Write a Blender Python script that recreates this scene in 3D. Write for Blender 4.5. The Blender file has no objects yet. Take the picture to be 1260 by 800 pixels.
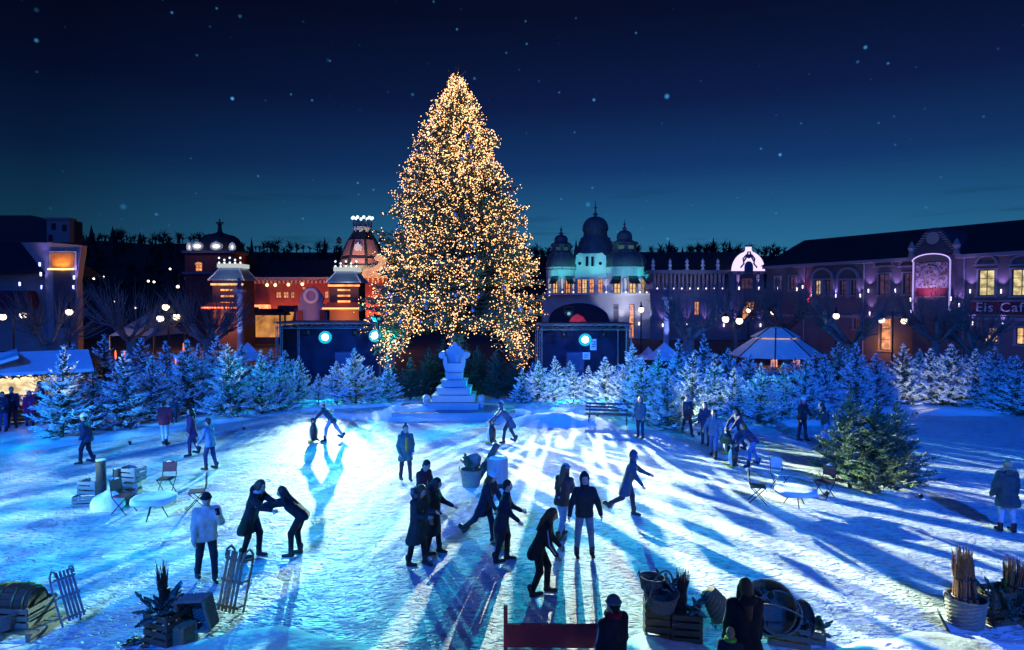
import bpy, bmesh, math, random
import numpy as np
from mathutils import Vector, Matrix, noise

R = math.radians
PI = math.pi
rng = random.Random(7)
scene = bpy.context.scene
COL = scene.collection

# ------------------------------------------------------------------ camera
CAM_H, FPX, PITCH = 5.5, 800.0, math.atan(25 / 800)
cam_d = bpy.data.cameras.new('camera')
cam_d.sensor_width = 36
cam_d.lens = FPX / 1260 * 36
cam_d.clip_start, cam_d.clip_end = 0.1, 3000
cam = bpy.data.objects.new('camera', cam_d)
COL.objects.link(cam)
cam.location = (0, 0, CAM_H)
cam.rotation_euler = (PI / 2 - PITCH, 0, 0)
scene.camera = cam

# ------------------------------------------------------------------ render / exposure
scene.render.engine = 'CYCLES'
scene.view_settings.view_transform = 'Standard'
scene.view_settings.look = 'None'
scene.view_settings.exposure = 0
scene.view_settings.gamma = 1
scene.view_settings.use_curve_mapping = False
scene.cycles.use_denoising = True
scene.cycles.max_bounces = 6
scene.cycles.diffuse_bounces = 2
scene.cycles.glossy_bounces = 2
scene.cycles.sample_clamp_indirect = 2.0
scene.cycles.sample_clamp_direct = 12.0
scene.cycles.caustics_reflective = False
scene.cycles.caustics_refractive = False

# ------------------------------------------------------------------ world: night sky after dusk, with stars
world = bpy.data.worlds.new('World')
scene.world = world
world.use_nodes = True
wt = world.node_tree
wt.nodes.clear()
WN, WL = wt.nodes.new, wt.links.new
w_out = WN('ShaderNodeOutputWorld')
w_bg = WN('ShaderNodeBackground')
WL(w_bg.outputs[0], w_out.inputs[0])
w_tc = WN('ShaderNodeTexCoord')
w_sep = WN('ShaderNodeSeparateXYZ')
WL(w_tc.outputs['Generated'], w_sep.inputs[0])
w_ramp = WN('ShaderNodeValToRGB')
WL(w_sep.outputs['Z'], w_ramp.inputs[0])
cr = w_ramp.color_ramp
cr.elements[0].position = 0.0
cr.elements[0].color = (0.013, 0.082, 0.185, 1)
cr.elements[1].position = 1.0
cr.elements[1].color = (0.0010, 0.0022, 0.012, 1)
for p, c in ((0.07, (0.018, 0.120, 0.235, 1)), (0.13, (0.0105, 0.078, 0.185, 1)), (0.20, (0.0050, 0.030, 0.115, 1)),
             (0.29, (0.0030, 0.0100, 0.053, 1)), (0.40, (0.0017, 0.0042, 0.022, 1))):
    e = cr.elements.new(p); e.color = c
# the last light lingers right of the middle of the view
w_glow = WN('ShaderNodeVectorMath'); w_glow.operation = 'DOT_PRODUCT'
WL(w_tc.outputs['Generated'], w_glow.inputs[0])
w_glow.inputs[1].default_value = Vector((0.30, 1.0, 0.0)).normalized()
w_map = WN('ShaderNodeMapRange')
WL(w_glow.outputs['Value'], w_map.inputs[0])
w_map.inputs[1].default_value = 0.60; w_map.inputs[2].default_value = 1.0
w_map.inputs[3].default_value = 0.38; w_map.inputs[4].default_value = 1.32
w_mul = WN('ShaderNodeVectorMath'); w_mul.operation = 'SCALE'
WL(w_ramp.outputs[0], w_mul.inputs[0]); WL(w_map.outputs[0], w_mul.inputs['Scale'])
# thin dark cloud bands low over the horizon, faint unevenness higher up
w_mp = WN('ShaderNodeMapping'); w_mp.inputs['Scale'].default_value = (2.2, 2.2, 34.0); WL(w_tc.outputs['Generated'], w_mp.inputs[0])
w_cn = WN('ShaderNodeTexNoise'); w_cn.inputs['Scale'].default_value = 1.6; w_cn.inputs['Detail'].default_value = 6; w_cn.inputs['Roughness'].default_value = .6; WL(w_mp.outputs[0], w_cn.inputs['Vector'])
w_cr = WN('ShaderNodeMapRange'); w_cr.interpolation_type = 'SMOOTHSTEP'; WL(w_cn.outputs['Fac'], w_cr.inputs[0])
w_cr.inputs[1].default_value = .56; w_cr.inputs[2].default_value = .74; w_cr.inputs[3].default_value = 1.0; w_cr.inputs[4].default_value = .62
w_hi = WN('ShaderNodeMapRange'); WL(w_sep.outputs['Z'], w_hi.inputs[0]); w_hi.inputs[1].default_value = .10; w_hi.inputs[2].default_value = .22
w_lift = WN('ShaderNodeMix'); w_lift.data_type = 'FLOAT'; WL(w_hi.outputs[0], w_lift.inputs[0]); WL(w_cr.outputs[0], w_lift.inputs[2]); w_lift.inputs[3].default_value = 1.0
w_cl = WN('ShaderNodeVectorMath'); w_cl.operation = 'SCALE'; WL(w_mul.outputs[0], w_cl.inputs[0]); WL(w_lift.outputs[0], w_cl.inputs['Scale'])
last = w_cl.outputs[0]
for sc, size, gain in ((13.0, 0.075, 0.70), (24.0, 0.085, 0.62), (40.0, 0.10, 0.30)):
    v = WN('ShaderNodeTexVoronoi'); v.inputs['Scale'].default_value = sc
    WL(w_tc.outputs['Generated'], v.inputs['Vector'])
    m = WN('ShaderNodeMapRange'); m.interpolation_type = 'SMOOTHERSTEP'
    WL(v.outputs['Distance'], m.inputs[0])
    m.inputs[1].default_value = size; m.inputs[2].default_value = 0.0
    m.inputs[3].default_value = 0.0; m.inputs[4].default_value = 1.0
    pick = WN('ShaderNodeSeparateColor'); WL(v.outputs['Color'], pick.inputs[0])
    pw = WN('ShaderNodeMath'); pw.operation = 'POWER'; pw.inputs[1].default_value = 2.2
    WL(pick.outputs[0], pw.inputs[0])
    am = WN('ShaderNodeMath'); am.operation = 'MULTIPLY'
    WL(m.outputs[0], am.inputs[0]); WL(pw.outputs[0], am.inputs[1])
    tint = WN('ShaderNodeVectorMath'); tint.operation = 'SCALE'
    tint.inputs[0].default_value = (0.12 * gain, 0.72 * gain, 1.5 * gain)
    WL(am.outputs[0], tint.inputs['Scale'])
    add = WN('ShaderNodeVectorMath'); add.operation = 'ADD'
    WL(last, add.inputs[0]); WL(tint.outputs[0], add.inputs[1])
    last = add.outputs[0]
WL(last, w_bg.inputs['Color'])
w_bg.inputs['Strength'].default_value = 1.0

# ------------------------------------------------------------------ main light: deep blue night light, soft
sun_d = bpy.data.lights.new('sun', 'SUN')
sun_d.energy = 1.0
sun_d.color = (0.005, 0.13, 1.0)
sun_d.angle = R(60)
sun = bpy.data.objects.new('sun', sun_d)
COL.objects.link(sun)
sun.rotation_euler = (R(56), 0, R(-14))

# ------------------------------------------------------------------ geometry helpers
def ray(px, py):
    u, v = (px - 630) / FPX, (400 - py) / FPX
    return Vector((u, math.cos(PITCH) + v * math.sin(PITCH), -math.sin(PITCH) + v * math.cos(PITCH)))
def GP(px, py, z=0.0):
    d = ray(px, py); t = (z - CAM_H) / d.z
    return Vector((d.x * t, d.y * t, z))
def PX(px, py, depth):
    d = ray(px, py); t = depth / d.y
    return Vector((d.x * t, depth, CAM_H + d.z * t))
def XA(px, depth):
    return PX(px, 375, depth).x
def ZA(py, depth):
    return PX(630, py, depth).z

class MB:
    """collects shapes and links them as one mesh object"""
    def __init__(s):
        s.v = []; s.f = []; s.n = 0
    def add(s, verts, faces):
        b = len(s.v)
        s.v.extend([tuple(p) for p in verts])
        s.f.extend([tuple(i + b for i in f) for f in faces])
        return s
    def box(s, c, d, rot=None):
        hx, hy, hz = d[0] / 2, d[1] / 2, d[2] / 2
        P = [Vector((x, y, z)) for x in (-hx, hx) for y in (-hy, hy) for z in (-hz, hz)]
        if rot is not None:
            if not isinstance(rot, Matrix):
                rot = Matrix.Rotation(rot, 3, 'Z')
            P = [rot @ p for p in P]
        c = Vector(c)
        return s.add([p + c for p in P], [(0, 1, 3, 2), (4, 6, 7, 5), (0, 4, 5, 1), (2, 3, 7, 6), (0, 2, 6, 4), (1, 5, 7, 3)])
    def span(s, a, b):
        return s.box([(a[i] + b[i]) / 2 for i in range(3)], [abs(b[i] - a[i]) for i in range(3)])
    def bar(s, a, b, w, h=None):
        a, b = Vector(a), Vector(b); h = h or w
        d = b - a
        q = d.to_track_quat('Z', 'Y').to_matrix()
        return s.box((a + b) / 2, (w, h, d.length), q)
    def tube(s, pts, rad, n=8, cap=True):
        pts = [Vector(p) for p in pts]
        if not hasattr(rad, '__len__'):
            rad = [rad] * len(pts)
        V, F = [], []
        up = None
        for i, p in enumerate(pts):
            d = (pts[min(i + 1, len(pts) - 1)] - pts[max(i - 1, 0)])
            d = d.normalized() if d.length > 1e-9 else Vector((0, 0, 1))
            if up is None:
                up = Vector((0, 0, 1)) if abs(d.z) < .9 else Vector((1, 0, 0))
            x = d.cross(up).normalized() if d.cross(up).length > 1e-6 else Vector((1, 0, 0))
            y = x.cross(d).normalized(); up = y
            for k in range(n):
                a = 2 * PI * k / n
                V.append(p + (x * math.cos(a) + y * math.sin(a)) * rad[i])
        for i in range(len(pts) - 1):
            for k in range(n):
                k2 = (k + 1) % n
                F.append((i * n + k, i * n + k2, (i + 1) * n + k2, (i + 1) * n + k))
        if cap:
            F.append(tuple(range(n - 1, -1, -1)))
            F.append(tuple((len(pts) - 1) * n + k for k in range(n)))
        return s.add(V, F)
    def cyl(s, a, b, r0, r1=None, n=12):
        return s.tube([a, b], [r0, r0 if r1 is None else r1], n)
    def lathe(s, prof, n=20, c=(0, 0, 0), a0=0.0, a1=2 * PI, sx=1, sy=1, cap=True):
        c = Vector(c); full = abs(a1 - a0 - 2 * PI) < 1e-6
        m = n if full else n + 1
        V, F = [], []
        for r, z in prof:
            for k in range(m):
                a = a0 + (a1 - a0) * k / n
                V.append(c + Vector((math.cos(a) * r * sx, math.sin(a) * r * sy, z)))
        for i in range(len(prof) - 1):
            for k in range(n):
                k2 = (k + 1) % m
                F.append((i * m + k, i * m + k2, (i + 1) * m + k2, (i + 1) * m + k))
        if full and cap:
            if prof[0][0] > 1e-4: F.append(tuple(range(m - 1, -1, -1)))
            if prof[-1][0] > 1e-4: F.append(tuple((len(prof) - 1) * m + k for k in range(m)))
        return s.add(V, F)
    def prism(s, poly, y0, y1):
        """outline in x,z pushed from y0 to y1"""
        n = len(poly)
        V = [(x, y0, z) for x, z in poly] + [(x, y1, z) for x, z in poly]
        F = [tuple(range(n)), tuple(range(2 * n - 1, n - 1, -1))]
        F += [(i, i + n, (i + 1) % n + n, (i + 1) % n) for i in range(n)]
        return s.add(V, F)
    def slab(s, poly, z0, z1):
        """outline in x,y pushed from z0 to z1"""
        n = len(poly)
        V = [(x, y, z0) for x, y in poly] + [(x, y, z1) for x, y in poly]
        F = [tuple(range(n - 1, -1, -1)), tuple(range(n, 2 * n))]
        F += [(i, (i + 1) % n, (i + 1) % n + n, i + n) for i in range(n)]
        return s.add(V, F)
    def ball(s, c, r, n=10, m=6, sc=(1, 1, 1)):
        prof = [(max(1e-5, math.sin(PI * i / m)) * r, -math.cos(PI * i / m) * r) for i in range(m + 1)]
        V, F = [], []
        t = MB().lathe(prof, n)
        return s.add([(c[0] + p[0] * sc[0], c[1] + p[1] * sc[1], c[2] + p[2] * sc[2]) for p in t.v], t.f)
    def mesh(s, name, mat=None, smooth=False, mat2=None, mi=None):
        me = bpy.data.meshes.new(name)
        me.from_pydata(s.v, [], s.f)
        if mat is not None: me.materials.append(mat)
        if mat2 is not None:
            me.materials.append(mat2)
            me.polygons.foreach_set('material_index', mi)
        if smooth:
            me.polygons.foreach_set('use_smooth', [True] * len(me.polygons))
        me.update()
        return me
    def build(s, name, mat, parent=None, smooth=False, loc=None, rz=0):
        return put(name, s.mesh(name, mat, smooth), parent, loc, rz)

def put(name, me, parent=None, loc=None, rz=0):
    o = bpy.data.objects.new(name, me)
    COL.objects.link(o)
    if parent is not None: o.parent = parent
    if loc is not None: o.location = loc
    if rz: o.rotation_euler = (0, 0, rz)
    return o
def thing(name, label, cat, loc=(0, 0, 0), rz=0, group=None):
    return tag(put(name, None, None, loc, rz), label, cat, group)
def tag(o, label, cat, group=None):
    o['label'] = label; o['category'] = cat
    if group: o['group'] = group
    return o
def kind(o, k):
    o['kind'] = k
    return o
ORD = ['first', 'second', 'third', 'fourth', 'fifth', 'sixth', 'seventh', 'eighth', 'ninth', 'tenth', 'eleventh', 'twelfth',
       'thirteenth', 'fourteenth', 'fifteenth', 'sixteenth', 'seventeenth', 'eighteenth', 'nineteenth', 'twentieth']
def copy_tree(o, parent=None):
    c = o.copy(); COL.objects.link(c); c.parent = parent
    for ch in list(o.children): copy_tree(ch, c)
    return c

def light(name, kind_, loc, energy, color, parent=None, target=None, spot=60, blend=.5, radius=.1):
    d = bpy.data.lights.new(name, kind_)
    d.energy = energy; d.color = color
    d.shadow_soft_size = radius
    if kind_ == 'SPOT':
        d.spot_size = R(spot); d.spot_blend = blend
    o = bpy.data.objects.new(name, d); COL.objects.link(o)
    o.location = loc
    if target is not None:
        o.rotation_euler = (Vector(target) - Vector(loc)).to_track_quat('-Z', 'Y').to_euler()
    if parent is not None: o.parent = parent
    return o

def gobo(o, lo, scale, cut, vr, seed=0., detail=1.0, fringe=(.0, .85, 1.5), core=(.15, .6), far=(.0, .05), dim=(.0, .06, .45)):
    """pattern wheel in a spotlight: breaks its beam into patches; vr = (vertical, gain) pairs of the lens"""
    d = o.data; d.use_nodes = True
    nt = d.node_tree; N = nt.nodes.new; L = nt.links.new
    em = nt.nodes['Emission']
    tc = N('ShaderNodeTexCoord'); sp = N('ShaderNodeSeparateXYZ'); L(tc.outputs['Normal'], sp.inputs[0])
    def mth(op, a, b):
        x = N('ShaderNodeMath'); x.operation = op
        for i, q in enumerate((a, b)):
            if isinstance(q, (int, float)): x.inputs[i].default_value = q
            else: L(q, x.inputs[i])
        return x.outputs[0]
    az = mth('ABSOLUTE', sp.outputs['Z'], 0)
    a = mth('DIVIDE', sp.outputs['X'], az); b = mth('DIVIDE', sp.outputs['Y'], az)
    cb = N('ShaderNodeCombineXYZ'); L(mth('MULTIPLY', a, scale[0]), cb.inputs[0]); L(mth('MULTIPLY', b, scale[1]), cb.inputs[1]); cb.inputs[2].default_value = seed
    n = N('ShaderNodeTexNoise'); n.inputs['Scale'].default_value = 1.0; n.inputs['Detail'].default_value = detail; L(cb.outputs[0], n.inputs['Vector'])
    m = N('ShaderNodeMapRange'); m.interpolation_type = 'SMOOTHSTEP'; L(n.outputs['Fac'], m.inputs[0])
    m.inputs[1].default_value = cut[0]; m.inputs[2].default_value = cut[1]; m.inputs[3].default_value = lo; m.inputs[4].default_value = 1.0
    v = N('ShaderNodeMapRange'); L(b, v.inputs[0])
    v.inputs[1].default_value = vr[0]; v.inputs[2].default_value = vr[1]; v.inputs[3].default_value = vr[2]; v.inputs[4].default_value = 1.0
    v2 = N('ShaderNodeMapRange'); L(b, v2.inputs[0]); v2.inputs[1].default_value = dim[0]; v2.inputs[2].default_value = dim[1]; v2.inputs[3].default_value = 1.0; v2.inputs[4].default_value = dim[2]
    L(mth('MULTIPLY', mth('MULTIPLY', m.outputs[0], v.outputs[0]), v2.outputs[0]), em.inputs['Strength'])
    mx = N('ShaderNodeMix'); mx.data_type = 'RGBA'
    mx.inputs[6].default_value = (*fringe, 1); mx.inputs[7].default_value = (1, 1, 1, 1)
    fr = mth('MULTIPLY', az, 1.0)
    h = N('ShaderNodeMapRange'); h.interpolation_type = 'SMOOTHSTEP'; L(mth('SQRT', mth('ADD', mth('MULTIPLY', a, a), mth('MULTIPLY', b, b)), 0), h.inputs[0])
    h.inputs[1].default_value = core[1]; h.inputs[2].default_value = core[0]
    f = N('ShaderNodeMapRange'); f.interpolation_type = 'SMOOTHSTEP'; L(b, f.inputs[0])
    f.inputs[1].default_value = far[1]; f.inputs[2].default_value = far[0]
    L(mth('MULTIPLY', mth('MULTIPLY', h.outputs[0], f.outputs[0]), m.outputs[0]), mx.inputs[0]); L(mx.outputs[2], em.inputs['Color'])

# smooth-blended solids: tapered capsules and ellipsoids melted into one closed skin
def blend_mesh(prims, vox=0.03, k=0.03):
    lo = np.array([1e9] * 3); hi = -lo
    for p in prims:
        if p[0] == 'c':
            for q, r in ((p[1], p[3]), (p[2], p[4])):
                lo = np.minimum(lo, np.array(q) - r); hi = np.maximum(hi, np.array(q) + r)
        else:
            e = np.max(p[2]); lo = np.minimum(lo, np.array(p[1]) - e); hi = np.maximum(hi, np.array(p[1]) + e)
    lo = lo - 2.5 * vox - k; hi = hi + 2.5 * vox + k
    N = np.ceil((hi - lo) / vox).astype(int) + 1
    X = np.stack(np.meshgrid(*[lo[i] + vox * np.arange(N[i]) for i in range(3)], indexing='ij'), -1)
    D = None
    for p in prims:
        if p[0] == 'c':
            a, b = np.array(p[1], float), np.array(p[2], float)
            ab = b - a; L = max(ab.dot(ab), 1e-9)
            t = np.clip(((X - a) @ ab) / L, 0, 1)
            d = np.linalg.norm(X - a - t[..., None] * ab, axis=-1) - (p[3] + (p[4] - p[3]) * t)
        else:
            c, r = np.array(p[1], float), np.array(p[2], float)
            Y = X - c
            if len(p) > 3 and p[3] is not None: Y = Y @ np.array(p[3])
            q = np.linalg.norm(Y / r, axis=-1)
            d = (q - 1) * min(r) if r.max() / r.min() > 3 else q * (q - 1) / np.maximum(np.linalg.norm(Y / (r * r), axis=-1), 1e-6)
        if D is None: D = d
        else:
            h = np.maximum(k - np.abs(D - d), 0) / k
            D = np.minimum(D, d) - h * h * k * .25
    S = D < 0
    cell = np.zeros(tuple(N - 1), bool)
    cnt = np.zeros(tuple(N - 1)); acc = np.zeros(tuple(N - 1) + (3,))
    sl = lambda o: tuple(slice(o[i], N[i] - 1 + o[i]) for i in range(3))
    corners = [(i, j, l) for i in (0, 1) for j in (0, 1) for l in (0, 1)]
    for a in corners:
        for ax in range(3):
            if a[ax] == 0:
                b = list(a); b[ax] = 1
                sa, sb = sl(a), sl(b)
                cross = S[sa] != S[sb]
                t = np.where(cross, D[sa] / np.where(cross, D[sa] - D[sb], 1), 0)
                cnt += cross
                for i in range(3):
                    acc[..., i] += cross * (a[i] + (t if i == ax else 0))
    act = cnt > 0
    idx = -np.ones(act.shape, int); idx[act] = np.arange(act.sum())
    g = np.argwhere(act)
    V = lo + vox * (g + acc[act] / cnt[act][:, None])
    F = []
    for ax in range(3):
        u, w = (ax + 1) % 3, (ax + 2) % 3
        s0 = [slice(0, N[i]) for i in range(3)]; s1 = list(s0)
        s0[ax] = slice(0, N[ax] - 1); s1[ax] = slice(1, N[ax])
        A, B = S[tuple(s0)], S[tuple(s1)]
        e = np.argwhere(A != B)
        if not len(e): continue
        e = e[(e[:, u] > 0) & (e[:, w] > 0) & (e[:, u] < N[u] - 1) & (e[:, w] < N[w] - 1)]
        ins = A[tuple(e.T)]
        du = np.zeros(3, int); du[u] = 1
        dw = np.zeros(3, int); dw[w] = 1
        q = np.stack([idx[tuple((e - du - dw).T)], idx[tuple((e - dw).T)], idx[tuple(e.T)], idx[tuple((e - du).T)]], 1)
        q[~ins] = q[~ins][:, ::-1]
        F.append(q)
    return V.tolist(), np.concatenate(F).tolist()
def blob(prims, vox=.03, k=.03):
    m = MB(); V, F = blend_mesh(prims, vox, k)
    return m.add(V, F)

# ------------------------------------------------------------------ materials
MATS = {}
def mat(name, col, rough=.6, metal=0., vary=.15, scale=6., bump=0., bscale=40., spec=.4, emit=None, es=0., coat=0.):
    """plain surface with two-scale mottling of its colour and fine relief"""
    if name in MATS: return MATS[name]
    m = bpy.data.materials.new(name); m.use_nodes = True
    nt = m.node_tree; b = nt.nodes['Principled BSDF']
    b.inputs['Roughness'].default_value = rough
    b.inputs['Metallic'].default_value = metal
    b.inputs['Specular IOR Level'].default_value = spec
    b.inputs['Base Color'].default_value = (*col, 1)
    if coat: b.inputs['Coat Weight'].default_value = coat
    tc = nt.nodes.new('ShaderNodeTexCoord')
    if vary:
        n = nt.nodes.new('ShaderNodeTexNoise'); n.inputs['Scale'].default_value = scale
        n.inputs['Detail'].default_value = 4; n.inputs['Roughness'].default_value = .65
        nt.links.new(tc.outputs['Object'], n.inputs['Vector'])
        r = nt.nodes.new('ShaderNodeMapRange')
        r.inputs[1].default_value = .3; r.inputs[2].default_value = .7
        r.inputs[3].default_value = 1 - vary; r.inputs[4].default_value = 1 + vary
        nt.links.new(n.outputs['Fac'], r.inputs[0])
        mu = nt.nodes.new('ShaderNodeVectorMath'); mu.operation = 'SCALE'
        mu.inputs[0].default_value = col
        nt.links.new(r.outputs[0], mu.inputs['Scale'])
        nt.links.new(mu.outputs[0], b.inputs['Base Color'])
    if bump:
        n2 = nt.nodes.new('ShaderNodeTexNoise'); n2.inputs['Scale'].default_value = bscale
        nt.links.new(tc.outputs['Object'], n2.inputs['Vector'])
        bp = nt.nodes.new('ShaderNodeBump'); bp.inputs['Strength'].default_value = bump
        bp.inputs['Distance'].default_value = .03
        nt.links.new(n2.outputs['Fac'], bp.inputs['Height'])
        nt.links.new(bp.outputs[0], b.inputs['Normal'])
    if emit is not None:
        b.inputs['Emission Color'].default_value = (*emit, 1)
        b.inputs['Emission Strength'].default_value = es
    MATS[name] = m
    return m
def glow(name, col, strength, sample=True):
    m = mat(name, (.02, .02, .02), .5, vary=0, emit=col, es=strength)
    if not sample: m.cycles.emission_sampling = 'NONE'
    return m
def wood(name, col, scale=5.):
    if name in MATS: return MATS[name]
    m = mat(name, col, .75, vary=.3, scale=scale, bump=.4, bscale=60)
    nt = m.node_tree
    tc = nt.nodes.new('ShaderNodeTexCoord')
    mp = nt.nodes.new('ShaderNodeMapping'); mp.inputs['Scale'].default_value = (1, 8, 8)
    nt.links.new(tc.outputs['Object'], mp.inputs[0])
    for n in nt.nodes:
        if n.type == 'TEX_NOISE': nt.links.new(mp.outputs[0], n.inputs['Vector'])
    return m

M_FROST_CACHE = {}
def needles(name, green, frost, amount):
    """fir needles: green with rime frost that gathers on top and in patches"""
    m = bpy.data.materials.new(name); m.use_nodes = True
    nt = m.node_tree; b = nt.nodes['Principled BSDF']; L = nt.links.new
    b.inputs['Roughness'].default_value = .6
    tc = nt.nodes.new('ShaderNodeTexCoord'); geo = nt.nodes.new('ShaderNodeNewGeometry')
    oi = nt.nodes.new('ShaderNodeObjectInfo')
    n = nt.nodes.new('ShaderNodeTexNoise'); n.inputs['Scale'].default_value = 7; n.inputs['Detail'].default_value = 5
    L(tc.outputs['Object'], n.inputs['Vector'])
    sp = nt.nodes.new('ShaderNodeSeparateXYZ'); L(geo.outputs['Normal'], sp.inputs[0])
    a = nt.nodes.new('ShaderNodeMath'); a.operation = 'MULTIPLY_ADD'; a.inputs[1].default_value = .35
    L(sp.outputs['Z'], a.inputs[0]); L(n.outputs['Fac'], a.inputs[2])
    a2 = nt.nodes.new('ShaderNodeMath'); a2.operation = 'MULTIPLY_ADD'; a2.inputs[1].default_value = .25
    L(oi.outputs['Random'], a2.inputs[0]); L(a.outputs[0], a2.inputs[2])
    r = nt.nodes.new('ShaderNodeMapRange')
    r.inputs[1].default_value = .95 - amount; r.inputs[2].default_value = 1.25 - amount
    L(a2.outputs[0], r.inputs[0])
    mx = nt.nodes.new('ShaderNodeMix'); mx.data_type = 'RGBA'
    mx.inputs[6].default_value = (*green, 1); mx.inputs[7].default_value = (*frost, 1)
    L(r.outputs[0], mx.inputs[0]); L(mx.outputs[2], b.inputs['Base Color'])
    return m
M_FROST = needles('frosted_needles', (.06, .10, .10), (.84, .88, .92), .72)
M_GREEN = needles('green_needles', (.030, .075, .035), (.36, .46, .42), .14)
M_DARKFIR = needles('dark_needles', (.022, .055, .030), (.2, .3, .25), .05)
M_XMAS = needles('christmas_needles', (.085, .12, .05), (.2, .3, .25), .05)
M_BARK = mat('bark', (.10, .075, .055), .9, vary=.4, scale=9, bump=.8, bscale=25)
M_SNOW = mat('snow', (.78, .82, .86), .75, vary=.06, scale=2.5, bump=1.0, bscale=7)
M_STONE = mat('grey_stone', (.34, .36, .40), .75, vary=.12, scale=4, bump=.25, bscale=30)
M_DKMETAL = mat('dark_metal', (.03, .032, .036), .45, .6, vary=.2)
M_ALU = mat('aluminium', (.22, .23, .25), .45, .3, vary=.1)
M_BLACK = mat('black_cloth', (.012, .013, .018), .85, vary=.2)
M_DOME = mat('dome_slate', (.085, .10, .115), .5, vary=.3, scale=2.5, bump=.5, bscale=9)
M_ROOF = mat('slate_roof', (.022, .024, .032), .7, vary=.3, scale=8, bump=.3, bscale=20)

# ------------------------------------------------------------------ the ground
def pave():
    m = mat('paving', (.06, .058, .06), .8, vary=.25, scale=.8, bump=.4, bscale=8)
    return m
g = MB().add([(-900, -60, -.12), (900, -60, -.12), (900, 1200, -.12), (-900, 1200, -.12)], [(0, 1, 2, 3)]).build('ground', pave())
kind(g, 'structure')

def ice_material():
    m = bpy.data.materials.new('skated_ice'); m.use_nodes = True
    nt = m.node_tree; b = nt.nodes['Principled BSDF']; L = nt.links.new
    N = nt.nodes.new
    tc = N('ShaderNodeTexCoord')
    def tex(scale, detail=5, rot=0, stretch=(1, 1, 1), dist=0.):
        mp = N('ShaderNodeMapping'); mp.inputs['Rotation'].default_value = (0, 0, R(rot)); mp.inputs['Scale'].default_value = stretch
        L(tc.outputs['Object'], mp.inputs[0])
        n = N('ShaderNodeTexNoise'); n.inputs['Scale'].default_value = scale; n.inputs['Detail'].default_value = detail
        n.inputs['Roughness'].default_value = .62; n.inputs['Distortion'].default_value = dist
        L(mp.outputs[0], n.inputs['Vector'])
        return n.outputs['Fac']
    def mth(op, a, b_):
        x = N('ShaderNodeMath'); x.operation = op
        for i, q in enumerate((a, b_)):
            if isinstance(q, (int, float)): x.inputs[i].default_value = q
            else: L(q, x.inputs[i])
        return x.outputs[0]
    big = tex(.35, 4, dist=.6)
    mid = tex(1.6, 4)
    def ss(x, a, b_):
        q = N('ShaderNodeMapRange'); q.interpolation_type = 'SMOOTHSTEP'; L(x, q.inputs[0]); q.inputs[1].default_value = a; q.inputs[2].default_value = b_
        return q.outputs[0]
    marks = None
    for rot, sc_, st in ((18, 3.2, 3.0), (-32, 2.7, 3.2), (68, 3.6, 2.6), (-75, 2.2, 4.0), (0, 4.6, 2.0), (40, 1.6, 5.0)):
        k = ss(tex(sc_, 1.5, rot, (1, st, 1), .9), .60, .70)
        marks = k if marks is None else mth('MAXIMUM', marks, k)
    lump = tex(3.6, 2, 0, (1, 1.4, 1), .6)
    fine = tex(14, 2)
    r = N('ShaderNodeValToRGB'); L(mth('ADD', mth('MULTIPLY', big, .6), mth('MULTIPLY', mid, .4)), r.inputs[0])
    r.color_ramp.elements[0].position = .34; r.color_ramp.elements[0].color = (.58, .66, .74, 1)
    r.color_ramp.elements[1].position = .60; r.color_ramp.elements[1].color = (.82, .86, .88, 1)
    sm = N('ShaderNodeMapRange'); L(marks, sm.inputs[0]); sm.inputs[3].default_value = 1.0; sm.inputs[4].default_value = .62
    cs = N('ShaderNodeVectorMath'); cs.operation = 'SCALE'; L(r.outputs[0], cs.inputs[0]); L(sm.outputs[0], cs.inputs['Scale'])
    L(cs.outputs[0], b.inputs['Base Color'])
    rr = N('ShaderNodeMapRange'); L(mid, rr.inputs[0])
    rr.inputs[1].default_value = .35; rr.inputs[2].default_value = .65
    rr.inputs[3].default_value = .32; rr.inputs[4].default_value = .65
    L(rr.outputs[0], b.inputs['Roughness'])
    b.inputs['Specular IOR Level'].default_value = .35
    h = mth('ADD', mth('MULTIPLY', marks, -.034), mth('ADD', mth('MULTIPLY', fine, .006), mth('ADD', mth('MULTIPLY', lump, .045), mth('MULTIPLY', mid, .035))))
    bp = N('ShaderNodeBump'); bp.inputs['Strength'].default_value = 1.0; bp.inputs['Distance'].default_value = 1.0
    L(h, bp.inputs['Height']); L(bp.outputs[0], b.inputs['Normal'])
    return m
M_ICE = ice_material()

# far edge and near edge of the ice, walked left to right
FAR_EDGE = [GP(*p) for p in ((-700, 580), (-150, 562), (60, 552), (140, 542), (230, 528), (330, 512), (400, 504), (480, 500),
                             (560, 511), (640, 506), (740, 512), (830, 524), (930, 520), (1020, 512), (1150, 505), (1300, 510), (1600, 522), (2000, 535))]
NEAR_EDGE = [GP(*p) for p in ((-700, 712), (-150, 772), (0, 790), (100, 802), (170, 812), (230, 794), (290, 778), (350, 769), (420, 787), (520, 812),
                              (640, 827), (740, 802), (790, 780), (850, 794), (900, 804), (1000, 804), (1080, 784), (1150, 776), (1260, 790), (1500, 757), (2000, 702))]
def edge_y(E, x):
    for a, b in zip(E, E[1:]):
        if a.x <= x <= b.x:
            return a.y + (b.y - a.y) * (x - a.x) / max(1e-6, b.x - a.x)
    return E[0].y if x < E[0].x else E[-1].y
def smooth(a, b, t):
    t = max(0., min(1., (t - a) / (b - a)))
    return t * t * (3 - 2 * t)
MOUNDS = [(GP(505, 512), 2.3, 1.3, .62), (GP(690, 520), 2.6, 1.2, .55), (GP(630, 512), 1.6, .9, .4),
          (GP(1190, 508), 4.0, 1.0, .35), (GP(975, 520), 2.2, 1.0, .3), (GP(415, 512), 1.6, .8, .22), (GP(890, 525), 1.8, .8, .28)]
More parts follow.
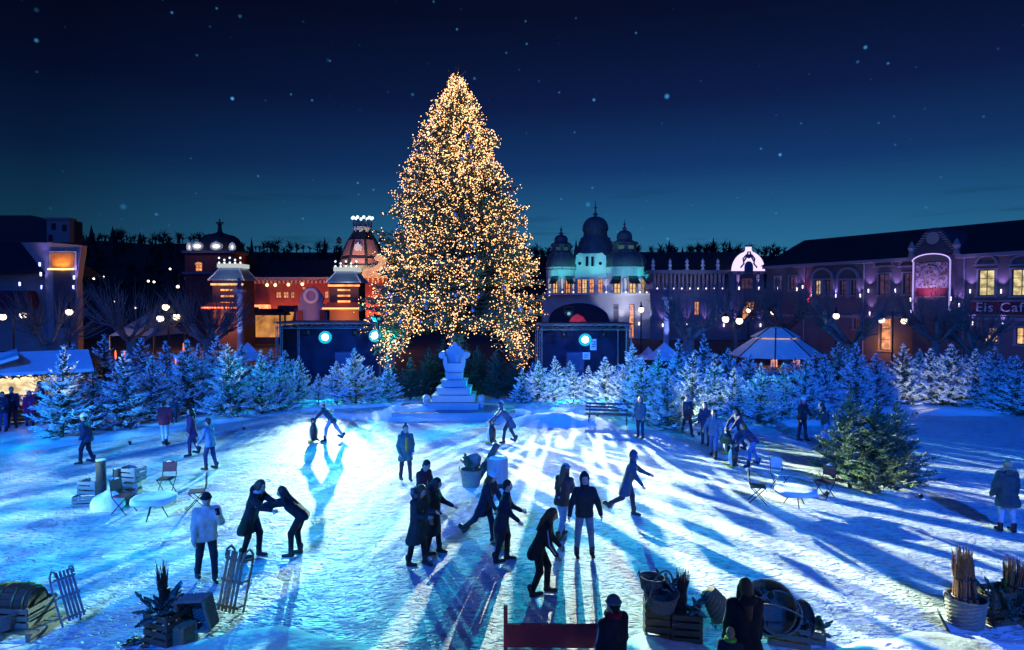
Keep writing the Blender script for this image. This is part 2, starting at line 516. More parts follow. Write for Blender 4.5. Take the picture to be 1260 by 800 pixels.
def snow_z(x, y):
    f = y - edge_y(FAR_EDGE, x)
    n = edge_y(NEAR_EDGE, x) - y
    q = Vector((x, y, 0))
    nz = noise.noise(q * .8) * .5 + noise.noise(q * 2.3) * .25 + noise.noise(q * 5.5) * .13
    z = -.07
    out = max(f, n) + nz * .35
    z += smooth(-.3, .5, out) * .20 + smooth(.2, 2.0, n) * .12
    z += smooth(-.3, .6, out) * nz * .13
    for c, sx, sy, h in MOUNDS:
        e = ((x - c.x) / sx) ** 2 + ((y - c.y) / sy) ** 2
        if e < 4: z += h * math.exp(-e * 1.6) * (1 + nz * .7)
    return z
def heightfield(x0, x1, nx, y0, y1, ny, fz, ypow=1.0):
    V, F = [], []
    for j in range(ny + 1):
        y = y0 + (y1 - y0) * (j / ny) ** ypow
        for i in range(nx + 1):
            x = x0 + (x1 - x0) * i / nx
            V.append((x, y, fz(x, y)))
    for j in range(ny):
        for i in range(nx):
            a = j * (nx + 1) + i
            F.append((a, a + 1, a + nx + 2, a + nx + 1))
    return MB().add(V, F)
ice = MB().add([(-42, 3, 0), (42, 3, 0), (42, 48, 0), (-42, 48, 0)], [(0, 1, 2, 3)]).build('ice_rink', M_ICE)
kind(ice, 'structure')
sn = heightfield(-42, 42, 420, 4, 45, 300, snow_z, 1.35).build('snow_bank', M_SNOW, smooth=True)
kind(sn, 'structure')
def on_snow(p):
    return Vector((p.x, p.y, max(0, snow_z(p.x, p.y))))
# ------------------------------------------------------------------ firs
def fir_mesh(h, rad, seed, twig=1.0, dense=1.0, rt=.022, z0=.06, levels=None, droop=-.02, prof=None, top=True, rise=.62, curl=.16, tuft=2):
    """needled crown: whorls of branches, each a spray of tapering twigs; returns (crown MB, trunk MB, twig tips)"""
    r = random.Random(seed)
    c = MB(); tips = []
    V, F = c.v, c.f
    c.mi = MI = []
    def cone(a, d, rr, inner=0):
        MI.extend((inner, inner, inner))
        x = d.cross(Vector((0, 0, 1)))
        x = x.normalized() if x.length > 1e-4 else Vector((1, 0, 0))
        y = x.cross(d).normalized()
        b = len(V)
        V.append(tuple(a + x * rr)); V.append(tuple(a - x * rr * .5 + y * rr * .87)); V.append(tuple(a - x * rr * .5 - y * rr * .87))
        V.append(tuple(a + d))
        F.extend(((b, b + 1, b + 3), (b + 1, b + 2, b + 3), (b + 2, b, b + 3)))
    nl = levels or int(15 * h / 3.5)
    up_ = Vector((0, 0, 1))
    for lv in range(nl):
        t0 = (lv + r.random() * .7) / nl
        nb = max(5, int((7 + 4 * (1 - t0)) * dense))
        off = r.random() * 7
        for k in range(nb):
            t = min(.985, max(0, t0 + r.uniform(-.6, .6) / nl))
            z = h * (z0 + (0.97 - z0) * t ** .92)
            w = prof(t) if prof else (1 - t) ** .85
            a = off + 2 * PI * k / nb + r.uniform(-.3, .3)
            L = (rad * w + .02 * h * (1 - t) + .03) * r.uniform(.58, 1.18)
            up0 = rise * t + .02 - droop * (1 - t) + r.uniform(-.12, .16)
            dirh = Vector((math.cos(a), math.sin(a), 0)); side = Vector((-dirh.y, dirh.x, 0))
            p = Vector((0, 0, z)); n = max(3, int(L / (.12 * twig)))
            bend = r.uniform(-.12, .12)
            pts = [p + dirh * (L * i / n) + side * (bend * L * (i / n) ** 2) + Vector((0, 0, L * (up0 * i / n + curl * (i / n) ** 2))) for i in range(n + 1)]
            for i in range(n):
                d = pts[i + 1] - pts[i]
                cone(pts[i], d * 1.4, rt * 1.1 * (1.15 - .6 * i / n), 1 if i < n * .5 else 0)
                s_ = i / n
                if s_ < .15: continue
                dn = d.normalized(); sx = dn.cross(up_).normalized(); sy = sx.cross(dn)
                tl = min(L * .5, .36 * twig) * (1.1 - .7 * s_)
                for q in range(tuft):
                    b_ = r.choice((0, PI)) + r.gauss(0, .55)
                    pd = sx * math.cos(b_) + sy * (math.sin(b_) + .15)
                    td = (dn * r.uniform(.55, .95) + pd * r.uniform(.55, .95)).normalized() * tl * r.uniform(.6, 1.25)
                    o0 = pts[i] + d * r.random()
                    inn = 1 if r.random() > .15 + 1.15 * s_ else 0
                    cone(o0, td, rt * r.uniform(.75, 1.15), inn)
                    tips.append(o0 + td)
                    if tl > .12 * twig:
                        tn = td.normalized()
                        for s2 in (-1, 1):
                            o = o0 + td * r.uniform(.3, .6)
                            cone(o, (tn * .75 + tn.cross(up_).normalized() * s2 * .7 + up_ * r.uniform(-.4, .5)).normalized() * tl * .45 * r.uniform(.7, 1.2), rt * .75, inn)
            tips.append(pts[-1])
    if top:
        cone(Vector((0, 0, h * .93)), Vector((r.uniform(-.02, .02), 0, h * .07)), rt * 1.1)
        for k in range(5):
            a = k * 1.257; cone(Vector((0, 0, h * .95)), Vector((math.cos(a), math.sin(a), .7)) * .05 * h * .8, rt * .8)
    tr = MB().tube([(0, 0, -.1), (0, 0, h * .3), (0, 0, h * .7), (0, 0, h * .97)], [.022 * h, .017 * h, .009 * h, .003 * h], 7)
    return c, tr, tips

FIR = []
for i, (hh, rr) in enumerate(((3.5, 1.3), (3.5, 1.5), (3.5, 1.15), (3.5, 1.35), (3.5, 1.6), (3.5, 1.1))):
    c, t, _ = fir_mesh(hh, rr, 40 + i, dense=.95 + .1 * (i % 3), rt=.025, tuft=3, z0=.02, prof=lambda t: (1 - t) ** 1.05)
    FIR.append((c.mesh('crown', M_FROST, mat2=M_DARKFIR, mi=c.mi), t.mesh('trunk', M_BARK)))  # frost on outer twigs; dark inner twigs paint shade into the crown
FIRG = []
for i in range(3):
    c, t, _ = fir_mesh(3.5, 1.2 + .12 * i, 80 + i, dense=1.35, twig=.8, rt=.026, tuft=4, prof=lambda t: (1 - t) ** 1.15)
    FIRG.append((c.mesh('crown', M_GREEN), t.mesh('trunk', M_BARK)))
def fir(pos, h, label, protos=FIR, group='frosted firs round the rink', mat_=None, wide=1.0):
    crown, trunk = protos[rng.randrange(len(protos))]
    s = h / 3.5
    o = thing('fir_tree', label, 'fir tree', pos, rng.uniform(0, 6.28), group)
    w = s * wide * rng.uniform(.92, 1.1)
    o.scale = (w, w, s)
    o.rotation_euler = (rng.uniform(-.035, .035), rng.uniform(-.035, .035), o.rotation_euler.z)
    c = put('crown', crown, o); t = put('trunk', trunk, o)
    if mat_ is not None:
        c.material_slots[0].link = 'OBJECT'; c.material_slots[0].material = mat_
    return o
def fir_row(pts, text, **kw):
    """pts: (pixel x, pixel y of the base, pixel y of the tip)"""
    for i, (px, py, ty) in enumerate(pts):
        p = GP(px, py)
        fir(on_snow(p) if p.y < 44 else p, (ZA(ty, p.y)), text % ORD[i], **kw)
fir_row([(76, 543, 428), (115, 534, 455), (152, 530, 432), (186, 522, 440), (232, 512, 418), (284, 516, 424), (322, 512, 432), (345, 508, 452)],
        'frosted fir, %s from the left in the front row between hut and stage')
fir_row([(58, 515, 448), (92, 512, 424), (128, 508, 412), (160, 506, 435), (178, 503, 416), (205, 502, 421), (222, 500, 436), (246, 498, 424), (268, 500, 414), (298, 498, 424), (318, 496, 438), (336, 494, 430)],
        'frosted fir, %s from the left in the back row between hut and stage')
fir_row([(368, 503, 440), (392, 501, 462), (415, 500, 446), (438, 500, 430), (458, 499, 455), (478, 498, 448), (430, 492, 452), (352, 494, 432)],
        'dim blue fir, %s of the low firs in front of the left stage')
fir_row([(642, 499, 455), (664, 498, 446), (684, 499, 440), (706, 501, 452), (724, 500, 452), (746, 505, 440), (766, 508, 452), (655, 491, 448), (700, 490, 446)],
        'bright frosted fir, %s of the firs in front of the right stage')
fir_row([(790, 522, 440), (822, 528, 452), (850, 524, 432), (880, 520, 440), (905, 522, 452), (935, 522, 446), (962, 520, 450), (990, 518, 442), (1015, 514, 434)],
        'frosted fir, %s from the bench in the front row right of the stage')
fir_row([(778, 502, 424), (808, 500, 432), (836, 500, 418), (868, 498, 412), (895, 497, 430), (922, 498, 436), (950, 496, 446), (978, 497, 440), (1004, 496, 432), (1030, 496, 422)],
        'frosted fir, %s from the bench in the back row right of the stage')
fir_row([(1052, 510, 420), (1080, 502, 436), (1112, 500, 424), (1146, 500, 430), (1172, 502, 424), (1200, 506, 434), (1226, 508, 428), (1252, 512, 436), (1280, 514, 424)],
        'frosted fir, %s from the left of those below the right building')
fir_row([(1062, 490, 442), (1095, 488, 446), (1130, 488, 430), (1162, 488, 436), (1190, 490, 438), (1216, 490, 434), (1244, 492, 440)],
        'frosted fir, %s from the left in the rear row below the right building')
fir_row([(505, 494, 440), (528, 492, 428), (590, 492, 426), (612, 494, 432), (634, 494, 440), (482, 493, 446), (545, 488, 420), (575, 488, 420)],
        'dark green fir, %s of those huddled behind the stone throne', protos=FIRG, group='dark firs behind the throne', mat_=M_DARKFIR, wide=1.15)
for px, py, ty, lab in ((1046, 600, 472, 'green fir with a tall bare leader, left one of the clump on the right ice'),
                        (1078, 606, 486, 'green fir in the middle of the clump on the right ice'),
                        (1102, 603, 490, 'bushy green fir, right one of the clump on the right ice')):
    p = GP(px, py)
    fir(p, ZA(ty, p.y), lab, FIRG, 'green firs on the right ice', wide=1.05)

# ------------------------------------------------------------------ the great Christmas tree
TD = 42.0
TX = XA(562, TD)
TH = ZA(76, TD)
tree_root = thing('christmas_tree', 'towering Christmas tree covered in warm white fairy lights and baubles', 'christmas tree', (TX, TD, 0))
def big_prof(t):
    w = np.interp(t, [0, .08, .17, .33, .52, .65, .80, .9, .97, 1], [1.0, 1.0, .93, .79, .60, .45, .27, .14, .04, .0])
    return float(w)
RB = 4.85
c, t_, tips = fir_mesh(TH, RB, 5, twig=3.0, dense=2.0, tuft=5, rt=.055, z0=.20, levels=54, droop=.22, prof=big_prof, rise=.15, curl=.12)
c.build('crown', M_XMAS, tree_root)
MB().tube([(0, 0, -.1), (0, 0, 6), (0, 0, 13), (0, 0, TH * .97)], [.45, .38, .2, .03], 12).build('trunk', M_BARK, tree_root, True)
# long skirts of branches drooping at both sides of the throne
sk = MB(); sk_tips = []
for sx, zl in ((-1, 1.4), (1, 1.2), (-.75, 2.3), (.8, 2.4)):
    for k in range(9):
        a0 = Vector((sx * rng.uniform(2.6, 3.6), rng.uniform(-3.4, -.2), rng.uniform(4.0, 5.4)))
        a1 = Vector((sx * rng.uniform(3.5, 5.0), a0.y - rng.uniform(.2, .8), zl + rng.uniform(0, 1.5)))
        n = 14
        for i in range(n):
            s = i / n
            p = a0.lerp(a1, s) + Vector((0, 0, .6 * math.sin(s * PI)))
            for q in range(4):
                d = Vector((rng.uniform(-.5, .5), rng.uniform(-.5, .3), rng.uniform(-.45, .2))) * .85
                sk.tube([p, p + d], [.05, .008], 3, cap=False)
                sk_tips.append(p + d)
sk.build('branch_skirt', M_XMAS, tree_root)
tips = tips + sk_tips
lamp_a, lamp_b = MB(), MB()
OCT = [(1, 0, 0), (-1, 0, 0), (0, 1, 0), (0, -1, 0), (0, 0, 1), (0, 0, -1)]
OCF = [(0, 2, 4), (2, 1, 4), (1, 3, 4), (3, 0, 4), (2, 0, 5), (1, 2, 5), (3, 1, 5), (0, 3, 5)]
tips = tips + tips[::2]
rng.shuffle(tips)
nl = 0
for p in tips:
    t = max(0, min(1, (p.z / TH - .2) / .8))
    rr = math.hypot(p.x, p.y); lim = RB * big_prof(t) * .62
    if rr < lim: continue
    nn = noise.noise(Vector((p.x * .75, p.y * .75, p.z * .75)) + Vector((3, 9, 1)))
    keep = 1.0 if t > .5 else .72
    if nn < -.13 - .22 * t: keep = .10
    if rng.random() > keep: continue
    q = p + Vector((rng.uniform(-.14, .14), rng.uniform(-.14, .14), rng.uniform(-.14, .14)))
    s = rng.choice((.022, .025, .028, .033, .044))
    (lamp_a if rng.random() < .72 else lamp_b).add([(q.x + a * s, q.y + b * s, q.z + d * s) for a, b, d in OCT], OCF)
    nl += 1
    if nl > 24000: break
kind(lamp_a.build('fairy_lights', glow('fairy_warm', (1.0, .56, .26), 4.0), tree_root), 'stuff')
kind(lamp_b.build('amber_fairy_lights', glow('fairy_amber', (1.0, .40, .09), 3.4), tree_root), 'stuff')
# baubles hang from the tree: things of their own
bm_blue = mat('blue_bauble', (.35, .55, .95), .15, .8, vary=0)  # blue baubles stand in for blue LED lights, by colour alone
bm_gold = mat('gold_bauble', (.9, .5, .12), .15, .95, vary=0)
bm_silver = mat('silver_bauble', (.8, .85, .95), .12, .95, vary=0)
ball_me = {}
for nm, mm in (('blue', bm_blue), ('gold', bm_gold), ('silver', bm_silver)):
    b = MB().ball((0, 0, 0), 1, 14, 9); b.cyl((0, 0, .95), (0, 0, 1.2), .22, .22, 8)
    ball_me[nm] = b.mesh('bauble', mm, True)
for i in range(72):
    t = rng.random() ** 1.5 * .86
    a = -PI / 2 + rng.uniform(-1.25, 1.25)
    rr = RB * big_prof(t) * rng.uniform(1.0, 1.07) + .05
    nm = ('blue', 'gold', 'silver', 'blue')[i % 4]
    o = put('bauble', ball_me[nm], None, (TX + rr * math.cos(a), TD + rr * math.sin(a), TH * (.21 + .76 * t)))
    s = rng.uniform(.07, .13) if i % 7 else .19
    o.scale = (s, s, s)
    hz = ('bottom', 'lower', 'middle', 'upper', 'top')[min(4, int(t * 5.5))]
    sd = 'left' if math.cos(a) < -.33 else ('right' if math.cos(a) > .33 else 'front')
    tag(o, '%s bauble on the %s part of the Christmas tree, %s side' % ({'blue': 'shiny blue', 'gold': 'golden glass', 'silver': 'silver mirror'}[nm], hz, sd), 'bauble', nm + ' baubles on the christmas tree')

# ------------------------------------------------------------------ stone throne on its stepped pedestal
tp = GP(558, 512)
tp.z = 0
thr = thing('stone_throne', 'pale stone throne with scrolled arms on a stepped pedestal before the Christmas tree', 'monument', tp)
u = tp.y / FPX
M_THR = mat('throne_stone', (.27, .29, .32), .7, vary=.08, scale=3, bump=.15, bscale=25)
MB().box((0.25 * u * 10, .6, .16), (5.9, 3.4, .32)).build('plinth', M_THR, thr)
z = .32
for i, w in enumerate((63, 52, 41.5, 31, 21)):
    hgt = 9.0 * u
    b = MB().box((0, .75, z + hgt / 2 - .015), (w * u, w * u * .62 + .35, hgt - .05)); b.box((0, .75, z + hgt - .04), (w * u + .06, w * u * .62 + .41, .05))
    b.build('step', M_THR, thr)
    z += hgt
# seat block, scrolled arms, crowned back
sb = MB().prism([(-.42, 0), (.42, 0), (.46, .12), (.52, .3), (.48, .45), (-.48, .45), (-.52, .3), (-.46, .12)], .45, 1.15)
sb.build('seat', M_THR, thr).location = (0, 0, z)
for s in (-1, 1):
    a = MB().prism([(s * .34, .40), (s * .52, .36), (s * .56, .55), (s * .5, .8), (s * .36, .8)], .40, 1.15)
    a.cyl((s * .60, .36, .86), (s * .60, 1.18, .86), .17, .17, 16); a.cyl((s * .60, .34, .86), (s * .60, .37, .86), .10, .10, 12)
    a.build('arm', M_THR, thr).location = (0, 0, z)
bk = MB().prism([(-.4, .45), (.4, .45), (.42, .85), (.5, .98), (.44, 1.1), (.34, 1.12), (.3, 1.26), (.16, 1.3), (.1, 1.42), (0, 1.46),
                 (-.1, 1.42), (-.16, 1.3), (-.3, 1.26), (-.34, 1.12), (-.44, 1.1), (-.5, .98), (-.42, .85)], .92, 1.18)
bk.build('backrest', M_THR, thr).location = (0, 0, z)
for s in (-1, 1):
    b = MB().box((s * 34 * u, .25, .32 + .2), (.32, .5, .4)); b.ball((s * 34 * u, .25, .32 + .52), .2, 10, 6)
    b.build('newel', M_THR, thr, True)

# ------------------------------------------------------------------ stages of truss and cloth beside the tree
def truss(m, a, b, w=.29):
    a, b = Vector(a), Vector(b); d = (b - a); n = max(2, int(d.length / .45))
    t = d.normalized(); x = t.cross(Vector((0, 1, 0)) if abs(t.y) < .9 else Vector((1, 0, 0))).normalized(); y = t.cross(x)
    o = [(x * sx + y * sy) * w / 2 for sx, sy in ((-1, -1), (1, -1), (1, 1), (-1, 1))]
    for q in o: m.cyl(a + q, b + q, .026, n=6)
    for i in range(n):
        p0, p1 = a + d * i / n, a + d * (i + 1) / n
        for k in range(4):
            q0, q1 = (o[k], o[(k + 1) % 4]) if i % 2 else (o[(k + 1) % 4], o[k])
            m.cyl(p0 + q0, p1 + q1, .012, n=4)
M_NAVY = mat('navy_backdrop', (.012, .014, .04), .85, vary=.3, scale=2)
M_STAGEFL = mat('stage_floor', (.03, .03, .05), .6, vary=.2)
M_LENS = glow('cyan_lens', (.75, 1.0, 1.0), 8.0, False)
M_HALO = glow('cyan_reflector', (.0, .50, .80), 1.0, False)  # glow put into the ring round the lens to imitate the lamp's halo
M_LENSD = glow('dim_lens', (.3, .9, 1.0), .5, False)
def lamp_head(root_name, label, pos, aim, energy, color, spot=95, r=.40, blend=.4, cat='stage light', gb=(1.0, (20, 20), (.4, .6), (-.3, .02, .1)), lens=None):
    rt = thing(root_name, label, cat, pos)
    d = (Vector(aim) - Vector(pos)).normalized()
    q = d.to_track_quat('Z', 'Y').to_matrix()
    def tr(m): m.v = [tuple(q @ Vector(p)) for p in m.v]; return m
    tr(MB().lathe([(.14, -.42), (.2, -.4), (.24, -.2), (r, .05), (r + .02, .06), (r + .02, .02)], 18, cap=False)).build('housing', M_DKMETAL, rt, True)
    tr(MB().lathe([(.001, .02), (r * .40, .015), (r * .52, .0)], 18, cap=False)).build('lens', lens or M_LENS, rt, True)
    tr(MB().lathe([(r * .52, -.02), (r * .8, .0), (r * .98, .05)], 18, cap=False)).build('reflector', M_HALO if lens is None else M_DKMETAL, rt, True)  # glowing halo ring on the cyan spotlights, plain dark metal on moving heads
    MB().tube([(-r - .06, 0, 0), (-r - .06, 0, .45), (r + .06, 0, .45), (r + .06, 0, 0)], .02, 6).build('yoke', M_DKMETAL, rt)
    b = light('beam', 'SPOT', tuple(d * .12), energy, color, rt, target=tuple(d * 5), spot=spot, blend=blend, radius=.08)
    gobo(b, *gb)
    return rt
def stage(px0, px1, pyt, depth, label, side):
    x0, x1, z1 = XA(px0, depth), XA(px1, depth), ZA(pyt, depth)
    cx = (x0 + x1) / 2; hw = (x1 - x0) / 2; D = 3.2
    s = thing('stage', label, 'stage', (cx, depth, 0))
    MB().box((0, D / 2, .3), (2 * hw, D, .6)).build('floor', M_STAGEFL, s)
    for X in (-hw, hw):
        for Y in (0, D):
            m = MB(); truss(m, (X, Y, 0), (X, Y, z1)); m.build('truss_leg', M_ALU, s)
    for a, b in (((-hw, 0), (hw, 0)), ((-hw, D), (hw, D)), ((-hw, 0), (-hw, D)), ((hw, 0), (hw, D))):
        m = MB(); truss(m, (*a, z1), (*b, z1)); m.build('truss_beam', M_ALU, s)
    MB().box((0, D / 2, z1 + .22), (2 * hw + .5, D + .4, .07)).build('roof_sheet', mat('stage_roof', (.03, .035, .06), .6), s)
    MB().box((0, D + .2, z1 / 2), (2 * hw, .05, z1)).build('backdrop', M_NAVY, s)
    sx = side * hw
    MB().box((sx * .98, D / 2, z1 / 2), (.05, D, z1)).build('side_drape', M_NAVY, s)
    MB().box((side * -.15 * hw, 1.6, 1.5), (1.1, .8, 1.9)).build('console', mat('console', (.03, .04, .10), .6), s)
    for k in (-.45, .45):
        m = MB(); m.ball((hw * k, .25, z1 - .42), .2, 10, 7, (1, 1, 1.3)); m.cyl((hw * k, .25, z1 - .2), (hw * k, .25, z1), .03, n=6)
        m.build('hung_spotlight', M_DKMETAL, s, True)
    light('stage_wash', 'SPOT', (0, .6, z1 - .3), 300, (.02, .16, 1.0), s, target=(0, D + .2, 1.6), spot=140, blend=.6, radius=.2)
    return s, s.location
stage(343, 470, 401, 40.0, 'left stage of aluminium truss with navy drapes and a cyan spotlight', -1)
s2, _ = stage(664, 774, 403, 40.0, 'right stage of aluminium truss with navy drapes and two notices', 1)
for k, (px, py, w, h) in enumerate(((730, 424, .40, .70), (721.5, 438, .46, .44))):
    p = PX(px, py, 40.9) - s2.location
    m = MB().box(p, (w, .03, h)); m.build('notice', mat('notice_paper', (.5, .6, .7), .7, vary=.1), s2)
    m = MB()
    for q in range(3): m.box((p.x, p.y - .02, p.z + h * (.25 - .22 * q)), (w * .6, .01, h * .07))
    m.build('notice_lines', M_NAVY, s2)
CY = (.86, 1.0, .74)
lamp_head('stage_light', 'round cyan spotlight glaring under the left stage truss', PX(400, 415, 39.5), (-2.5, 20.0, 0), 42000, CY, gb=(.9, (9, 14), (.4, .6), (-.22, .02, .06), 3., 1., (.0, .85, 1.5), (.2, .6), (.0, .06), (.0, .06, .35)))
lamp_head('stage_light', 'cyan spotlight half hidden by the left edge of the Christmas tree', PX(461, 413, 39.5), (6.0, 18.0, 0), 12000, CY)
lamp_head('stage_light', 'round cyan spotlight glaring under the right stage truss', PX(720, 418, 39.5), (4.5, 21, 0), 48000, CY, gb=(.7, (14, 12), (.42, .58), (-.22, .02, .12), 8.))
GBM = lambda sd_: (.0, (36, 17), (.51, .55), (-.20, -.01, .03), sd_, 0., (.0, .85, 1.5), (.3, .9), (.1, .3), (.0, .06, 1.0))
lamp_head('stage_light', 'moving head lamp on top of the right stage truss', Vector((XA(700, 40), 40.0, 4.95)), (7.0, 16.0, 0), 100000, CY, r=.2, spot=80, gb=GBM(21.), lens=M_LENSD)
p = Vector((XA(466, 36.6), 36.6, 4.7))
lamp_head('stage_light', 'moving head lamp on a thin stand at the left skirt of the Christmas tree', p, (11.5, 14.0, 0), 210000, CY, r=.18, spot=38, gb=GBM(5.), lens=M_LENSD)
st_ = thing('lamp_stand', 'thin black lamp stand at the left skirt of the Christmas tree', 'lamp stand', (p.x, p.y, 0)); MB().cyl((0, 0, 0), (0, 0, 4.9), .03, n=6).build('pole', M_DKMETAL, st_)
for k in range(3): MB().cyl((0, 0, .9), (math.cos(k * 2.1) * .5, math.sin(k * 2.1) * .5, 0), .02, n=5).build('leg', M_DKMETAL, st_)
# floodlight on a mast left of the rink, outside the view, and one by the building the picture was taken from
def flood_mast(pos, hgt, aim, energy, color, label, spot, gb=None):
    m = thing('floodlight_mast', label, 'floodlight', pos)
    MB().cyl((0, 0, 0), (0, 0, hgt), .11, .07, 10).build('mast', M_DKMETAL, m, True)
    d = (Vector(aim) - Vector(pos) - Vector((0, 0, hgt))).normalized()
    q = d.to_track_quat('Z', 'Y').to_matrix()
    MB().box(d * .1 + Vector((0, 0, hgt + .1)), (.6, .5, .2), q).build('floodlight_head', M_DKMETAL, m)
    b = light('flood', 'SPOT', tuple(d * .35 + Vector((0, 0, hgt + .1))), energy, color, m, target=tuple(d * 9 + Vector((0, 0, hgt + .1))), spot=spot, blend=.5, radius=.15)
    if gb == 2: gobo(b, 1.0, (5, 5), (.4, .6), (-.35, -.03, .28), 2., fringe=(1, 1, 1), dim=(.05, .25, .4))
    elif gb: gobo(b, .25, (16, 26), (.4, .6), (-.9, -.8, 1.0), 2., fringe=(.0, .55, 1.2), core=(.05, .45), far=(.6, .9))
flood_mast((-24, 5, 0), 9, (-9, 24, 0), 38000, (.42, .88, 1.0), 'tall floodlight mast beyond the left side of the rink', 62, True)
BLUE = (.004, .13, 1.0)
flood_mast((-9, -5, 0), 12, (-13, 33, 2), 64000, BLUE, 'blue floodlight mast behind the viewer on the left', 75, 2)
flood_mast((10, -5, 0), 12, (14, 33, 2), 64000, BLUE, 'blue floodlight mast behind the viewer on the right', 75, 2)

# small spotlights on the snow that light single firs
def garden_spot(px, py, aim, energy, col, label, spot=70):
    p = on_snow(GP(px, py)); o = thing('garden_spotlight', label, 'spotlight', p)
    d = (Vector(aim) - p - Vector((0, 0, .12))).normalized(); q = d.to_track_quat('Z', 'Y').to_matrix()
    MB().cyl((0, 0, 0), (0, 0, .1), .015, n=6).build('spike', M_DKMETAL, o)
    m = MB().lathe([(.03, -.1), (.05, -.06), (.06, .03)], 12, cap=False); m.v = [tuple(q @ Vector(v) + Vector((0, 0, .12))) for v in m.v]; m.build('housing', M_DKMETAL, o, True)
    m = MB().lathe([(.001, 0), (.055, 0)], 12, cap=False); m.v = [tuple(q @ Vector(v) + Vector((0, 0, .12))) for v in m.v]; m.build('lens', glow('spot_lens', (1, .95, .8), 6, False), o)
    light('beam', 'SPOT', tuple(d * .1 + Vector((0, 0, .12))), energy, col, o, target=tuple(d * 4 + Vector((0, 0, .12))), spot=spot, blend=.6, radius=.08)
CW = (.75, .95, 1.0)
garden_spot(160, 548, PX(160, 470, 26), 1500, CW, 'small spotlight before the bright white fir left of the maroon jacket')
garden_spot(110, 552, PX(100, 480, 25), 700, (1, .95, .6), 'small spotlight at the foot of the firs nearest the hut')
garden_spot(300, 530, PX(298, 470, 29), 1100, CW, 'small spotlight before the bright firs left of the stage')
garden_spot(690, 512, PX(690, 465, 35), 1300, CW, 'small spotlight before the bright firs of the right stage')
garden_spot(735, 517, PX(742, 460, 34), 1300, CW, 'small spotlight left of the park bench')
garden_spot(860, 537, PX(858, 480, 29), 700, (.8, 1, .6), 'small spotlight among the firs behind the girl with the bag')
garden_spot(1128, 512, PX(1140, 470, 34), 420, (1.0, 1.0, .55), 'bright yellowish spotlight on the snow below the gabled bay')
garden_spot(1018, 612, PX(1062, 570, 18.6), 420, (1.0, 1.0, .6), 'spotlight in the snow before the green fir clump')
garden_spot(1132, 614, PX(1090, 560, 18.6), 260, (1.0, 1.0, .6), 'right spotlight in the snow before the green fir clump')
# ------------------------------------------------------------------ building kit (a facade looks towards local -Y)
def lit_pane(name, col, s, sc=2.5):
    """a lit room seen through glass: uneven warm light"""
    if name in MATS: return MATS[name]
    m = mat(name, (.05, .05, .06), .25, vary=0, emit=col, es=s)
    nt = m.node_tree; b = nt.nodes['Principled BSDF']
    tc = nt.nodes.new('ShaderNodeTexCoord'); n = nt.nodes.new('ShaderNodeTexNoise'); n.inputs['Scale'].default_value = sc
    n.inputs['Detail'].default_value = 3
    nt.links.new(tc.outputs['Object'], n.inputs['Vector'])
    r = nt.nodes.new('ShaderNodeMapRange'); r.inputs[1].default_value = .3; r.inputs[2].default_value = .7
    r.inputs[3].default_value = s * .35; r.inputs[4].default_value = s * 1.5
    nt.links.new(n.outputs['Fac'], r.inputs[0]); nt.links.new(r.outputs[0], b.inputs['Emission Strength'])
    m.cycles.emission_sampling = 'NONE'
    return m
P_ORANGE = lit_pane('pane_orange', (1.0, .36, .12), .9)
P_WARM = lit_pane('pane_warm', (1.0, .58, .22), 1.0)
P_YELLOW = lit_pane('pane_yellow', (1.0, .80, .36), .75)
P_DIM = lit_pane('pane_dim', (.55, .25, .45), .10)
P_DARK = mat('pane_dark', (.01, .012, .02), .12, vary=0)
M_FRAME = mat('window_frame', (.05, .045, .05), .6)
M_WHITEFR = mat('white_frame', (.55, .54, .52), .6)

def wall_holes(x0, x1, z0, z1, holes, y=0., dep=.25):
    m = MB()
    xs = sorted({x0, x1, *[h[0] - h[2] / 2 for h in holes], *[h[0] + h[2] / 2 for h in holes]})
    zs = sorted({z0, z1, *[h[1] for h in holes], *[h[1] + h[3] for h in holes]})
    xs = [x for x in xs if x0 <= x <= x1]; zs = [q for q in zs if z0 <= q <= z1]
    for a, b in zip(xs, xs[1:]):
        for c_, d in zip(zs, zs[1:]):
            cx, cz = (a + b) / 2, (c_ + d) / 2
            if any(abs(cx - h[0]) < h[2] / 2 and h[1] < cz < h[1] + h[3] for h in holes): continue
            m.add([(a, y, c_), (b, y, c_), (b, y, d), (a, y, d)], [(0, 1, 2, 3)])
    for h in holes:
        a, b, c_, d = h[0] - h[2] / 2, h[0] + h[2] / 2, h[1], h[1] + h[3]
        for p, q in (((a, c_), (b, c_)), ((b, c_), (b, d)), ((b, d), (a, d)), ((a, d), (a, c_))):
            m.add([(p[0], y, p[1]), (p[0], y + dep, p[1]), (q[0], y + dep, q[1]), (q[0], y, q[1])], [(0, 1, 2, 3)])
    return m
def window(parent, x, z, w, h, y=0., nx=2, nz=2, pane=P_DARK, fr=M_FRAME, t=.09, name='window', arch=0.):
    m = MB(); y0 = y + .1
    for s in (-1, 1):
        m.box((x + s * (w / 2 - t / 2), y0, z + h / 2), (t, .1, h))
        m.box((x, y0, z + h / 2 + s * (h / 2 - t / 2)), (w - 2 * t, .1, t))
    for i in range(1, nx): m.box((x - w / 2 + w * i / nx, y0, z + h / 2), (t * .7, .07, h - 2 * t))
    for i in range(1, nz): m.box((x, y0, z + h * i / nz), (w - 2 * t, .06, t * .7))
    o = m.build(name, fr, parent)
    if arch:
        n = 10; pts = [(x + math.cos(PI * i / n) * w / 2, z + h + math.sin(PI * i / n) * arch) for i in range(n + 1)]
        MB().prism(pts, y - .01, y + .05).build('arch_light', pane, o)
    MB().box((x, y + .17, z + h / 2), (w, .02, h)).build('pane', pane, o)
    return o
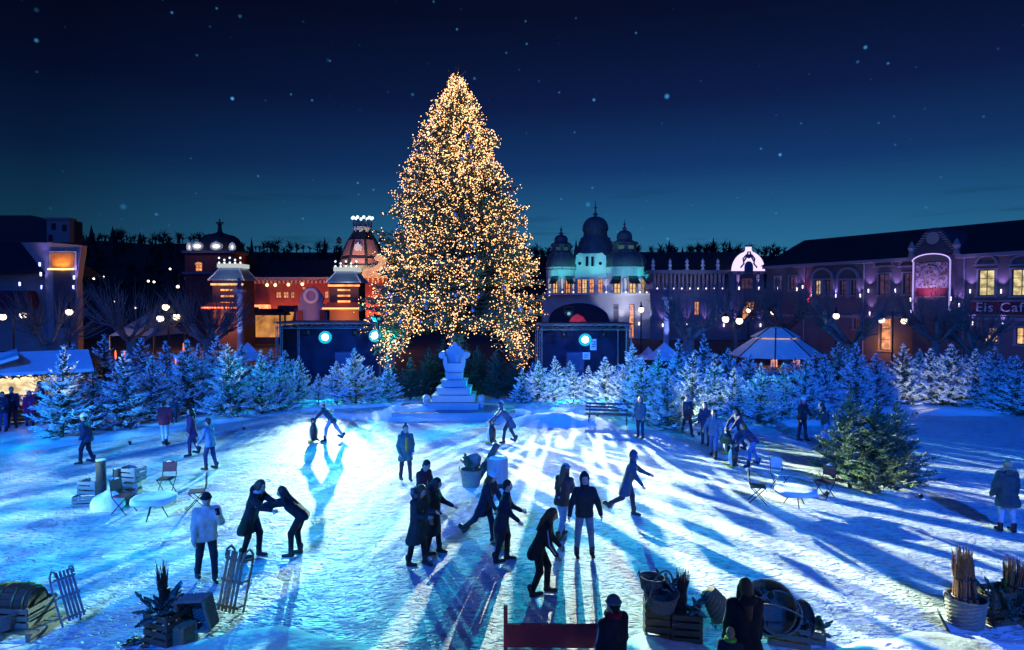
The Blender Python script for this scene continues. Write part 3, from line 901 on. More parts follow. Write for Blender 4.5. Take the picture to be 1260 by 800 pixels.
def hood(parent, x, z, w, r, mat_, y=0., dep=.22, name='window_hood'):
    """segment-arched moulding above a window"""
    n = 12; m = MB()
    for i in range(n):
        a0, a1 = PI * i / n, PI * (i + 1) / n
        q = lambda a, k: (x + math.cos(a) * (w / 2) * k, z + math.sin(a) * r * k)
        m.prism([q(a0, .80), q(a0, 1), q(a1, 1), q(a1, .80)], y - dep, y + .02)
    m.box((x, y - dep / 2 - .02, z - .06), (w * 1.08, dep + .04, .12))
    return m.build(name, mat_, parent)
def uplight(parent, p, energy, col, hgt=3., spot=50, core=None, out=.3, size=.08, tall=.45):
    """small wall lamp washing the wall above it"""
    p = Vector(p)
    o = MB().lathe([(size, 0), (size * 1.1, tall), (size * .6, tall + .02)], 8, p + Vector((0, -out, 0))).build('uplight', core or M_UPW, parent)
    light('wash', 'SPOT', p + Vector((0, -out - .12, tall + .06)), energy, col, parent, target=p + Vector((0, .12, hgt + tall)), spot=spot, blend=.8, radius=.06)
    return o
M_UPW = glow('uplight_white', (.65, .55, 1.0), 5.0, False)
M_UPWARM = glow('uplight_warm', (1.0, .85, .6), 4.0, False)
VIO = (.38, .25, 1.0); CYAN = (.1, .85, .95); WARMW = (1.0, .85, .62)

# ------------------------------------------------------------------ domed palace in the middle
D = 105.0; u = D / FPX
X0 = XA(735, D)
def zx(py): return ZA(py, D)
def lx(px): return XA(px, D) - X0
M_PAL = mat('palace_stone', (.45, .42, .38), .8, vary=.12, scale=.6, bump=.3, bscale=3)
M_PALW = mat('palace_white', (.62, .64, .62), .7, vary=.06, scale=1)
pal = thing('domed_palace', 'pale palace with three dark domes and lit upper windows right of the Christmas tree', 'building', (X0, D, 0))
holes_lo = [(lx(758), 0, 6.2 * u, zx(374) - .05), (lx(777.5), 0, 6.8 * u, zx(374))]
lo = wall_holes(lx(668), lx(812), 0, zx(363), holes_lo)
lo.box(((lx(668) + lx(812)) / 2, 4, zx(363) / 2), (lx(812) - lx(668) - .05, 7.4, zx(363) - .1))
lo.build('ground_floor_wall', M_PAL, pal)
for k in range(8):   # rusticated courses
    MB().box(((lx(668) + lx(812)) / 2, -.03, .7 + k * (zx(363) - .8) / 8), (lx(812) - lx(668), .06, .06)).build('course', M_PAL, pal) if k > 4 else None
MB().box((lx(758), .22, zx(374) / 2), (6.0 * u, .1, zx(374) - .1)).build('door', mat('door_dark', (.05, .03, .04), .5), pal)
window(pal, lx(777.5), .05, 6.6 * u, zx(374) - .1, .1, 1, 3, P_ORANGE, name='lit_door')
MB().box((lx(738), -.35, zx(363) + .15), (lx(806) - lx(668), 1.1, .35)).build('balcony_cornice', M_PALW, pal)
def round_bay(cx, r_, name_windows, zt):
    z0, z1 = zx(363) + .3, zx(331)
    prof = [(r_ * .97, z0), (r_ * .97, zx(341)), (r_, zx(341) + .05), (r_, z1), (r_ * 1.05, z1 + .1), (r_ * 1.05, z1 + .3)]
    MB().lathe(prof, 24, (cx, r_ * .55, 0)).build('bay_wall', M_PALW, pal, False)
    for px, w in name_windows:
        off = lx(px) - cx; a = math.asin(max(-.97, min(.97, off / r_)))
        q = put('window_bay', None, pal, (cx + math.sin(a) * r_ * .98, r_ * .55 - math.cos(a) * r_ * .98, 0), a)
        q.name = 'bay_window'
        m = MB()
        h = zx(343) - zx(361)
        m2 = MB().box((0, -.03, zx(361) + h / 2), (w, .05, h))
        for s in (-1, 0, 1): m.box((s * w * .48, -.1, zx(361) + h / 2), (.12, .1, h))
        for k in range(4): m.box((0, -.1, zx(361) + h * k / 3), (w, .08, .1))
        m.build('window', M_FRAME, q); m2.build('pane', P_WARM if px != 698 else P_ORANGE, q)
        aw = MB().add([(-w * .62, -.12, zx(340)), (w * .62, -.12, zx(340)), (w * .72, -1.3, zx(349)), (-w * .72, -1.3, zx(349)),
                       (-w * .62, -.12, zx(340) - .12), (w * .62, -.12, zx(340) - .12), (w * .72, -1.3, zx(349) - .12), (-w * .72, -1.3, zx(349) - .12)],
                      [(0, 1, 2, 3), (7, 6, 5, 4), (3, 2, 6, 7), (0, 3, 7, 4), (1, 5, 6, 2)])
        aw.build('awning', mat('awning_dark', (.02, .035, .04), .8), q)
round_bay(lx(691), 18.5 * u, ((683, 6.5 * u), (698, 7 * u)), 0)
round_bay(lx(770.5), 26.5 * u, ((758, 8.5 * u), (776, 9 * u), (790, 7 * u)), 0)
for px in (676, 691, 705, 746, 767, 785, 797):
    c0, r_ = (lx(691), 18.5 * u) if px < 720 else (lx(770.5), 26.5 * u)
    off = max(-.985, min(.985, (lx(px) - c0) / r_)); yy = r_ * .55 - math.sqrt(1 - off * off) * r_
    MB().lathe([(.42, zx(361)), (.34, zx(360)), (.3, zx(344)), (.42, zx(342.5))], 10, (lx(px), yy - .15, 0)).build('column', M_PALW, pal, True)
    uplight(pal, (lx(px), yy - .4, zx(361) + .05), 130, WARMW, 3, 46, M_UPWARM, .15, .07, .2)
for px in (683, 698, 758, 776, 790):
    c0, r_ = (lx(691), 18.5 * u) if px < 720 else (lx(770.5), 26.5 * u)
    off = (lx(px) - c0) / r_; yy = r_ * .55 - math.sqrt(max(0, 1 - off * off)) * r_
    light('frieze_wash', 'SPOT', (lx(px), yy - 1.6, zx(343)), 170, (.03, .85, .85), pal, target=(lx(px), yy, zx(335)), spot=95, blend=.7, radius=.1)
# middle bay and gable
cb = [(lx(p), zx(361), w * u, zx(343) - zx(361)) for p, w in ((713, 5), (719.5, 6.5), (728.5, 6.5), (739, 6.5))]
m = wall_holes(lx(704), lx(748), zx(363) + .3, zx(339), cb, .3); m.build('middle_wall', M_PALW, pal)
for k, h in enumerate(cb): window(pal, h[0], h[1], h[2], h[3], .3, 2, 3, P_ORANGE if k != 1 else P_WARM)
gp = [(lx(x), zx(y)) for x, y in ((706, 340), (708, 325), (709, 314), (713, 311), (720, 311.5), (733, 311.5), (741, 311), (746, 315), (747, 326), (748, 340))]
MB().prism(gp, .5, 1.2).build('gable_wall', M_PALW, pal)
for px in (722.5, 729.2): MB().box((lx(px), .48, zx(321.5)), (3 * u, .12, 12 * u)).build('gable_slot', P_DARK, pal)
for px in (713.5, 739): MB().cyl((lx(px), .44, zx(324)), (lx(px), .56, zx(324)), 2.1 * u, n=14).build('round_window', P_DARK, pal)
for px in (719, 726, 733): MB().box((lx(px), .3, zx(320)), (.28, .4, 14 * u)).build('pilaster', M_PALW, pal)
MB().lathe([(19 * u, 0), (18 * u, 4 * u), (14 * u, 9 * u), (8 * u, 11 * u), (.02, 11.6 * u)], 20, (lx(727), 2.2, zx(339)), sy=.55).build('canopy_roof', M_ROOF, pal, True)
for px in (712, 726, 740): light('gable_wash', 'SPOT', (lx(px), -2.2, zx(337)), 200, (.12, .9, .85), pal, target=(lx(px), .5, zx(324)), spot=100, blend=.8, radius=.1)
def dome(name, cpx, tiers, fin, cy, n=28, ribs=0):
    """tiers: list of (half width px, py) from below upwards"""
    d = MB().lathe([(max(.02, w * u), zx(y)) for w, y in tiers], n, (lx(cpx), cy, 0)).build(name, M_DOME, pal, True)
    z0, z1 = zx(fin[1]), zx(fin[0]); hh = z1 - z0
    MB().lathe([(.35, z0 - .1), (.2, z0 + hh * .1), (.5, z0 + hh * .18), (.14, z0 + hh * .3), (.12, z0 + hh * .5), (.26, z0 + hh * .58), (.08, z0 + hh * .66), (.03, z1)], 8, (lx(cpx), cy, 0)).build('finial', M_DOME, d, True)
    if ribs:
        for k in range(ribs):
            a = 2 * PI * (k + .5) / ribs
            MB().tube([(lx(cpx) + math.cos(a) * w * u, cy + math.sin(a) * w * u, zx(y)) for w, y in tiers], .10, 5).build('rib', M_DOME, d)
dome('left_dome', 691, [(18.6, 332), (18.8, 330), (18.8, 326), (18, 321), (16, 316), (14.2, 313.5), (14, 313), (14, 311), (12, 310.5), (11, 302), (12.5, 301.5), (12.5, 300), (9, 298.5), (7.6, 297), (8, 294), (7.2, 291.5), (5, 289.5), (1, 288.4)], (276, 288.6), 18.5 * u * .55, ribs=10)
dome('right_dome', 770.5, [(26.6, 331), (27, 329), (26.8, 324), (25.5, 318), (22.5, 313.5), (18, 311), (17, 310.5), (17, 308.5), (14.5, 308), (14, 300), (16, 299), (16, 297.5), (11, 296), (8.7, 294), (9, 290), (8, 286), (5.2, 283.4), (1, 282)], (268, 282.2), 26.5 * u * .55, ribs=12)
dome('great_dome', 741, [(28, 314), (28, 311.5), (27.4, 307), (25.4, 301), (23.5, 297), (21.5, 294.5), (21.5, 291), (19.5, 290), (19.5, 286.5), (16, 285), (15, 281), (15, 278), (16.6, 275), (16.6, 273.4), (16, 269), (14, 264.5), (10.5, 260.8), (5.5, 258.6), (1.5, 258)], (236, 258.5), 9.0, ribs=14)
for px, py, yy in ((741, 292, -4), (770, 322, -7), (691, 326, -5)): light('dome_wash', 'SPOT', (lx(px), yy, zx(py + 14)), 260, (.35, .8, .9), pal, target=(lx(px), 6, zx(py - 8)), spot=90, blend=.8, radius=.2)
for px in (764, 776): MB().box((lx(px), 26.5 * u * .55 - 13.8 * u, zx(304)), (6.5 * u, .3, 4 * u)).build('cupola_window', lit_pane('pane_teal', (.25, .7, .7), .14), pal)
for px in (687, 696): MB().box((lx(px), 18.5 * u * .55 - 10.8 * u, zx(306)), (5 * u, .3, 4 * u)).build('cupola_window', lit_pane('pane_teal2', (.2, .6, .65), .06), pal)
for px in (765, 786, 804): uplight(pal, (lx(px), -.1, zx(400)), 300, WARMW, 5, 50, M_UPWARM, .3)
for px in (690, 715, 740, 760, 790): light('facade_wash', 'SPOT', (lx(px), -4.5, 3.6), 1300, (.55, .62, 1.0), pal, target=(lx(px), 0, 6.5), spot=90, blend=.9, radius=.2)

# vaulted dark awning before the palace
D2 = 98.0
aw = thing('vaulted_canopy', 'dark barrel-vaulted canopy at the foot of the domed palace', 'canopy', (XA(714, D2), D2, 0))
r_ = 38 * D2 / FPX; zt = ZA(373, D2); zb = ZA(400, D2)
prof = [(-r_ + 2 * r_ * i / 16, zb + (zt - zb) * math.sin(math.acos(abs(-1 + 2 * i / 16))) ** .9) for i in range(17)]
MB().prism(prof + [(r_, zb - .3), (-r_, zb - .3)], 0, 5).build('vault', mat('canvas_dark', (.018, .02, .04), .7), aw)
for i in (0, 4, 8, 12, 16):
    x, z = prof[i]; MB().cyl((x * .99, -.02, 0), (x * .99, -.02, zb), .09, n=6).build('post', M_DKMETAL, aw)
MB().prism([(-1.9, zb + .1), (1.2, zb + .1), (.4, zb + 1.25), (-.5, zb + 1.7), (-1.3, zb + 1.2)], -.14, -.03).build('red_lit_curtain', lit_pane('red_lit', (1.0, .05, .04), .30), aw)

# ------------------------------------------------------------------ long violet-lit wing with the shining gable
D = 101.0; u = D / FPX; X0 = XA(870, D)
M_WING = mat('wing_plaster', (.20, .18, .20), .8, vary=.12, scale=.7)
wing = thing('colonnade_wing', 'long violet lit wing with a colonnade upstairs and finials on its parapet', 'building', (X0, D, 0))
hl = [(lx(857.5), zx(388), 6.5 * u, 17 * u), (lx(882), zx(388), 3 * u, 17 * u), (lx(921), zx(393), 15 * u, 22 * u), (lx(828), zx(388), 6 * u, 16 * u)]
wall_holes(lx(800), lx(946), 0, zx(358), hl).build('ground_floor_wall', M_WING, wing)
for (x, z, w, h), nx, pn in zip(hl, (2, 1, 3, 2), (P_ORANGE, P_ORANGE, P_ORANGE, P_DARK)): window(wing, x, z, w, h, 0, nx, 3, pn)
MB().box((lx(872), .8, zx(357.5)), (lx(946) - lx(800), 2.2, .4)).build('cornice', M_WING, wing)
MB().box((lx(872), 3, zx(346)), (lx(946) - lx(800), .3, 22 * u)).build('loggia_wall', mat('loggia', (.14, .12, .17), .8), wing)
MB().box((lx(872), 1.2, zx(334.5)), (lx(946) - lx(800), 2.6, .55)).build('parapet', M_WING, wing)
MB().add([(lx(798), 2.4, zx(334)), (lx(946), 2.4, zx(334)), (lx(946), 8, zx(305)), (lx(798), 8, zx(305)), (lx(798), 14, zx(334)), (lx(946), 14, zx(334))],
         [(0, 1, 2, 3), (3, 2, 5, 4), (0, 3, 4), (1, 5, 2)]).build('roof', M_ROOF, wing)
k = 0
for px in range(806, 892, 5):
    MB().lathe([(.32, zx(356.5)), (.24, zx(355.5)), (.20, zx(338.5)), (.33, zx(336.5))], 8, (lx(px), .4, 0)).build('column', M_WING, wing, True)
    if k % 2 == 0: uplight(wing, (lx(px + 2.5), .1, zx(356.4)), 62, (.5, .35, 1.0), 2.2, 60, None, .2, .07, .25)
    k += 1
for px in (804, 825, 846, 865.5, 884):
    MB().lathe([(.3, zx(333)), (.3, zx(331)), (.12, zx(329)), (.36, zx(326.5)), (.14, zx(324)), (.3, zx(322)), (.05, zx(318))], 8, (lx(px), .5, 0)).build('finial', M_PALW, wing, True)
light('finial_wash', 'SPOT', (lx(845), -6, zx(340)), 420, (.4, .6, 1.0), wing, target=(lx(845), .5, zx(326)), spot=110, blend=.8, radius=.2)
for px in (815, 845, 868, 890, 905, 935): uplight(wing, (lx(px), -.05, zx(402)), 420, VIO, 6, 62, None, .3)
# pavilion gable with the glowing half round
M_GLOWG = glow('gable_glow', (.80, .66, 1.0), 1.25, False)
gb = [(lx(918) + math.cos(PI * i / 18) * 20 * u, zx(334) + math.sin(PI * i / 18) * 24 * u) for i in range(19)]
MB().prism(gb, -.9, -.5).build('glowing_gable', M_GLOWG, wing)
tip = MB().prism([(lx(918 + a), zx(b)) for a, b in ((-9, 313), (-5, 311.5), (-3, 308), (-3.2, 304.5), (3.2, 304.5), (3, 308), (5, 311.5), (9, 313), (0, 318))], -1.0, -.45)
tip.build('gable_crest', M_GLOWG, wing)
M_DKSTONE = mat('gable_carving', (.12, .10, .16), .7)
MB().prism([(lx(918) + math.cos(PI * i / 10) * 5.2 * u, zx(329) + math.sin(PI * i / 10) * 7 * u) for i in range(11)] + [(lx(912.8), zx(334)), (lx(923.2), zx(334))], -1.05, -.85).build('gable_niche', M_DKSTONE, wing)
cv = MB()
for s in (-1, 1):
    cv.tube([(lx(918 + s * 3), -1.0, zx(314)), (lx(918 + s * 7), -1.0, zx(319)), (lx(918 + s * 6), -1.0, zx(325)), (lx(918 + s * 10), -1.0, zx(330))], .13, 5)
    cv.tube([(lx(918 + s * 1), -1.0, zx(310)), (lx(918 + s * 3), -1.0, zx(317)), (lx(918 + s * 6), -1.0, zx(322))], .13, 5)
cv.ball((lx(918), -1.0, zx(316)), .35, 8, 5)
cv.build('carved_ornament', M_DKSTONE, wing)
MB().box((lx(918), -.35, zx(335.5)), (44 * u, 1.2, .4)).build('gable_cornice', M_WING, wing)
MB().box((lx(918), .2, zx(346)), (42 * u, .9, 20 * u)).build('pavilion_wall', M_WING, wing)
window(wing, lx(918), zx(356), 15 * u, 14 * u, -.42, 3, 2, P_DIM)
for px in (906, 930):
    MB().lathe([(.42, zx(357)), (.3, zx(355)), (.26, zx(339)), (.45, zx(337))], 8, (lx(px), -.6, 0)).build('column', M_WING, wing, True)
    uplight(wing, (lx(px), -.9, zx(357)), 240, (.55, .4, 1.0), 2.4, 50)

# ------------------------------------------------------------------ red brick building at the left, with its two domed towers
D = 114.0; u = D / FPX; X0 = XA(360, D)
M_RED = mat('red_brick', (.20, .045, .04), .85, vary=.2, scale=1.2, bump=.3, bscale=6)
M_REDROOF = mat('brown_roof', (.05, .022, .024), .85, vary=.2, scale=1)
M_SAND = mat('sandstone', (.45, .33, .22), .8, vary=.12)
red = thing('red_brick_building', 'long dark red brick building with corbelled eaves left of the Christmas tree', 'building', (X0, D, 0))
hl = [(lx(343), zx(367), 7 * u, 8 * u), (lx(352), zx(367), 7 * u, 8 * u), (lx(317), zx(408), 16 * u, 14 * u), (lx(333), zx(408), 12 * u, 14 * u), (lx(374), zx(357), 5 * u, 4 * u), (lx(360), zx(367), 5 * u, 8 * u), (lx(402), zx(367), 5 * u, 9 * u)]
wall_holes(lx(228), lx(486), 0, zx(345), hl).build('wall', M_RED, red)
for (x, z, w, h), nx in zip(hl, (2, 2, 3, 2, 1, 2, 2)): window(red, x, z, w, h, 0, nx, 2, P_ORANGE if z > 4 else P_WARM)
MB().box((lx(357), .15, zx(343)), (lx(486) - lx(228), .7, .5)).build('cornice', M_SAND, red)
for px in np.arange(300, 412, 5.0): MB().box((lx(px), -.15, zx(346.8)), (2.1 * u, .5, 4 * u)).build('corbel', M_SAND, red)
MB().add([(lx(228), .3, zx(342)), (lx(486), .3, zx(342)), (lx(486), 9, zx(316)), (lx(228), 9, zx(316)), (lx(228), 18, zx(342)), (lx(486), 18, zx(342))],
         [(0, 1, 2, 3), (3, 2, 5, 4), (0, 3, 4), (1, 5, 2)]).build('roof', M_REDROOF, red)
for px, w in ((323, 23), (247, 14), (268, 10)):
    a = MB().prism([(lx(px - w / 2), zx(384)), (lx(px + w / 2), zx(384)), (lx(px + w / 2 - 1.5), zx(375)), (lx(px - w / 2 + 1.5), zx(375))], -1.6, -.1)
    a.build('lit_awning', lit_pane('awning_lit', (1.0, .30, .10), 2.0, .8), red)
for px, py in ((240, 354), (244, 354), (331, 351), (341, 351), (357, 350.5), (374, 350), (222, 353)):
    MB().ball((lx(px), -.8, zx(py)), .28, 8, 6).build('bulb_lamp', glow('amber_bulb', (1.0, .62, .30), 3.5, False), red)
for px in (310, 338, 365, 395): light('warm_wash', 'SPOT', (lx(px), -3.5, 1.0), 2200, (1.0, .30, .10), red, target=(lx(px), 0, 4.5), spot=110, blend=.8, radius=.2)
# dome tower
tw = thing('domed_brick_tower', 'square brick tower with a black dome ringed by white lit oval dormers', 'tower', (XA(268, D - 1), D - 4, 0))
X0 = XA(268, D - 4); D -= 4; u = D / FPX
hw = 30 * u
wall_holes(-hw, hw, 0, zx(310), [(lx(255), zx(334), 9 * u, 8.5 * u)]).build('wall', M_RED, tw)
window(tw, lx(255), zx(334), 9 * u, 8.5 * u, 0, 2, 2, P_ORANGE, arch=3 * u)
MB().box((0, 4.5, zx(310) / 2), (2 * hw - .1, 8.4, zx(310) - .1)).build('tower_core', M_RED, tw)
for z in (310, 336): MB().box((0, 3, zx(z)), (2 * hw + .6, 7, .4)).build('string_course', M_DKSTONE, tw)
MB().lathe([(29 * u, zx(310)), (30 * u, zx(308)), (29.5 * u, zx(304)), (26.5 * u, zx(297)), (22 * u, zx(290)), (17 * u, zx(286.5)), (9 * u, zx(285)), (1, zx(284))], 8, (0, 4.2, 0), a0=PI / 8, a1=PI / 8 + 2 * PI).build('dome', M_ROOF, tw)
fz0, fz1 = zx(285.5), zx(265)
MB().lathe([(1.1, fz0 - .3), (.4, fz0 + .6), (.3, fz0 + 1.6), (.5, fz0 + 1.75), (.15, fz0 + 1.9), (.1, fz1)], 8, (0, 4.2, 0)).box((0, 4.2, fz1 - .75), (1.3, .2, .25)).build('cross_finial', M_ROOF, tw)
M_OVAL = glow('dormer_glow', (.95, .9, .78), 1.15, False)
for px, rx in ((241, 3), (256, 7), (279, 7), (294, 3.6)):
    yy = -.5 if 245 < px < 290 else 1.0
    o = MB(); o.lathe([(rx * u * .72, -.15), (rx * u * .72, .15)], 18); o.v = [(a, b2, c2) for a, b2, c2 in [(p[0], p[2], p[1] * (3.6 / max(rx, 3.6) if rx > 4 else 1.5)) for p in o.v]]
    oo = o.build('oval_dormer', M_OVAL, tw); oo.location = (lx(px), yy, zx(303.5))
    fr = MB(); n = 18
    fr.tube([(math.cos(2 * PI * i / n) * rx * u * .9, -.1, math.sin(2 * PI * i / n) * 4.2 * u) for i in range(n + 1)], .22, 6, cap=False)
    fr.ball((0, -.1, 4.5 * u), .3, 8, 5); fr.build('dormer_surround', M_PALW, tw).location = (lx(px), yy, zx(303.5))
    light('dormer_wash', 'POINT', (lx(px), yy - 1.3, zx(303.5)), 22, (1, .95, .85), tw, radius=.2)
# pink-panelled dome tower by the Christmas tree
D = 110.0; u = D / FPX; X0 = XA(440, D)
t2 = thing('crowned_dome_tower', 'tower with a pink lit panelled dome and a crown of finials beside the Christmas tree', 'tower', (X0, D, 0))
MB().box((lx(444), 4, zx(341) / 2), (66 * u, 8, zx(341))).build('wall', M_RED, t2)
for px in np.arange(418, 478, 6.): MB().box((lx(px), -.2, zx(345)), (2.5 * u, .5, 6 * u)).build('corbel', M_SAND, t2)
MB().box((lx(444), 3.8, zx(340)), (68 * u, 8.4, .6)).build('cornice', M_SAND, t2)
MB().box((lx(447), 4, zx(332.5)), (54 * u, 6.4, 14 * u)).build('lantern_wall', M_SAND, t2)
TI = [(29, 326), (28.6, 324), (26.5, 318), (25.2, 313.5), (22, 303), (17, 293.5), (13.5, 288), (9.5, 281.5)]
M_PINK = mat('copper_panel', (.55, .24, .20), .45, vary=.15, scale=1)
MB().lathe([(w * u * .96, zx(y)) for w, y in TI], 8, (lx(440), 4, 0), a0=PI / 8, a1=PI / 8 + 2 * PI).build('dome', M_ROOF, t2)
for k in range(8):
    a = PI / 8 + 2 * PI * k / 8
    MB().tube([(lx(440) + math.cos(a) * w * u, 4 + math.sin(a) * w * u, zx(y)) for w, y in TI], .22, 6).build('rib', M_ROOF, t2)
    a2 = a + 2 * PI / 8
    if math.sin((a + a2) / 2) > .5: continue
    for i0, i1 in ((1, 2), (3, 5)):
        V = []
        for (w, y) in (TI[i0], TI[i1]):
            for t in (.09, .91):
                V.append((lx(440) + (math.cos(a) * (1 - t) + math.cos(a2) * t) * w * u * .99, 4 + (math.sin(a) * (1 - t) + math.sin(a2) * t) * w * u * .99, zx(y)))
        nrm = Vector((math.cos((a + a2) / 2), math.sin((a + a2) / 2), .5)) * .12
        V2 = [tuple(Vector(p) + nrm) for p in V]
        MB().add(V + V2, [(4, 5, 7, 6), (0, 4, 6, 2), (1, 3, 7, 5), (0, 1, 5, 4), (2, 6, 7, 3)]).build('dome_panel', M_PINK, t2)
for px in (420, 440, 461): light('dome_wash', 'SPOT', (lx(px), -5.5, zx(330)), 700, (1.0, .75, .65), t2, target=(lx(px), 1.2, zx(314)), spot=70, blend=.8, radius=.2)
MB().lathe([(9 * u, zx(283)), (11.5 * u, zx(279)), (11.5 * u, zx(276.5)), (9 * u, zx(276))], 14, (lx(440), 4, 0)).build('crown_base', M_PALW, t2)
M_FINB = glow('crown_bulb', (.75, .95, 1.0), 2.0, False)
for k in range(10):
    a = 2 * PI * k / 10
    p = Vector((lx(440) + math.cos(a) * 10 * u, 4 + math.sin(a) * 10 * u, 0))
    MB().lathe([(.3, zx(276.5)), (.34, zx(271)), (.14, zx(267))], 7, p).build('crown_finial', mat('blue_enamel', (.05, .12, .2), .4), t2)
    MB().ball((p.x + math.cos(a) * .35, p.y, zx(264.5)), .27, 8, 5).build('crown_bulb', M_FINB, t2)
for px, py in ((414, 294), (466, 292)):
    MB().lathe([(.5, zx(py + 4)), (.3, zx(py + 2)), (.5, zx(py)), (.1, zx(py - 4))], 7, (lx(px), 2, 0)).build('corner_finial', M_ROOF, t2)
sh = MB().prism([(lx(440) + x * u, zx(305) + z * u) for x, z in ((-4, -3), (4, -3), (5, 1), (3.4, 5), (1.2, 5.5), (0, 8), (-1.2, 5.5), (-3.4, 5), (-5, 1))], -.0, .35)
sh.build('crest', M_PALW, t2).location = (0, 4 - 25 * u, 0)
vol = MB().prism([(lx(x), zx(y)) for x, y in ((448, 341), (482, 341), (482, 327), (477, 318), (472, 313.5), (466, 313), (462, 317), (463, 321), (468, 322), (465, 327), (458, 330), (451, 331), (447, 335))], -.8, .2)
vol.build('scroll_gable', M_SAND, t2)
for px in (455, 472): light('scroll_wash', 'SPOT', (lx(px), -4, zx(344)), 800, (1.0, .72, .34), t2, target=(lx(px), -.4, zx(328)), spot=95, blend=.8, radius=.2)
light('lantern_wash', 'SPOT', (lx(437), -3.5, zx(345)), 500, (1.0, .85, .5), t2, target=(lx(437), 1, zx(331)), spot=80, blend=.8, radius=.2)
for px in (408, 456, 462): light('wall_wash', 'SPOT', (lx(px), -3, 2.0), 3200, (1.0, .26, .10), t2, target=(lx(px), 0, 8), spot=100, blend=.8, radius=.2)

# ------------------------------------------------------------------ kiosk towers with pagoda roofs
def kiosk(cpx, D, pyr0, pyr1, hwr, pyb, label, awn, bands, extra_x=0):
    u = D / FPX; z = lambda py: ZA(py, D)
    k = thing('kiosk_tower', label, 'kiosk', (XA(cpx, D), D, 0))
    hb = hwr * .84 * u
    MB().box((0, hb, z(pyr1) / 2), (2 * hb, 2 * hb, z(pyr1))).build('body', mat('kiosk_dark', (.06, .035, .04), .7), k)
    prof = [(hwr, pyr1), (hwr * .97, pyr1 - 1.5), (hwr * .8, pyr1 - (pyr1 - pyr0) * .4), (hwr * .62, pyr1 - (pyr1 - pyr0) * .75), (hwr * .52, pyr0)]
    M_MET = mat('zinc_roof', (.30, .36, .38), .38, .7, vary=.15, scale=2)
    MB().lathe([(w * u * 1.414, z(y)) for w, y in prof], 4, (0, hb, 0), a0=PI / 4, a1=PI / 4 + 2 * PI).build('roof', M_MET, k)
    for a in range(4):
        an = PI / 4 + a * PI / 2
        MB().tube([(math.cos(an) * w * u * 1.414, hb + math.sin(an) * w * u * 1.414, z(y)) for w, y in prof], .09, 6).build('roof_rib', M_PALW, k)
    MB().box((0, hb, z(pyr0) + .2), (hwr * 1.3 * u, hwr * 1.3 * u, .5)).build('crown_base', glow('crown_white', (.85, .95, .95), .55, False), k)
    for i in range(5):
        x = (-.6 + .3 * i) * hwr * u
        MB().lathe([(.10, z(pyr0) + .4), (.07, z(pyr0 - 8)), (.16, z(pyr0 - 9)), (.05, z(pyr0 - 11))], 6, (x, hb - hwr * .55 * u, 0)).build('crown_finial', M_DKMETAL, k)
        for q in (5.5, 11.5 - (i % 2) * 2.5):
            MB().ball((x + .12, hb - hwr * .56 * u - .1, z(pyr0 - q)), .125, 8, 5).build('crown_bulb', M_FINB, k)
    light('roof_wash', 'POINT', (0, -2.2, z(pyr1 - 10)), 110, (.75, .95, 1.0), k, radius=.3)
    for i, py in enumerate(bands):
        w = 7.5 if i else hwr * .9
        MB().box((0, -.1, z(py)), (2 * w * u, .16, 2.2 * u)).build('lit_louvre', lit_pane('louvre_lit', (1.0, .36, .10), 2.0, 1.0), k)
    a0, a1, wv = awn
    m = MB(); w = wv * u
    m.add([(-w - .2, -1.6, z(a1)), (w, -1.6, z(a1)), (w * .9, -.1, z(a0)), (-w * .9, -.1, z(a0)), (-w - .2, -1.6, z(a1) - .12), (w, -1.6, z(a1) - .12), (w * .9, -.1, z(a0) - .12), (-w * .9, -.1, z(a0) - .12)],
          [(0, 1, 2, 3), (7, 6, 5, 4), (0, 4, 5, 1), (0, 3, 7, 4), (1, 5, 6, 2)])
    m.build('awning', mat('red_awning', (.55, .06, .04), .7), k)
    MB().box((0, -1.68, z(a1) + .05), (2 * w, .1, 1.6 * u)).build('neon_tube', glow('neon_red', (1.0, .25, .08), 3.5, False), k)
    light('awning_wash', 'POINT', (0, -2.6, z(a1 + 8)), 1600, (1.0, .3, .08), k, radius=.3)
    return k
kiosk(280, 82, 328.5, 345, 22, 385, 'kiosk tower with zinc pagoda roof in front of the domed brick tower', (372, 379, 24), (350, 357, 364.5, 373))
kiosk(423.5, 80, 333, 348, 21.5, 392, 'kiosk tower with zinc pagoda roof and glowing red awning near the Christmas tree', (372, 380, 22), (351.5, 357, 364, 371))
# ornate fairground front between the kiosks
D = 84.0; u = D / FPX
fg = thing('fairground_front', 'dark scrolled fairground gable between the two kiosk towers', 'facade', (XA(383, D), D, 0))
pts = [(-19, 398), (19, 398), (19, 385), (16, 382), (17, 377), (13, 373), (15, 368), (10, 359), (5, 354), (0, 352.5), (-5, 354), (-10, 359), (-15, 368), (-13, 373), (-17, 377), (-16, 382), (-19, 385)]
MB().prism([(x * u, ZA(y, D)) for x, y in pts], 0, .5).build('gable', mat('gable_grey', (.22, .22, .28), .8), fg)
n = 20; MB().tube([(math.cos(2 * PI * i / n) * 8 * u, -.05, ZA(364, D) + math.sin(2 * PI * i / n) * 8 * u) for i in range(n + 1)], .2, 6, cap=False).build('ring_moulding', M_PALW, fg)
for s in (-1, 1): MB().box((s * 14 * u, -.1, ZA(388, D)), (7 * u, .2, 12 * u)).build('red_panel', M_RED, fg)
MB().prism([(-26 * u, ZA(398, D)), (26 * u, ZA(398, D)), (22 * u, ZA(376, D) - .3), (-22 * u, ZA(376, D) - .3)], .6, 3).build('rear_roof', M_REDROOF, fg)
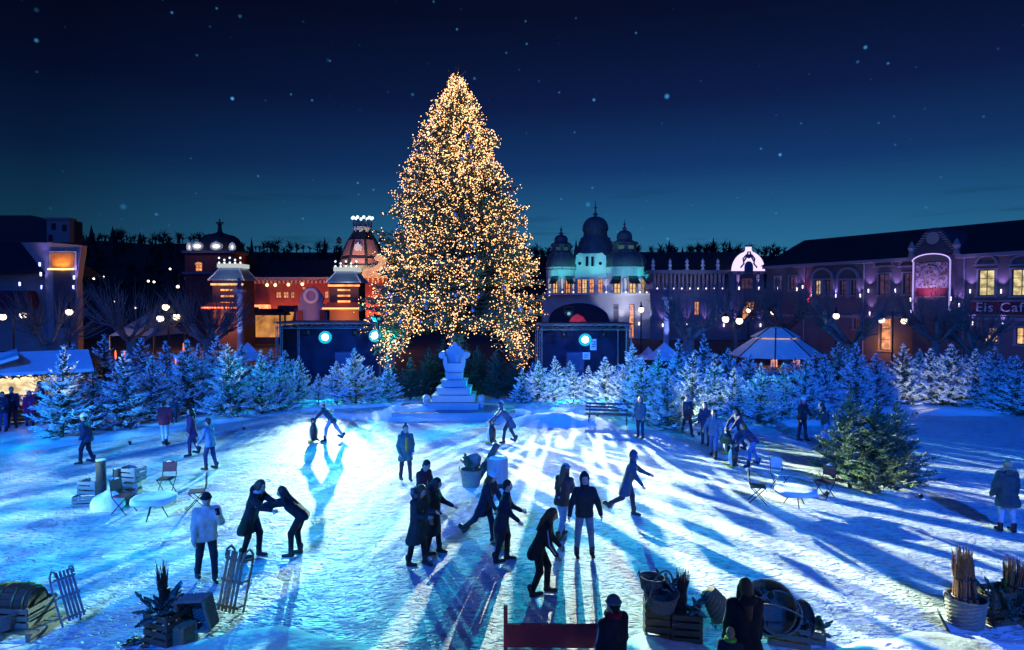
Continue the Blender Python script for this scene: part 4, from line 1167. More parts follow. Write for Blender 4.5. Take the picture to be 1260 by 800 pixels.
for px0, w, py0, py1, nm in ((300, 14, 386, 408, 0), (330, 22, 388, 408, 0), (356, 12, 384, 398, 0)):
    p = PX(px0, py1, 90)
    st = thing('market_stall', ('warmly lit market stall %s' % {300: 'left of the tall blue column', 330: 'right of the tall blue column', 356: 'beside the fairground gable'}[px0]), 'stall', (p.x, 90, 0))
    uu = 90 / FPX; zt = ZA(py0, 90)
    for s in (-1, 1): MB().box((s * w * uu * .95, 0, zt / 2), (.2, .2, zt)).build('post', M_BARK, st)
    MB().box((0, 1.5, zt / 2), (2 * w * uu, .1, zt)).build('lit_back', lit_pane('stall_lit', (1.0, .40, .10), .55, .8), st)
    MB().box((0, -.1, .5), (2 * w * uu, .4, 1.0)).build('counter', M_BARK, st)
    MB().prism([(-w * uu * 1.1, zt), (w * uu * 1.1, zt), (w * uu * .9, zt + .9), (-w * uu * .9, zt + .9)], -.8, 1.7).build('roof', M_REDROOF, st)

# ------------------------------------------------------------------ white building at the far left
D = 72.0; u = D / FPX; X0 = XA(80, D)
M_WH = mat('white_render', (.26, .25, .25), .8, vary=.08, scale=.8)
wb = thing('white_tower_building', 'white building with a flaring corner tower and an orange lit panel at far left', 'building', (X0, D, 0))
pts = [(lx(60), 0), (lx(95), 0), (lx(95.5), zx(345)), (lx(102.5), zx(302)), (lx(60.5), zx(298)), (lx(56), zx(345))]
MB().prism(pts, 0, .9).build('tower', M_WH, wb)
MB().box((lx(80), -.06, zx(368)), (26 * u, .1, 70 * u)).build('recess', mat('recess_dark', (.07, .065, .075), .8), wb)
MB().box((lx(80), -.10, zx(321)), (33 * u, .16, 23 * u)).build('panel_frame', M_WHITEFR, wb)
pn = MB().box((lx(79.5), -.16, zx(321)), (29.5 * u, .1, 19 * u)).build('amber_panel', mat('amber_plaster', (.5, .22, .06), .7, vary=.3, scale=3), wb)
MB().box((lx(79), -.45, zx(331.5)), (31 * u, .14, .16)).build('light_strip', glow('amber_strip', (1.0, .62, .2), 3.2), wb)
light('panel_wash', 'SPOT', (lx(79.5), -1.0, zx(335)), 420, (1.0, .5, .12), wb, target=(lx(79.5), -.1, zx(318)), spot=110, blend=.8, radius=.2)
MB().box((lx(20), .6, zx(375) / 2 + 2), (92 * u, .3, zx(336) - 0)).build('side_wall', M_WH, wb).location = (0, .8, 0)
MB().add([(lx(-60), -.6, zx(337)), (lx(54), -.6, zx(337)), (lx(24), 5, zx(292)), (lx(-60), 5, zx(292)), (lx(-60), 11, zx(337)), (lx(54), 11, zx(337))],
         [(0, 1, 2, 3), (3, 2, 5, 4), (1, 5, 2)]).build('roof', M_ROOF, wb)
MB().prism([(lx(-50), zx(358)), (lx(40), zx(358)), (lx(46), zx(378)), (lx(-50), zx(378))], -1.2, .6).build('maroon_awning', mat('maroon', (.12, .02, .04), .8), wb)
MB().prism([(lx(24), zx(298)), (lx(60), zx(298)), (lx(60), zx(337)), (lx(54), zx(337))], .4, 1.2).build('wing_wall', M_WH, wb)
for px, py, e in ((54, 328, 260), (29, 352, 260), (55.5, 356, 300), (94.5, 356, 300), (55, 340, 200), (95.5, 344, 200)):
    uplight(wb, (lx(px), -.15, zx(py)), e, (.32, .25, 1.0), 3, 60, glow('uplight_blue', (.4, .4, 1.0), 4.0, False), .35, .09, .4)
D = 92.0; u = D / FPX; X0 = XA(45, D)
bb = thing('dark_house', 'unlit house with a pale chimney turret behind the white corner tower', 'house', (X0, D, 0))
MB().prism([(lx(-60), 0), (lx(95), 0), (lx(95), zx(272)), (lx(66), zx(272)), (lx(40), zx(265)), (lx(-60), zx(265))], 0, 1.5).build('wall', mat('house_dark', (.04, .035, .04), .85), bb)
tu = MB().box((lx(80), -.5, zx(285)), (27 * u, 1.2, 28 * u)); tu.box((lx(80), -.5, zx(270.5)), (30 * u, 1.6, .3))
tt = tu.build('turret', mat('turret_pale', (.22, .2, .2), .8), bb)
for px, py in ((75, 280), (71, 294), (88, 282)): MB().box((lx(px), -1.12, zx(py)), (5 * u, .1, 8 * u)).build('window', P_DARK, bb)

# ------------------------------------------------------------------ right building with the ice cream parlour
A = Vector((XA(943, 74), 74)); B = Vector((XA(1257, 53), 53))
dv = (B - A).normalized(); rzG = math.atan2(dv.y, dv.x)
def gs(px):
    """distance along the facade at which it meets this column of the picture"""
    k = (px - 630) / FPX   # x = k*y
    return (k * A.y - A.x) / (dv.x - k * dv.y)
def gz(px, py):
    dpt = A.y + dv.y * gs(px)
    return ZA(py, dpt)
M_GW = mat('parlour_plaster', (.13, .105, .10), .85, vary=.12, scale=.6)
M_GB = mat('parlour_brown', (.17, .08, .06), .85, vary=.15, scale=.6)
M_TRIM = mat('parlour_trim', (.26, .23, .22), .75, vary=.06)
gbl = thing('parlour_building', 'long violet lit building on the right with gabled bay and ice cream parlour sign', 'building', (A.x, A.y, 0), rzG)
L1 = gs(1257) + 9; EZ = gz(1100, 321)
def gwin(px, py0, py1, wpx, nx=2, nz=3, pane=P_DIM, fr=M_FRAME):
    x = gs(px); w = gs(px + wpx / 2) - gs(px - wpx / 2); z0 = gz(px, py1); h = gz(px, py0) - z0
    return (x, z0, w, h), nx, nz, pane, fr
wins = [gwin(957, 341, 357, 7), gwin(975, 340, 357, 8, 2, 2, P_DIM), gwin(1006, 345, 363, 7, 2, 3, P_WARM), gwin(1019, 345, 363, 7, 2, 3, P_DIM), gwin(1037, 345, 363, 7), gwin(1051, 345, 363, 7),
        gwin(1087, 337, 363, 13, 2, 3, P_DIM), gwin(1117.5, 336, 362, 13, 2, 3, P_DIM), gwin(1213, 332, 364, 20, 2, 3, P_YELLOW), gwin(1256, 331, 364, 24, 2, 3, P_YELLOW),
        gwin(1220, 403, 421, 17, 2, 2, P_WARM), gwin(1259, 403, 424, 17, 2, 2, P_WARM), gwin(1055, 388, 405, 8, 2, 2, P_DIM), gwin(1090, 391, 431, 13, 1, 3, P_ORANGE), gwin(1014, 384, 400, 7, 2, 2, lit_pane('pane_blue', (.1, .5, 1.0), .35))]
wall_holes(0, L1, 0, EZ, [w[0] for w in wins]).build('wall', M_GW, gbl)
for (x, z, w, h), nx, nz, pn, fr in wins:
    window(gbl, x, z, w, h, 0, nx, nz, pn, fr, t=.07)
    m = MB()
    for s in (-1, 1): m.box((x + s * (w / 2 + .08), -.04, z + h / 2), (.14, .10, h + .1))
    m.box((x, -.08, z - .08), (w + .4, .18, .12)); m.box((x, -.05, z + h + .06), (w + .4, .12, .12))
    m.build('window_surround', M_TRIM, gbl)
for px in (1087, 1117.5, 1213, 1256):
    w = gs(px + 13) - gs(px - 13); hood(gbl, gs(px), gz(px, 327 if px < 1200 else 325), max(1.7, w * .95), .75, M_TRIM)
for px in (1012.5, 1044):
    w = gs(px + 14) - gs(px - 14); hood(gbl, gs(px), gz(px, 343), w, 1.15, M_TRIM, dep=.35)
    for q in (-13, 0, 13): MB().box((gs(px + q), -.15, gz(px, 355)), (.3, .26, 2.0)).build('pilaster', M_TRIM, gbl)
MB().box(((gs(945) + gs(990)) / 2, -.04, EZ / 2 + 1.5), (gs(990) - gs(945), .06, EZ - 3.4)).build('brown_bay', M_GB, gbl) if False else None
MB().box((L1 / 2, -.15, EZ + .05), (L1 + .4, .8, .3)).build('eaves', M_TRIM, gbl)
MB().box((L1 / 2, -.06, gz(1200, 392)), (L1, .22, .25)).build('string_course', M_TRIM, gbl)
MB().add([(-.5, -.5, EZ + .2), (L1, -.5, EZ + .2), (L1, 5, EZ + 3.3), (1.2, 5, EZ + 3.3), (L1, 11, EZ + .2), (-.5, 11, EZ + .2)],
         [(0, 1, 2, 3), (3, 2, 4, 5), (0, 3, 5), (1, 4, 2), (0, 5, 4, 1)]).build('roof', M_ROOF, gbl)
MB().box((L1 / 2, 5.4, EZ / 2), (L1 - .2, 10, EZ)).build('building_core', M_GB, gbl)
for px in (990, 1063, 1186): MB().cyl((gs(px), -.12, 0), (gs(px), -.12, EZ), .07, n=8).build('downpipe', M_TRIM, gbl)
# gabled bay
b0, b1 = gs(1131), gs(1177); bc = (b0 + b1) / 2; bw = b1 - b0
MB().box((bc, -.55, (EZ + .2) / 2), (bw, 1.1, EZ + .2)).build('bay', M_GW, gbl)
pz0, pz1 = gz(1155, 366), gz(1155, 323)
def art_mat():
    m = bpy.data.materials.new('painted_panel'); m.use_nodes = True
    nt = m.node_tree; b = nt.nodes['Principled BSDF']; L = nt.links.new
    tc = nt.nodes.new('ShaderNodeTexCoord')
    n = nt.nodes.new('ShaderNodeTexNoise'); n.inputs['Scale'].default_value = 3.2; n.inputs['Detail'].default_value = 7; n.inputs['Distortion'].default_value = 1.6
    L(tc.outputs['Object'], n.inputs['Vector'])
    r = nt.nodes.new('ShaderNodeValToRGB'); L(n.outputs['Fac'], r.inputs[0])
    r.color_ramp.elements[0].position = .40; r.color_ramp.elements[0].color = (.12, .05, .04, 1)
    r.color_ramp.elements[1].position = .60; r.color_ramp.elements[1].color = (.45, .36, .45, 1)
    L(r.outputs[0], b.inputs['Base Color'])
    return m
MB().box((bc, -1.13, (pz0 + pz1) / 2), (bw * .84, .08, pz1 - pz0)).build('mural_panel', art_mat(), gbl)
MB().box((bc, -1.18, pz0 + .45), (bw * .82, .06, .75)).build('red_band', mat('red_band', (.20, .012, .03), .7, vary=.3), gbl)
n = 16
MB().tube([(bc + math.cos(2 * PI * i / n) * bw * .22, -1.18, pz0 + (pz1 - pz0) * .62 + math.sin(2 * PI * i / n) * bw * .28) for i in range(n + 1)], .07, 6, cap=False).build('mural_wreath', M_TRIM, gbl)
ag = [(bc + math.cos(PI * i / 14) * bw * .5, pz1 + .1 + math.sin(PI * i / 14) * bw * .20) for i in range(15)]
MB().prism(ag, -1.3, 0).build('bay_arch', M_GW, gbl)
MB().tube([(x, -1.34, z) for x, z in ag], .05, 6).build('arch_light_strip', glow('violet_strip', (.55, .42, 1.0), 1.4, False), gbl)
for s in (-1, 1):
    MB().cyl((bc + s * bw * .49, -1.2, pz0 - 1.2), (bc + s * bw * .49, -1.2, pz1 + .1), .07, n=8).build('edge_light_strip', glow('violet_strip2', (.5, .4, 1.0), .9 if s < 0 else .5, False), gbl)
rz_ = [(bc - bw * .62, EZ + .3), (bc + bw * .62, EZ + .3), (bc + bw * .30, EZ + 2.2), (bc + bw * .08, gz(1165, 280)), (bc - bw * .08, gz(1165, 280)), (bc - bw * .30, EZ + 2.2)]
MB().prism(rz_, -.9, 5).build('bay_roof', mat('tiled_roof', (.06, .05, .08), .6, vary=.3, scale=5), gbl)
for k in range(9):
    t = k / 9
    for s in (-1, 1):
        MB().box((bc + s * bw * (.60 - .5 * t), -.95, EZ + .5 + t * (gz(1165, 282) - EZ - .6)), (.42, .2, .09)).build('roof_tile_edge', M_TRIM, gbl)
MB().cyl((bc, -1.1, EZ + 1.75), (bc, -.8, EZ + 1.75), .55, n=16).build('round_medallion', M_TRIM, gbl)
for s in (-1, 1): MB().lathe([(.3, EZ + .2), (.18, EZ + .6), (.34, EZ + 1.0), (.05, EZ + 1.6)], 8, (bc + s * bw * .6, -.9, 0)).build('corner_urn', M_TRIM, gbl)
# sign
sg0, sg1 = gs(1193), L1 - .6; sz0, sz1 = gz(1225, 388), gz(1225, 370.5)
sgn = MB().box(((sg0 + sg1) / 2, -.12, (sz0 + sz1) / 2), (sg1 - sg0, .2, sz1 - sz0)).build('shop_sign', mat('sign_red', (.10, .012, .02), .6), gbl)
fr = MB()
for z in (sz0, sz1): fr.box(((sg0 + sg1) / 2, -.16, z), (sg1 - sg0 + .1, .3, .09))
fr.build('sign_frame', M_TRIM, sgn)
fc = bpy.data.curves.new('lettering', 'FONT'); fc.body = 'Eis Cafe'; fc.extrude = .03; fc.size = (sz1 - sz0) * .92; fc.space_character = 1.12
fo = bpy.data.objects.new('lettering_src', fc); COL.objects.link(fo)
bpy.context.view_layer.update()
me = bpy.data.meshes.new_from_object(fo.evaluated_get(bpy.context.evaluated_depsgraph_get()))
bpy.data.objects.remove(fo)
me.name = 'lettering'; me.materials.clear(); me.materials.append(mat('letter_paint', (.62, .52, .46), .6))
lt = put('lettering', me, sgn, (gs(1202), -.26, sz0 + (sz1 - sz0) * .26)); lt.rotation_euler = (PI / 2, 0, 0)
for px, py, e in ((958, 356, 70), (982, 358, 80), (989, 355, 110), (1070, 360, 260), (1103, 360, 260), (1130, 371, 300), (1180, 370, 300), (1182, 378, 200), (1195, 361, 260), (1233, 361, 260), (1199, 400, 240), (1236, 402, 240), (1072, 388, 160), (1131, 385, 160), (1000, 366, 90), (1030, 366, 90), (1060, 366, 120)):
    uplight(gbl, (gs(px), -.02 if not 1128 < px < 1181 else -1.15, gz(px, py)), e, VIO, 2.6, 70, None, .25, .045, .32)
for px in (996, 997.5): uplight(gbl, (gs(px), -.05, gz(px, 372)), 90, (1, .05, .1), 2.5, 60, glow('uplight_red', (1, .05, .08), 4, False), .25, .07, .4)
light('bay_wash', 'SPOT', (bc, -2.4, pz0 + .2), 200, (.75, .5, 1.0), gbl, target=(bc, -1.1, pz0 + 1.4), spot=130, blend=.8, radius=.15)
light('door_glow', 'POINT', (gs(1090), -1.2, 1.8), 120, (1, .4, .1), gbl, radius=.2)
for px in (980, 1040, 1100, 1200, 1250): light('street_wash', 'SPOT', (gs(px), -7, 1.2), 220, (.25, .18, .95), gbl, target=(gs(px), 0, 5.5), spot=100, blend=.9, radius=.3)

# ------------------------------------------------------------------ hill with its wood behind everything
def hill_z(x, y):
    px = 630 + FPX * x / y
    top = np.interp(px, [-400, 60, 130, 180, 240, 300, 400, 480, 560, 680, 760, 820, 880, 940, 1100, 1400, 1900], [275, 282, 288, 296, 292, 300, 303, 306, 304, 303, 304, 304, 303, 306, 302, 300, 300])
    zt = ZA(top + 10, 330)
    return -2 + (zt + 2) * smooth(190, 330, y) + noise.noise(Vector((x * .02, y * .02, 0))) * 2
hl_ = heightfield(-480, 480, 80, 185, 420, 16, hill_z).build('hill', mat('hill_ground', (.02, .024, .02), .95), None, True)
kind(hl_, 'structure')
wd = MB(); r3 = random.Random(3)
for i in range(1500):
    y = r3.uniform(240, 335); x = r3.uniform(-1.0, 1.0) * y * .95
    z = hill_z(x, y); h = r3.uniform(3, 7.5); w = h * r3.uniform(.22, .34)
    if r3.random() < .12: wd.tube([(x, y, z), (x, y, z + h * 1.15)], [w * .8, .05], 5, cap=False)
    else:
        wd.tube([(x, y, z), (x, y, z + h * .7)], [.3, .1], 4, cap=False)
        for k in range(18):
            a = r3.uniform(0, 6.28); e = r3.uniform(.15, 1.25); ln = h * r3.uniform(.3, .55)
            b = Vector((x, y, z + h * r3.uniform(.25, .65))); t = b + Vector((math.cos(a) * math.cos(e), math.sin(a) * math.cos(e), math.sin(e))) * ln
            wd.tube([b, b.lerp(t, .5) + Vector((0, 0, .2)), t], [.16, .14, .05], 4, cap=False)
wo = wd.build('hillside_wood', mat('wood_dark', (.018, .02, .02), .95, vary=.3))
tag(kind(wo, 'stuff'), 'dark wood of bare trees along the hill behind the buildings', 'wood')
# ------------------------------------------------------------------ pollarded bare trees
def pollard(px, depth, zf, spread, zt, label, seed, warm=False, trunk=.30):
    r = random.Random(seed)
    o = thing('pollard_tree', label, 'tree', (XA(px, depth), depth, 0), r.uniform(0, 6), 'pollarded trees round the market')
    tr = MB(); sh = MB()
    tr.tube([(0, 0, -.1), (.05, 0, zf * .4), (-.04, .03, zf * .8), (0, 0, zf)], [trunk * 1.25, trunk, trunk * .95, trunk * 1.15], 10)
    nl_ = r.randint(6, 8)
    for k in range(nl_):
        a = 2 * PI * k / nl_ + r.uniform(-.3, .3); ln = spread * r.uniform(.35, .6); e = r.uniform(.25, .9)
        d = Vector((math.cos(a) * math.cos(e), math.sin(a) * math.cos(e), math.sin(e)))
        b = Vector((0, 0, zf * r.uniform(.8, 1.0)))
        m1 = b + d * ln * .5 + Vector((0, 0, r.uniform(-.15, .1))); t = b + d * ln + Vector((0, 0, r.uniform(.1, .4)))
        tr.tube([b, m1, t], [trunk * .55, trunk * .38, trunk * .42], 7)
        tr.ball(t, trunk * .62, 8, 6)
        for q in range(r.randint(20, 28)):
            a2 = a + r.uniform(-1.1, 1.1); e2 = r.uniform(.15, 1.4)
            d2 = Vector((math.cos(a2) * math.cos(e2), math.sin(a2) * math.cos(e2), math.sin(e2)))
            L = (zt - zf) * r.uniform(.35, .8)
            p1 = t + d2 * L * .5; p2 = t + d2 * L + Vector((0, 0, L * .18))
            sh.tube([t, p1, p2], [.028, .020, .007], 4, cap=False)
            for w in range(2):
                s0 = t.lerp(p2, r.uniform(.3, .8)); sh.tube([s0, s0 + (d2 + Vector((r.uniform(-.6, .6), r.uniform(-.6, .6), r.uniform(0, .5)))).normalized() * L * .35], [.013, .005], 3, cap=False)
    tr.build('trunk', M_POLL, o, True)
    sh.build('crown', M_POLL, o)
    return o
M_POLL = mat('grey_bark', (.15, .14, .13), .9, vary=.3, scale=5, bump=.6, bscale=12)
pollard(58, 47, 2.6, 3.2, 7.0, 'bare pollarded tree below the white corner tower', 1)
pollard(160, 46, 3.2, 3.6, 7.2, 'bare pollarded tree by the tent lit yellow on its trunk', 2)
pollard(255, 48, 3.0, 3.6, 7.0, 'blue lit pollarded tree in front of the left kiosk tower', 3)
pollard(848, 47, 3.4, 3.8, 6.9, 'big pale pollarded tree beside the small tents right of the stage', 4, trunk=.42)
pollard(968, 56, 3.6, 4.0, 7.4, 'spreading bare tree behind the eight-sided pavilion', 5)
pollard(1046, 45, 2.8, 4.0, 6.2, 'low bare pollarded tree right of the eight-sided pavilion', 6, trunk=.36)
pollard(1152, 48, 3.0, 4.2, 6.6, 'bushy bare tree lit ochre below the gabled bay', 7)
pollard(905, 62, 4.0, 4.0, 8.2, 'bare tree behind the twin globe lamp', 8)
pollard(1200, 47, 2.2, 3.0, 5.0, 'low bare tree below the parlour sign', 9)

# ------------------------------------------------------------------ street lamps with globes
M_GLOBE = glow('lamp_globe', (1.0, .78, .55), 4.5)
M_GLOBE_B = glow('lamp_globe_b', (1.0, .78, .55), 4.5, False)
def street_lamp(px, depth, globes, label, r_=.24):
    o = thing('street_lamp', label, 'street lamp', (XA(px, depth), depth, 0), 0, 'globe lamps')
    zs = [ZA(g[1], depth) for g in globes]; top = max(zs) + .75
    MB().lathe([(.16, 0), (.14, .5), (.07, .7), (.055, top)], 10).build('pole', M_DKMETAL, o, True)
    for (gx, gy), z in zip(globes, zs):
        x = XA(gx, depth) - XA(px, depth)
        if abs(x) > .1:
            MB().tube([(0, 0, z + .5), (x * .5, 0, z + .72), (x, 0, z + .62), (x, 0, z + .3)], .03, 6).build('arm', M_DKMETAL, o, True)
        MB().lathe([(.05, z + .42), (.16, z + .30), (.20, z + .18)], 12, (x, -.01, 0)).build('lamp_cap', M_DKMETAL, o, True)
        MB().ball((x, 0, z), r_, 14, 9).build('globe', M_GLOBE, o, True)
    return o
street_lamp(16, 48, [(3, 390), (28, 388)], 'twin globe lamp at the far left above the wooden hut')
street_lamp(85, 48, [(85, 384)], 'single globe lamp below the white corner tower')
street_lamp(207, 47, [(197, 392), (204, 378), (217, 390)], 'street lamp with three globes behind the left firs')
street_lamp(789, 62, [(789, 381)], 'single globe lamp before the domed palace', .26)
street_lamp(902, 47, [(893, 393), (910, 395)], 'twin globe lamp between big pollarded tree and pavilion')
street_lamp(952, 58, [(952, 384)], 'single globe lamp above the eight-sided pavilion')
street_lamp(1029, 52, [(1029, 389)], 'single globe lamp right of the pavilion roof')
street_lamp(1099, 52, [(1085, 394), (1113, 395)], 'twin globe lamp beside the glowing orange door')
street_lamp(921, 75, [(921, 382)], 'far globe lamp in front of the lit wing window')
for px, py, dd, lab in ((116, 343, 150, 'orange lamp far off below the wood'), (128, 341, 150, 'tiny far lamp right of the orange one'), (210, 331, 140, 'white lamp high on the dark slope'),
                        (183, 346, 130, 'left one of the faint far lamps near the brick tower'), (190, 347, 130, 'middle one of the faint far lamps near the brick tower'), (167, 379, 90, 'small white lamp in the pollarded tree crown'), (141, 371, 95, 'small amber lamp above the tent')):
    o = thing('far_lamp', lab, 'street lamp', (XA(px, dd), dd, 0)); z = ZA(py, dd)
    MB().cyl((0, 0, 0), (0, 0, z), .07, n=6).build('pole', M_DKMETAL, o); MB().ball((0, 0, z), .13 if py > 350 else .22, 8, 6).build('globe', M_GLOBE_B, o)
for px, py, dd in ((215, 443, 46), (225, 428, 48), (141, 437, 46), (152, 438, 46)):
    z = ZA(py, dd)
    o = thing('patio_heater', 'glowing red patio heater, %s among the left firs' % {215: 'front one of two', 225: 'rear one of two', 141: 'left small one by the tent', 152: 'right small one by the tent'}[px], 'heater', (XA(px, dd), dd, 0))
    MB().cyl((0, 0, 0), (0, 0, z - .5), .04, n=6).build('pole', M_DKMETAL, o)
    MB().lathe([(.04, z - .3), (.06, z - .1), (.05, z + .2), (.02, z + .35)], 8).build('flame_tube', glow('heater_glow', (1.0, .18, .05), 2.0, False), o, True)
    MB().lathe([(.22, z + .4), (.05, z + .5)], 10).build('hood', M_DKMETAL, o)

# ------------------------------------------------------------------ tall columns with figures
def tall_column(px, py0, py1, depth, label):
    z0, z1 = 0, ZA(py0, depth); o = thing('tall_column', label, 'column', (XA(px, depth), depth, 0))
    MB().box((0, 0, .4), (1.0, 1.0, .8)).build('base', M_STONE, o)
    MB().lathe([(.36, .8), (.30, 1.1), (.26, z1 - .4), (.36, z1 - .2)], 14).build('shaft', M_STONE, o, True)
    MB().box((0, 0, z1 - .08), (.95, .95, .25)).build('capital', M_STONE, o)
    blob([('c', (0, 0, z1 + .1), (0, 0, z1 + .7), .22, .15), ('e', (0, -.05, z1 + .95), (.16, .18, .2)), ('c', (0, 0, z1 + .6), (.35, -.1, z1 + .9), .09, .06), ('c', (0, 0, z1 + .6), (-.3, -.1, z1 + .35), .09, .06)], .06, .06).build('figure', M_DKSTONE, o, True)
    light('column_wash', 'SPOT', (0, -2.5, 1.6), 900, (.25, .35, 1.0), o, target=(0, 0, z1 * .75), spot=60, blend=.7, radius=.1)
tall_column(295, 357, 420, 62, 'tall blue lit column in front of the left kiosk tower')
tall_column(820, 366, 410, 64, 'tall blue lit column at the corner of the domed palace')

# ------------------------------------------------------------------ tents, pavilion, hut
M_CANVAS = mat('canvas_white', (.62, .64, .66), .8, vary=.08, scale=3)
def pavilion():
    d = 46.0; uu = d / FPX
    o = thing('pavilion', 'eight-sided two-tier white pavilion behind the firs on the right', 'pavilion', (XA(955, d), d, 0))
    z = lambda py: ZA(py, d)
    def tier(w0, p0, w1, p1, nm):
        for k in range(8):
            a, b = 2 * PI * (k + .5) / 8, 2 * PI * (k + 1.5) / 8
            V = [(math.cos(a) * w0 * uu, math.sin(a) * w0 * uu, z(p0)), (math.cos(b) * w0 * uu, math.sin(b) * w0 * uu, z(p0)),
                 (math.cos(b) * w1 * uu, math.sin(b) * w1 * uu, z(p1)), (math.cos(a) * w1 * uu, math.sin(a) * w1 * uu, z(p1))]
            V += [(x * .985, y * .985, q - .06) for x, y, q in V]
            MB().add(V, [(0, 1, 2, 3), (7, 6, 5, 4), (0, 4, 5, 1), (1, 5, 6, 2), (2, 6, 7, 3), (3, 7, 4, 0)]).build(nm, M_CANVAS, o)
            MB().cyl(V[0], V[3], .045, n=6).build('roof_rib', M_DKMETAL, o)
    tier(56, 437, 27, 416.5, 'lower_roof_panel'); tier(29, 414, 11, 403.5, 'upper_roof_panel')
    MB().lathe([(11 * uu, z(403.5)), (.02, z(402))], 8).build('cap', M_CANVAS, o)
    for k in range(8):
        a = 2 * PI * (k + .5) / 8; x, y = math.cos(a), math.sin(a)
        MB().cyl((x * 52 * uu, y * 52 * uu, 0), (x * 52 * uu, y * 52 * uu, z(437) + .1), .07, n=6).build('post', M_BARK, o)
        MB().cyl((x * 25 * uu, y * 25 * uu, z(416.5) - .1), (x * 25 * uu, y * 25 * uu, z(413)), .05, n=6).build('lantern_post', M_DKMETAL, o)
        b = 2 * PI * (k + 1.5) / 8
        MB().bar((x * 51 * uu, y * 51 * uu, .5), (math.cos(b) * 51 * uu, math.sin(b) * 51 * uu, .5), .08, .9).build('parapet', M_BARK, o)
    light('pavilion_lamp', 'POINT', (0, 0, 2.0), 160, (1.0, .45, .22), o, radius=.2)
    for px in (934, 960): MB().box((XA(px, d) - XA(955, d), -48 * uu, z(443)), (7 * uu, .1, 8 * uu)).build('lit_hatch', lit_pane('hatch_lit', (1.0, .38, .18), 1.0), o)
pavilion()
def tent(px, depth, py0, pe, w, label, dz=0):
    uu = depth / FPX; o = thing('market_tent', label, 'tent', (XA(px, depth), depth, 0), R(20))
    z0, z1 = ZA(pe, depth), ZA(py0, depth); h = w * uu
    for k in range(4):
        a, b = PI / 4 + k * PI / 2, PI / 4 + (k + 1) * PI / 2
        A_, B_ = Vector((math.cos(a) * h * 1.3, math.sin(a) * h * 1.3, z0)), Vector((math.cos(b) * h * 1.3, math.sin(b) * h * 1.3, z0))
        ap = Vector((0, 0, z1)); md = ((A_ + B_) / 2)
        V = [A_, B_, A_.lerp(ap, .5) - Vector((0, 0, .12)), B_.lerp(ap, .5) - Vector((0, 0, .12)), ap]
        V += [v - Vector((0, 0, .05)) for v in V]
        MB().add(V, [(0, 1, 3, 2), (2, 3, 4), (5, 7, 8, 6), (7, 9, 8), (0, 5, 6, 1)]).build('roof_panel', M_CANVAS, o)
        MB().bar(A_, B_, .05, .25).build('valance', M_CANVAS, o)
        MB().cyl((A_.x * .97, A_.y * .97, 0), (A_.x * .97, A_.y * .97, z0), .05, n=6).build('post', M_DKMETAL, o)
tent(818, 45, 421, 440, 20, 'small white market tent behind the firs below the big pollarded tree')
tent(304, 45, 421, 440, 24, 'blue lit market tent behind the firs left of the stage')
tent(798, 52, 426, 440, 12, 'low pale tent behind the right stage leg')
# marquee lit from inside at the left
d = 56.0
mq = thing('pointed_marquee', 'pointed canvas marquee lit from below behind the left firs', 'tent', (XA(183, d), d, 0))
uu = d / FPX
MB().add([(-32 * uu, -2, ZA(412, d)), (22 * uu, -2, ZA(412, d)), (22 * uu, 3, ZA(412, d)), (-32 * uu, 3, ZA(412, d)), (-2 * uu, .5, ZA(384, d))],
         [(0, 1, 4), (1, 2, 4), (2, 3, 4), (3, 0, 4)]).build('roof', mat('canvas_grey', (.42, .38, .38), .85, vary=.15), mq)
for x, y in ((-32, -2), (22, -2), (22, 3), (-32, 3)): MB().cyl((x * uu * .98, y, 0), (x * uu * .98, y, ZA(412, d)), .06, n=6).build('post', M_DKMETAL, mq)
light('marquee_lamp', 'POINT', (-1, -3.6, 1.9), 420, (1.0, .72, .40), mq, radius=.2)
light('marquee_glow', 'POINT', (0, .5, 1.4), 200, (1.0, .35, .15), mq, radius=.2)

# timber hut with snowy roof
hp = PX(12, 470, 29.6)
hut = thing('market_hut', 'timber hut with snow covered roof and lit counter at the left edge', 'hut', (hp.x - .3, hp.y + .9, 0), R(38))
M_HUT = wood('hut_timber', (.22, .12, .06))
hw, hd, ez, rz0 = 2.3, 1.7, 2.35, 3.15
for x in (-hw, hw):
    for y in (-hd, hd): MB().box((x, y, ez / 2), (.14, .14, ez)).build('corner_post', M_HUT, hut)
def planks(x0, x1, y, z0, z1, axis, n):
    for i in range(n):
        a = z0 + (z1 - z0) * i / n
        dim = (x1 - x0, .05, (z1 - z0) / n - .015)
        c_ = ((x0 + x1) / 2, y, a + (z1 - z0) / n / 2)
        m = MB().box(c_, dim) if axis == 'x' else MB().box((y, (x0 + x1) / 2, c_[2]), (.05, x1 - x0, dim[2]))
        m.build('plank', M_HUT, hut)
planks(-hw, hw, -hd, .05, .95, 'x', 5); planks(-hw, hw, hd, .05, 2.3, 'x', 9); planks(-hd, hd, hw, .05, .95, 'y', 5); planks(-hd, hd, -hw, .05, 2.3, 'y', 9)
MB().box((0, -hd - .12, .98), (2 * hw, .5, .06)).build('counter', M_HUT, hut); MB().box((hw + .12, 0, .98), (.5, 2 * hd, .06)).build('counter', M_HUT, hut)
MB().box((hw - .05, .4, 1.65), (.04, 2.3, 1.1)).build('side_panel', mat('panel_cream', (.5, .48, .42), .8), hut)
MB().box((0, .9, 1.7), (2 * hw - .5, .05, 1.1)).build('lit_shelves', lit_pane('hut_lit', (1.0, .75, .38), 1.1, 3), hut)
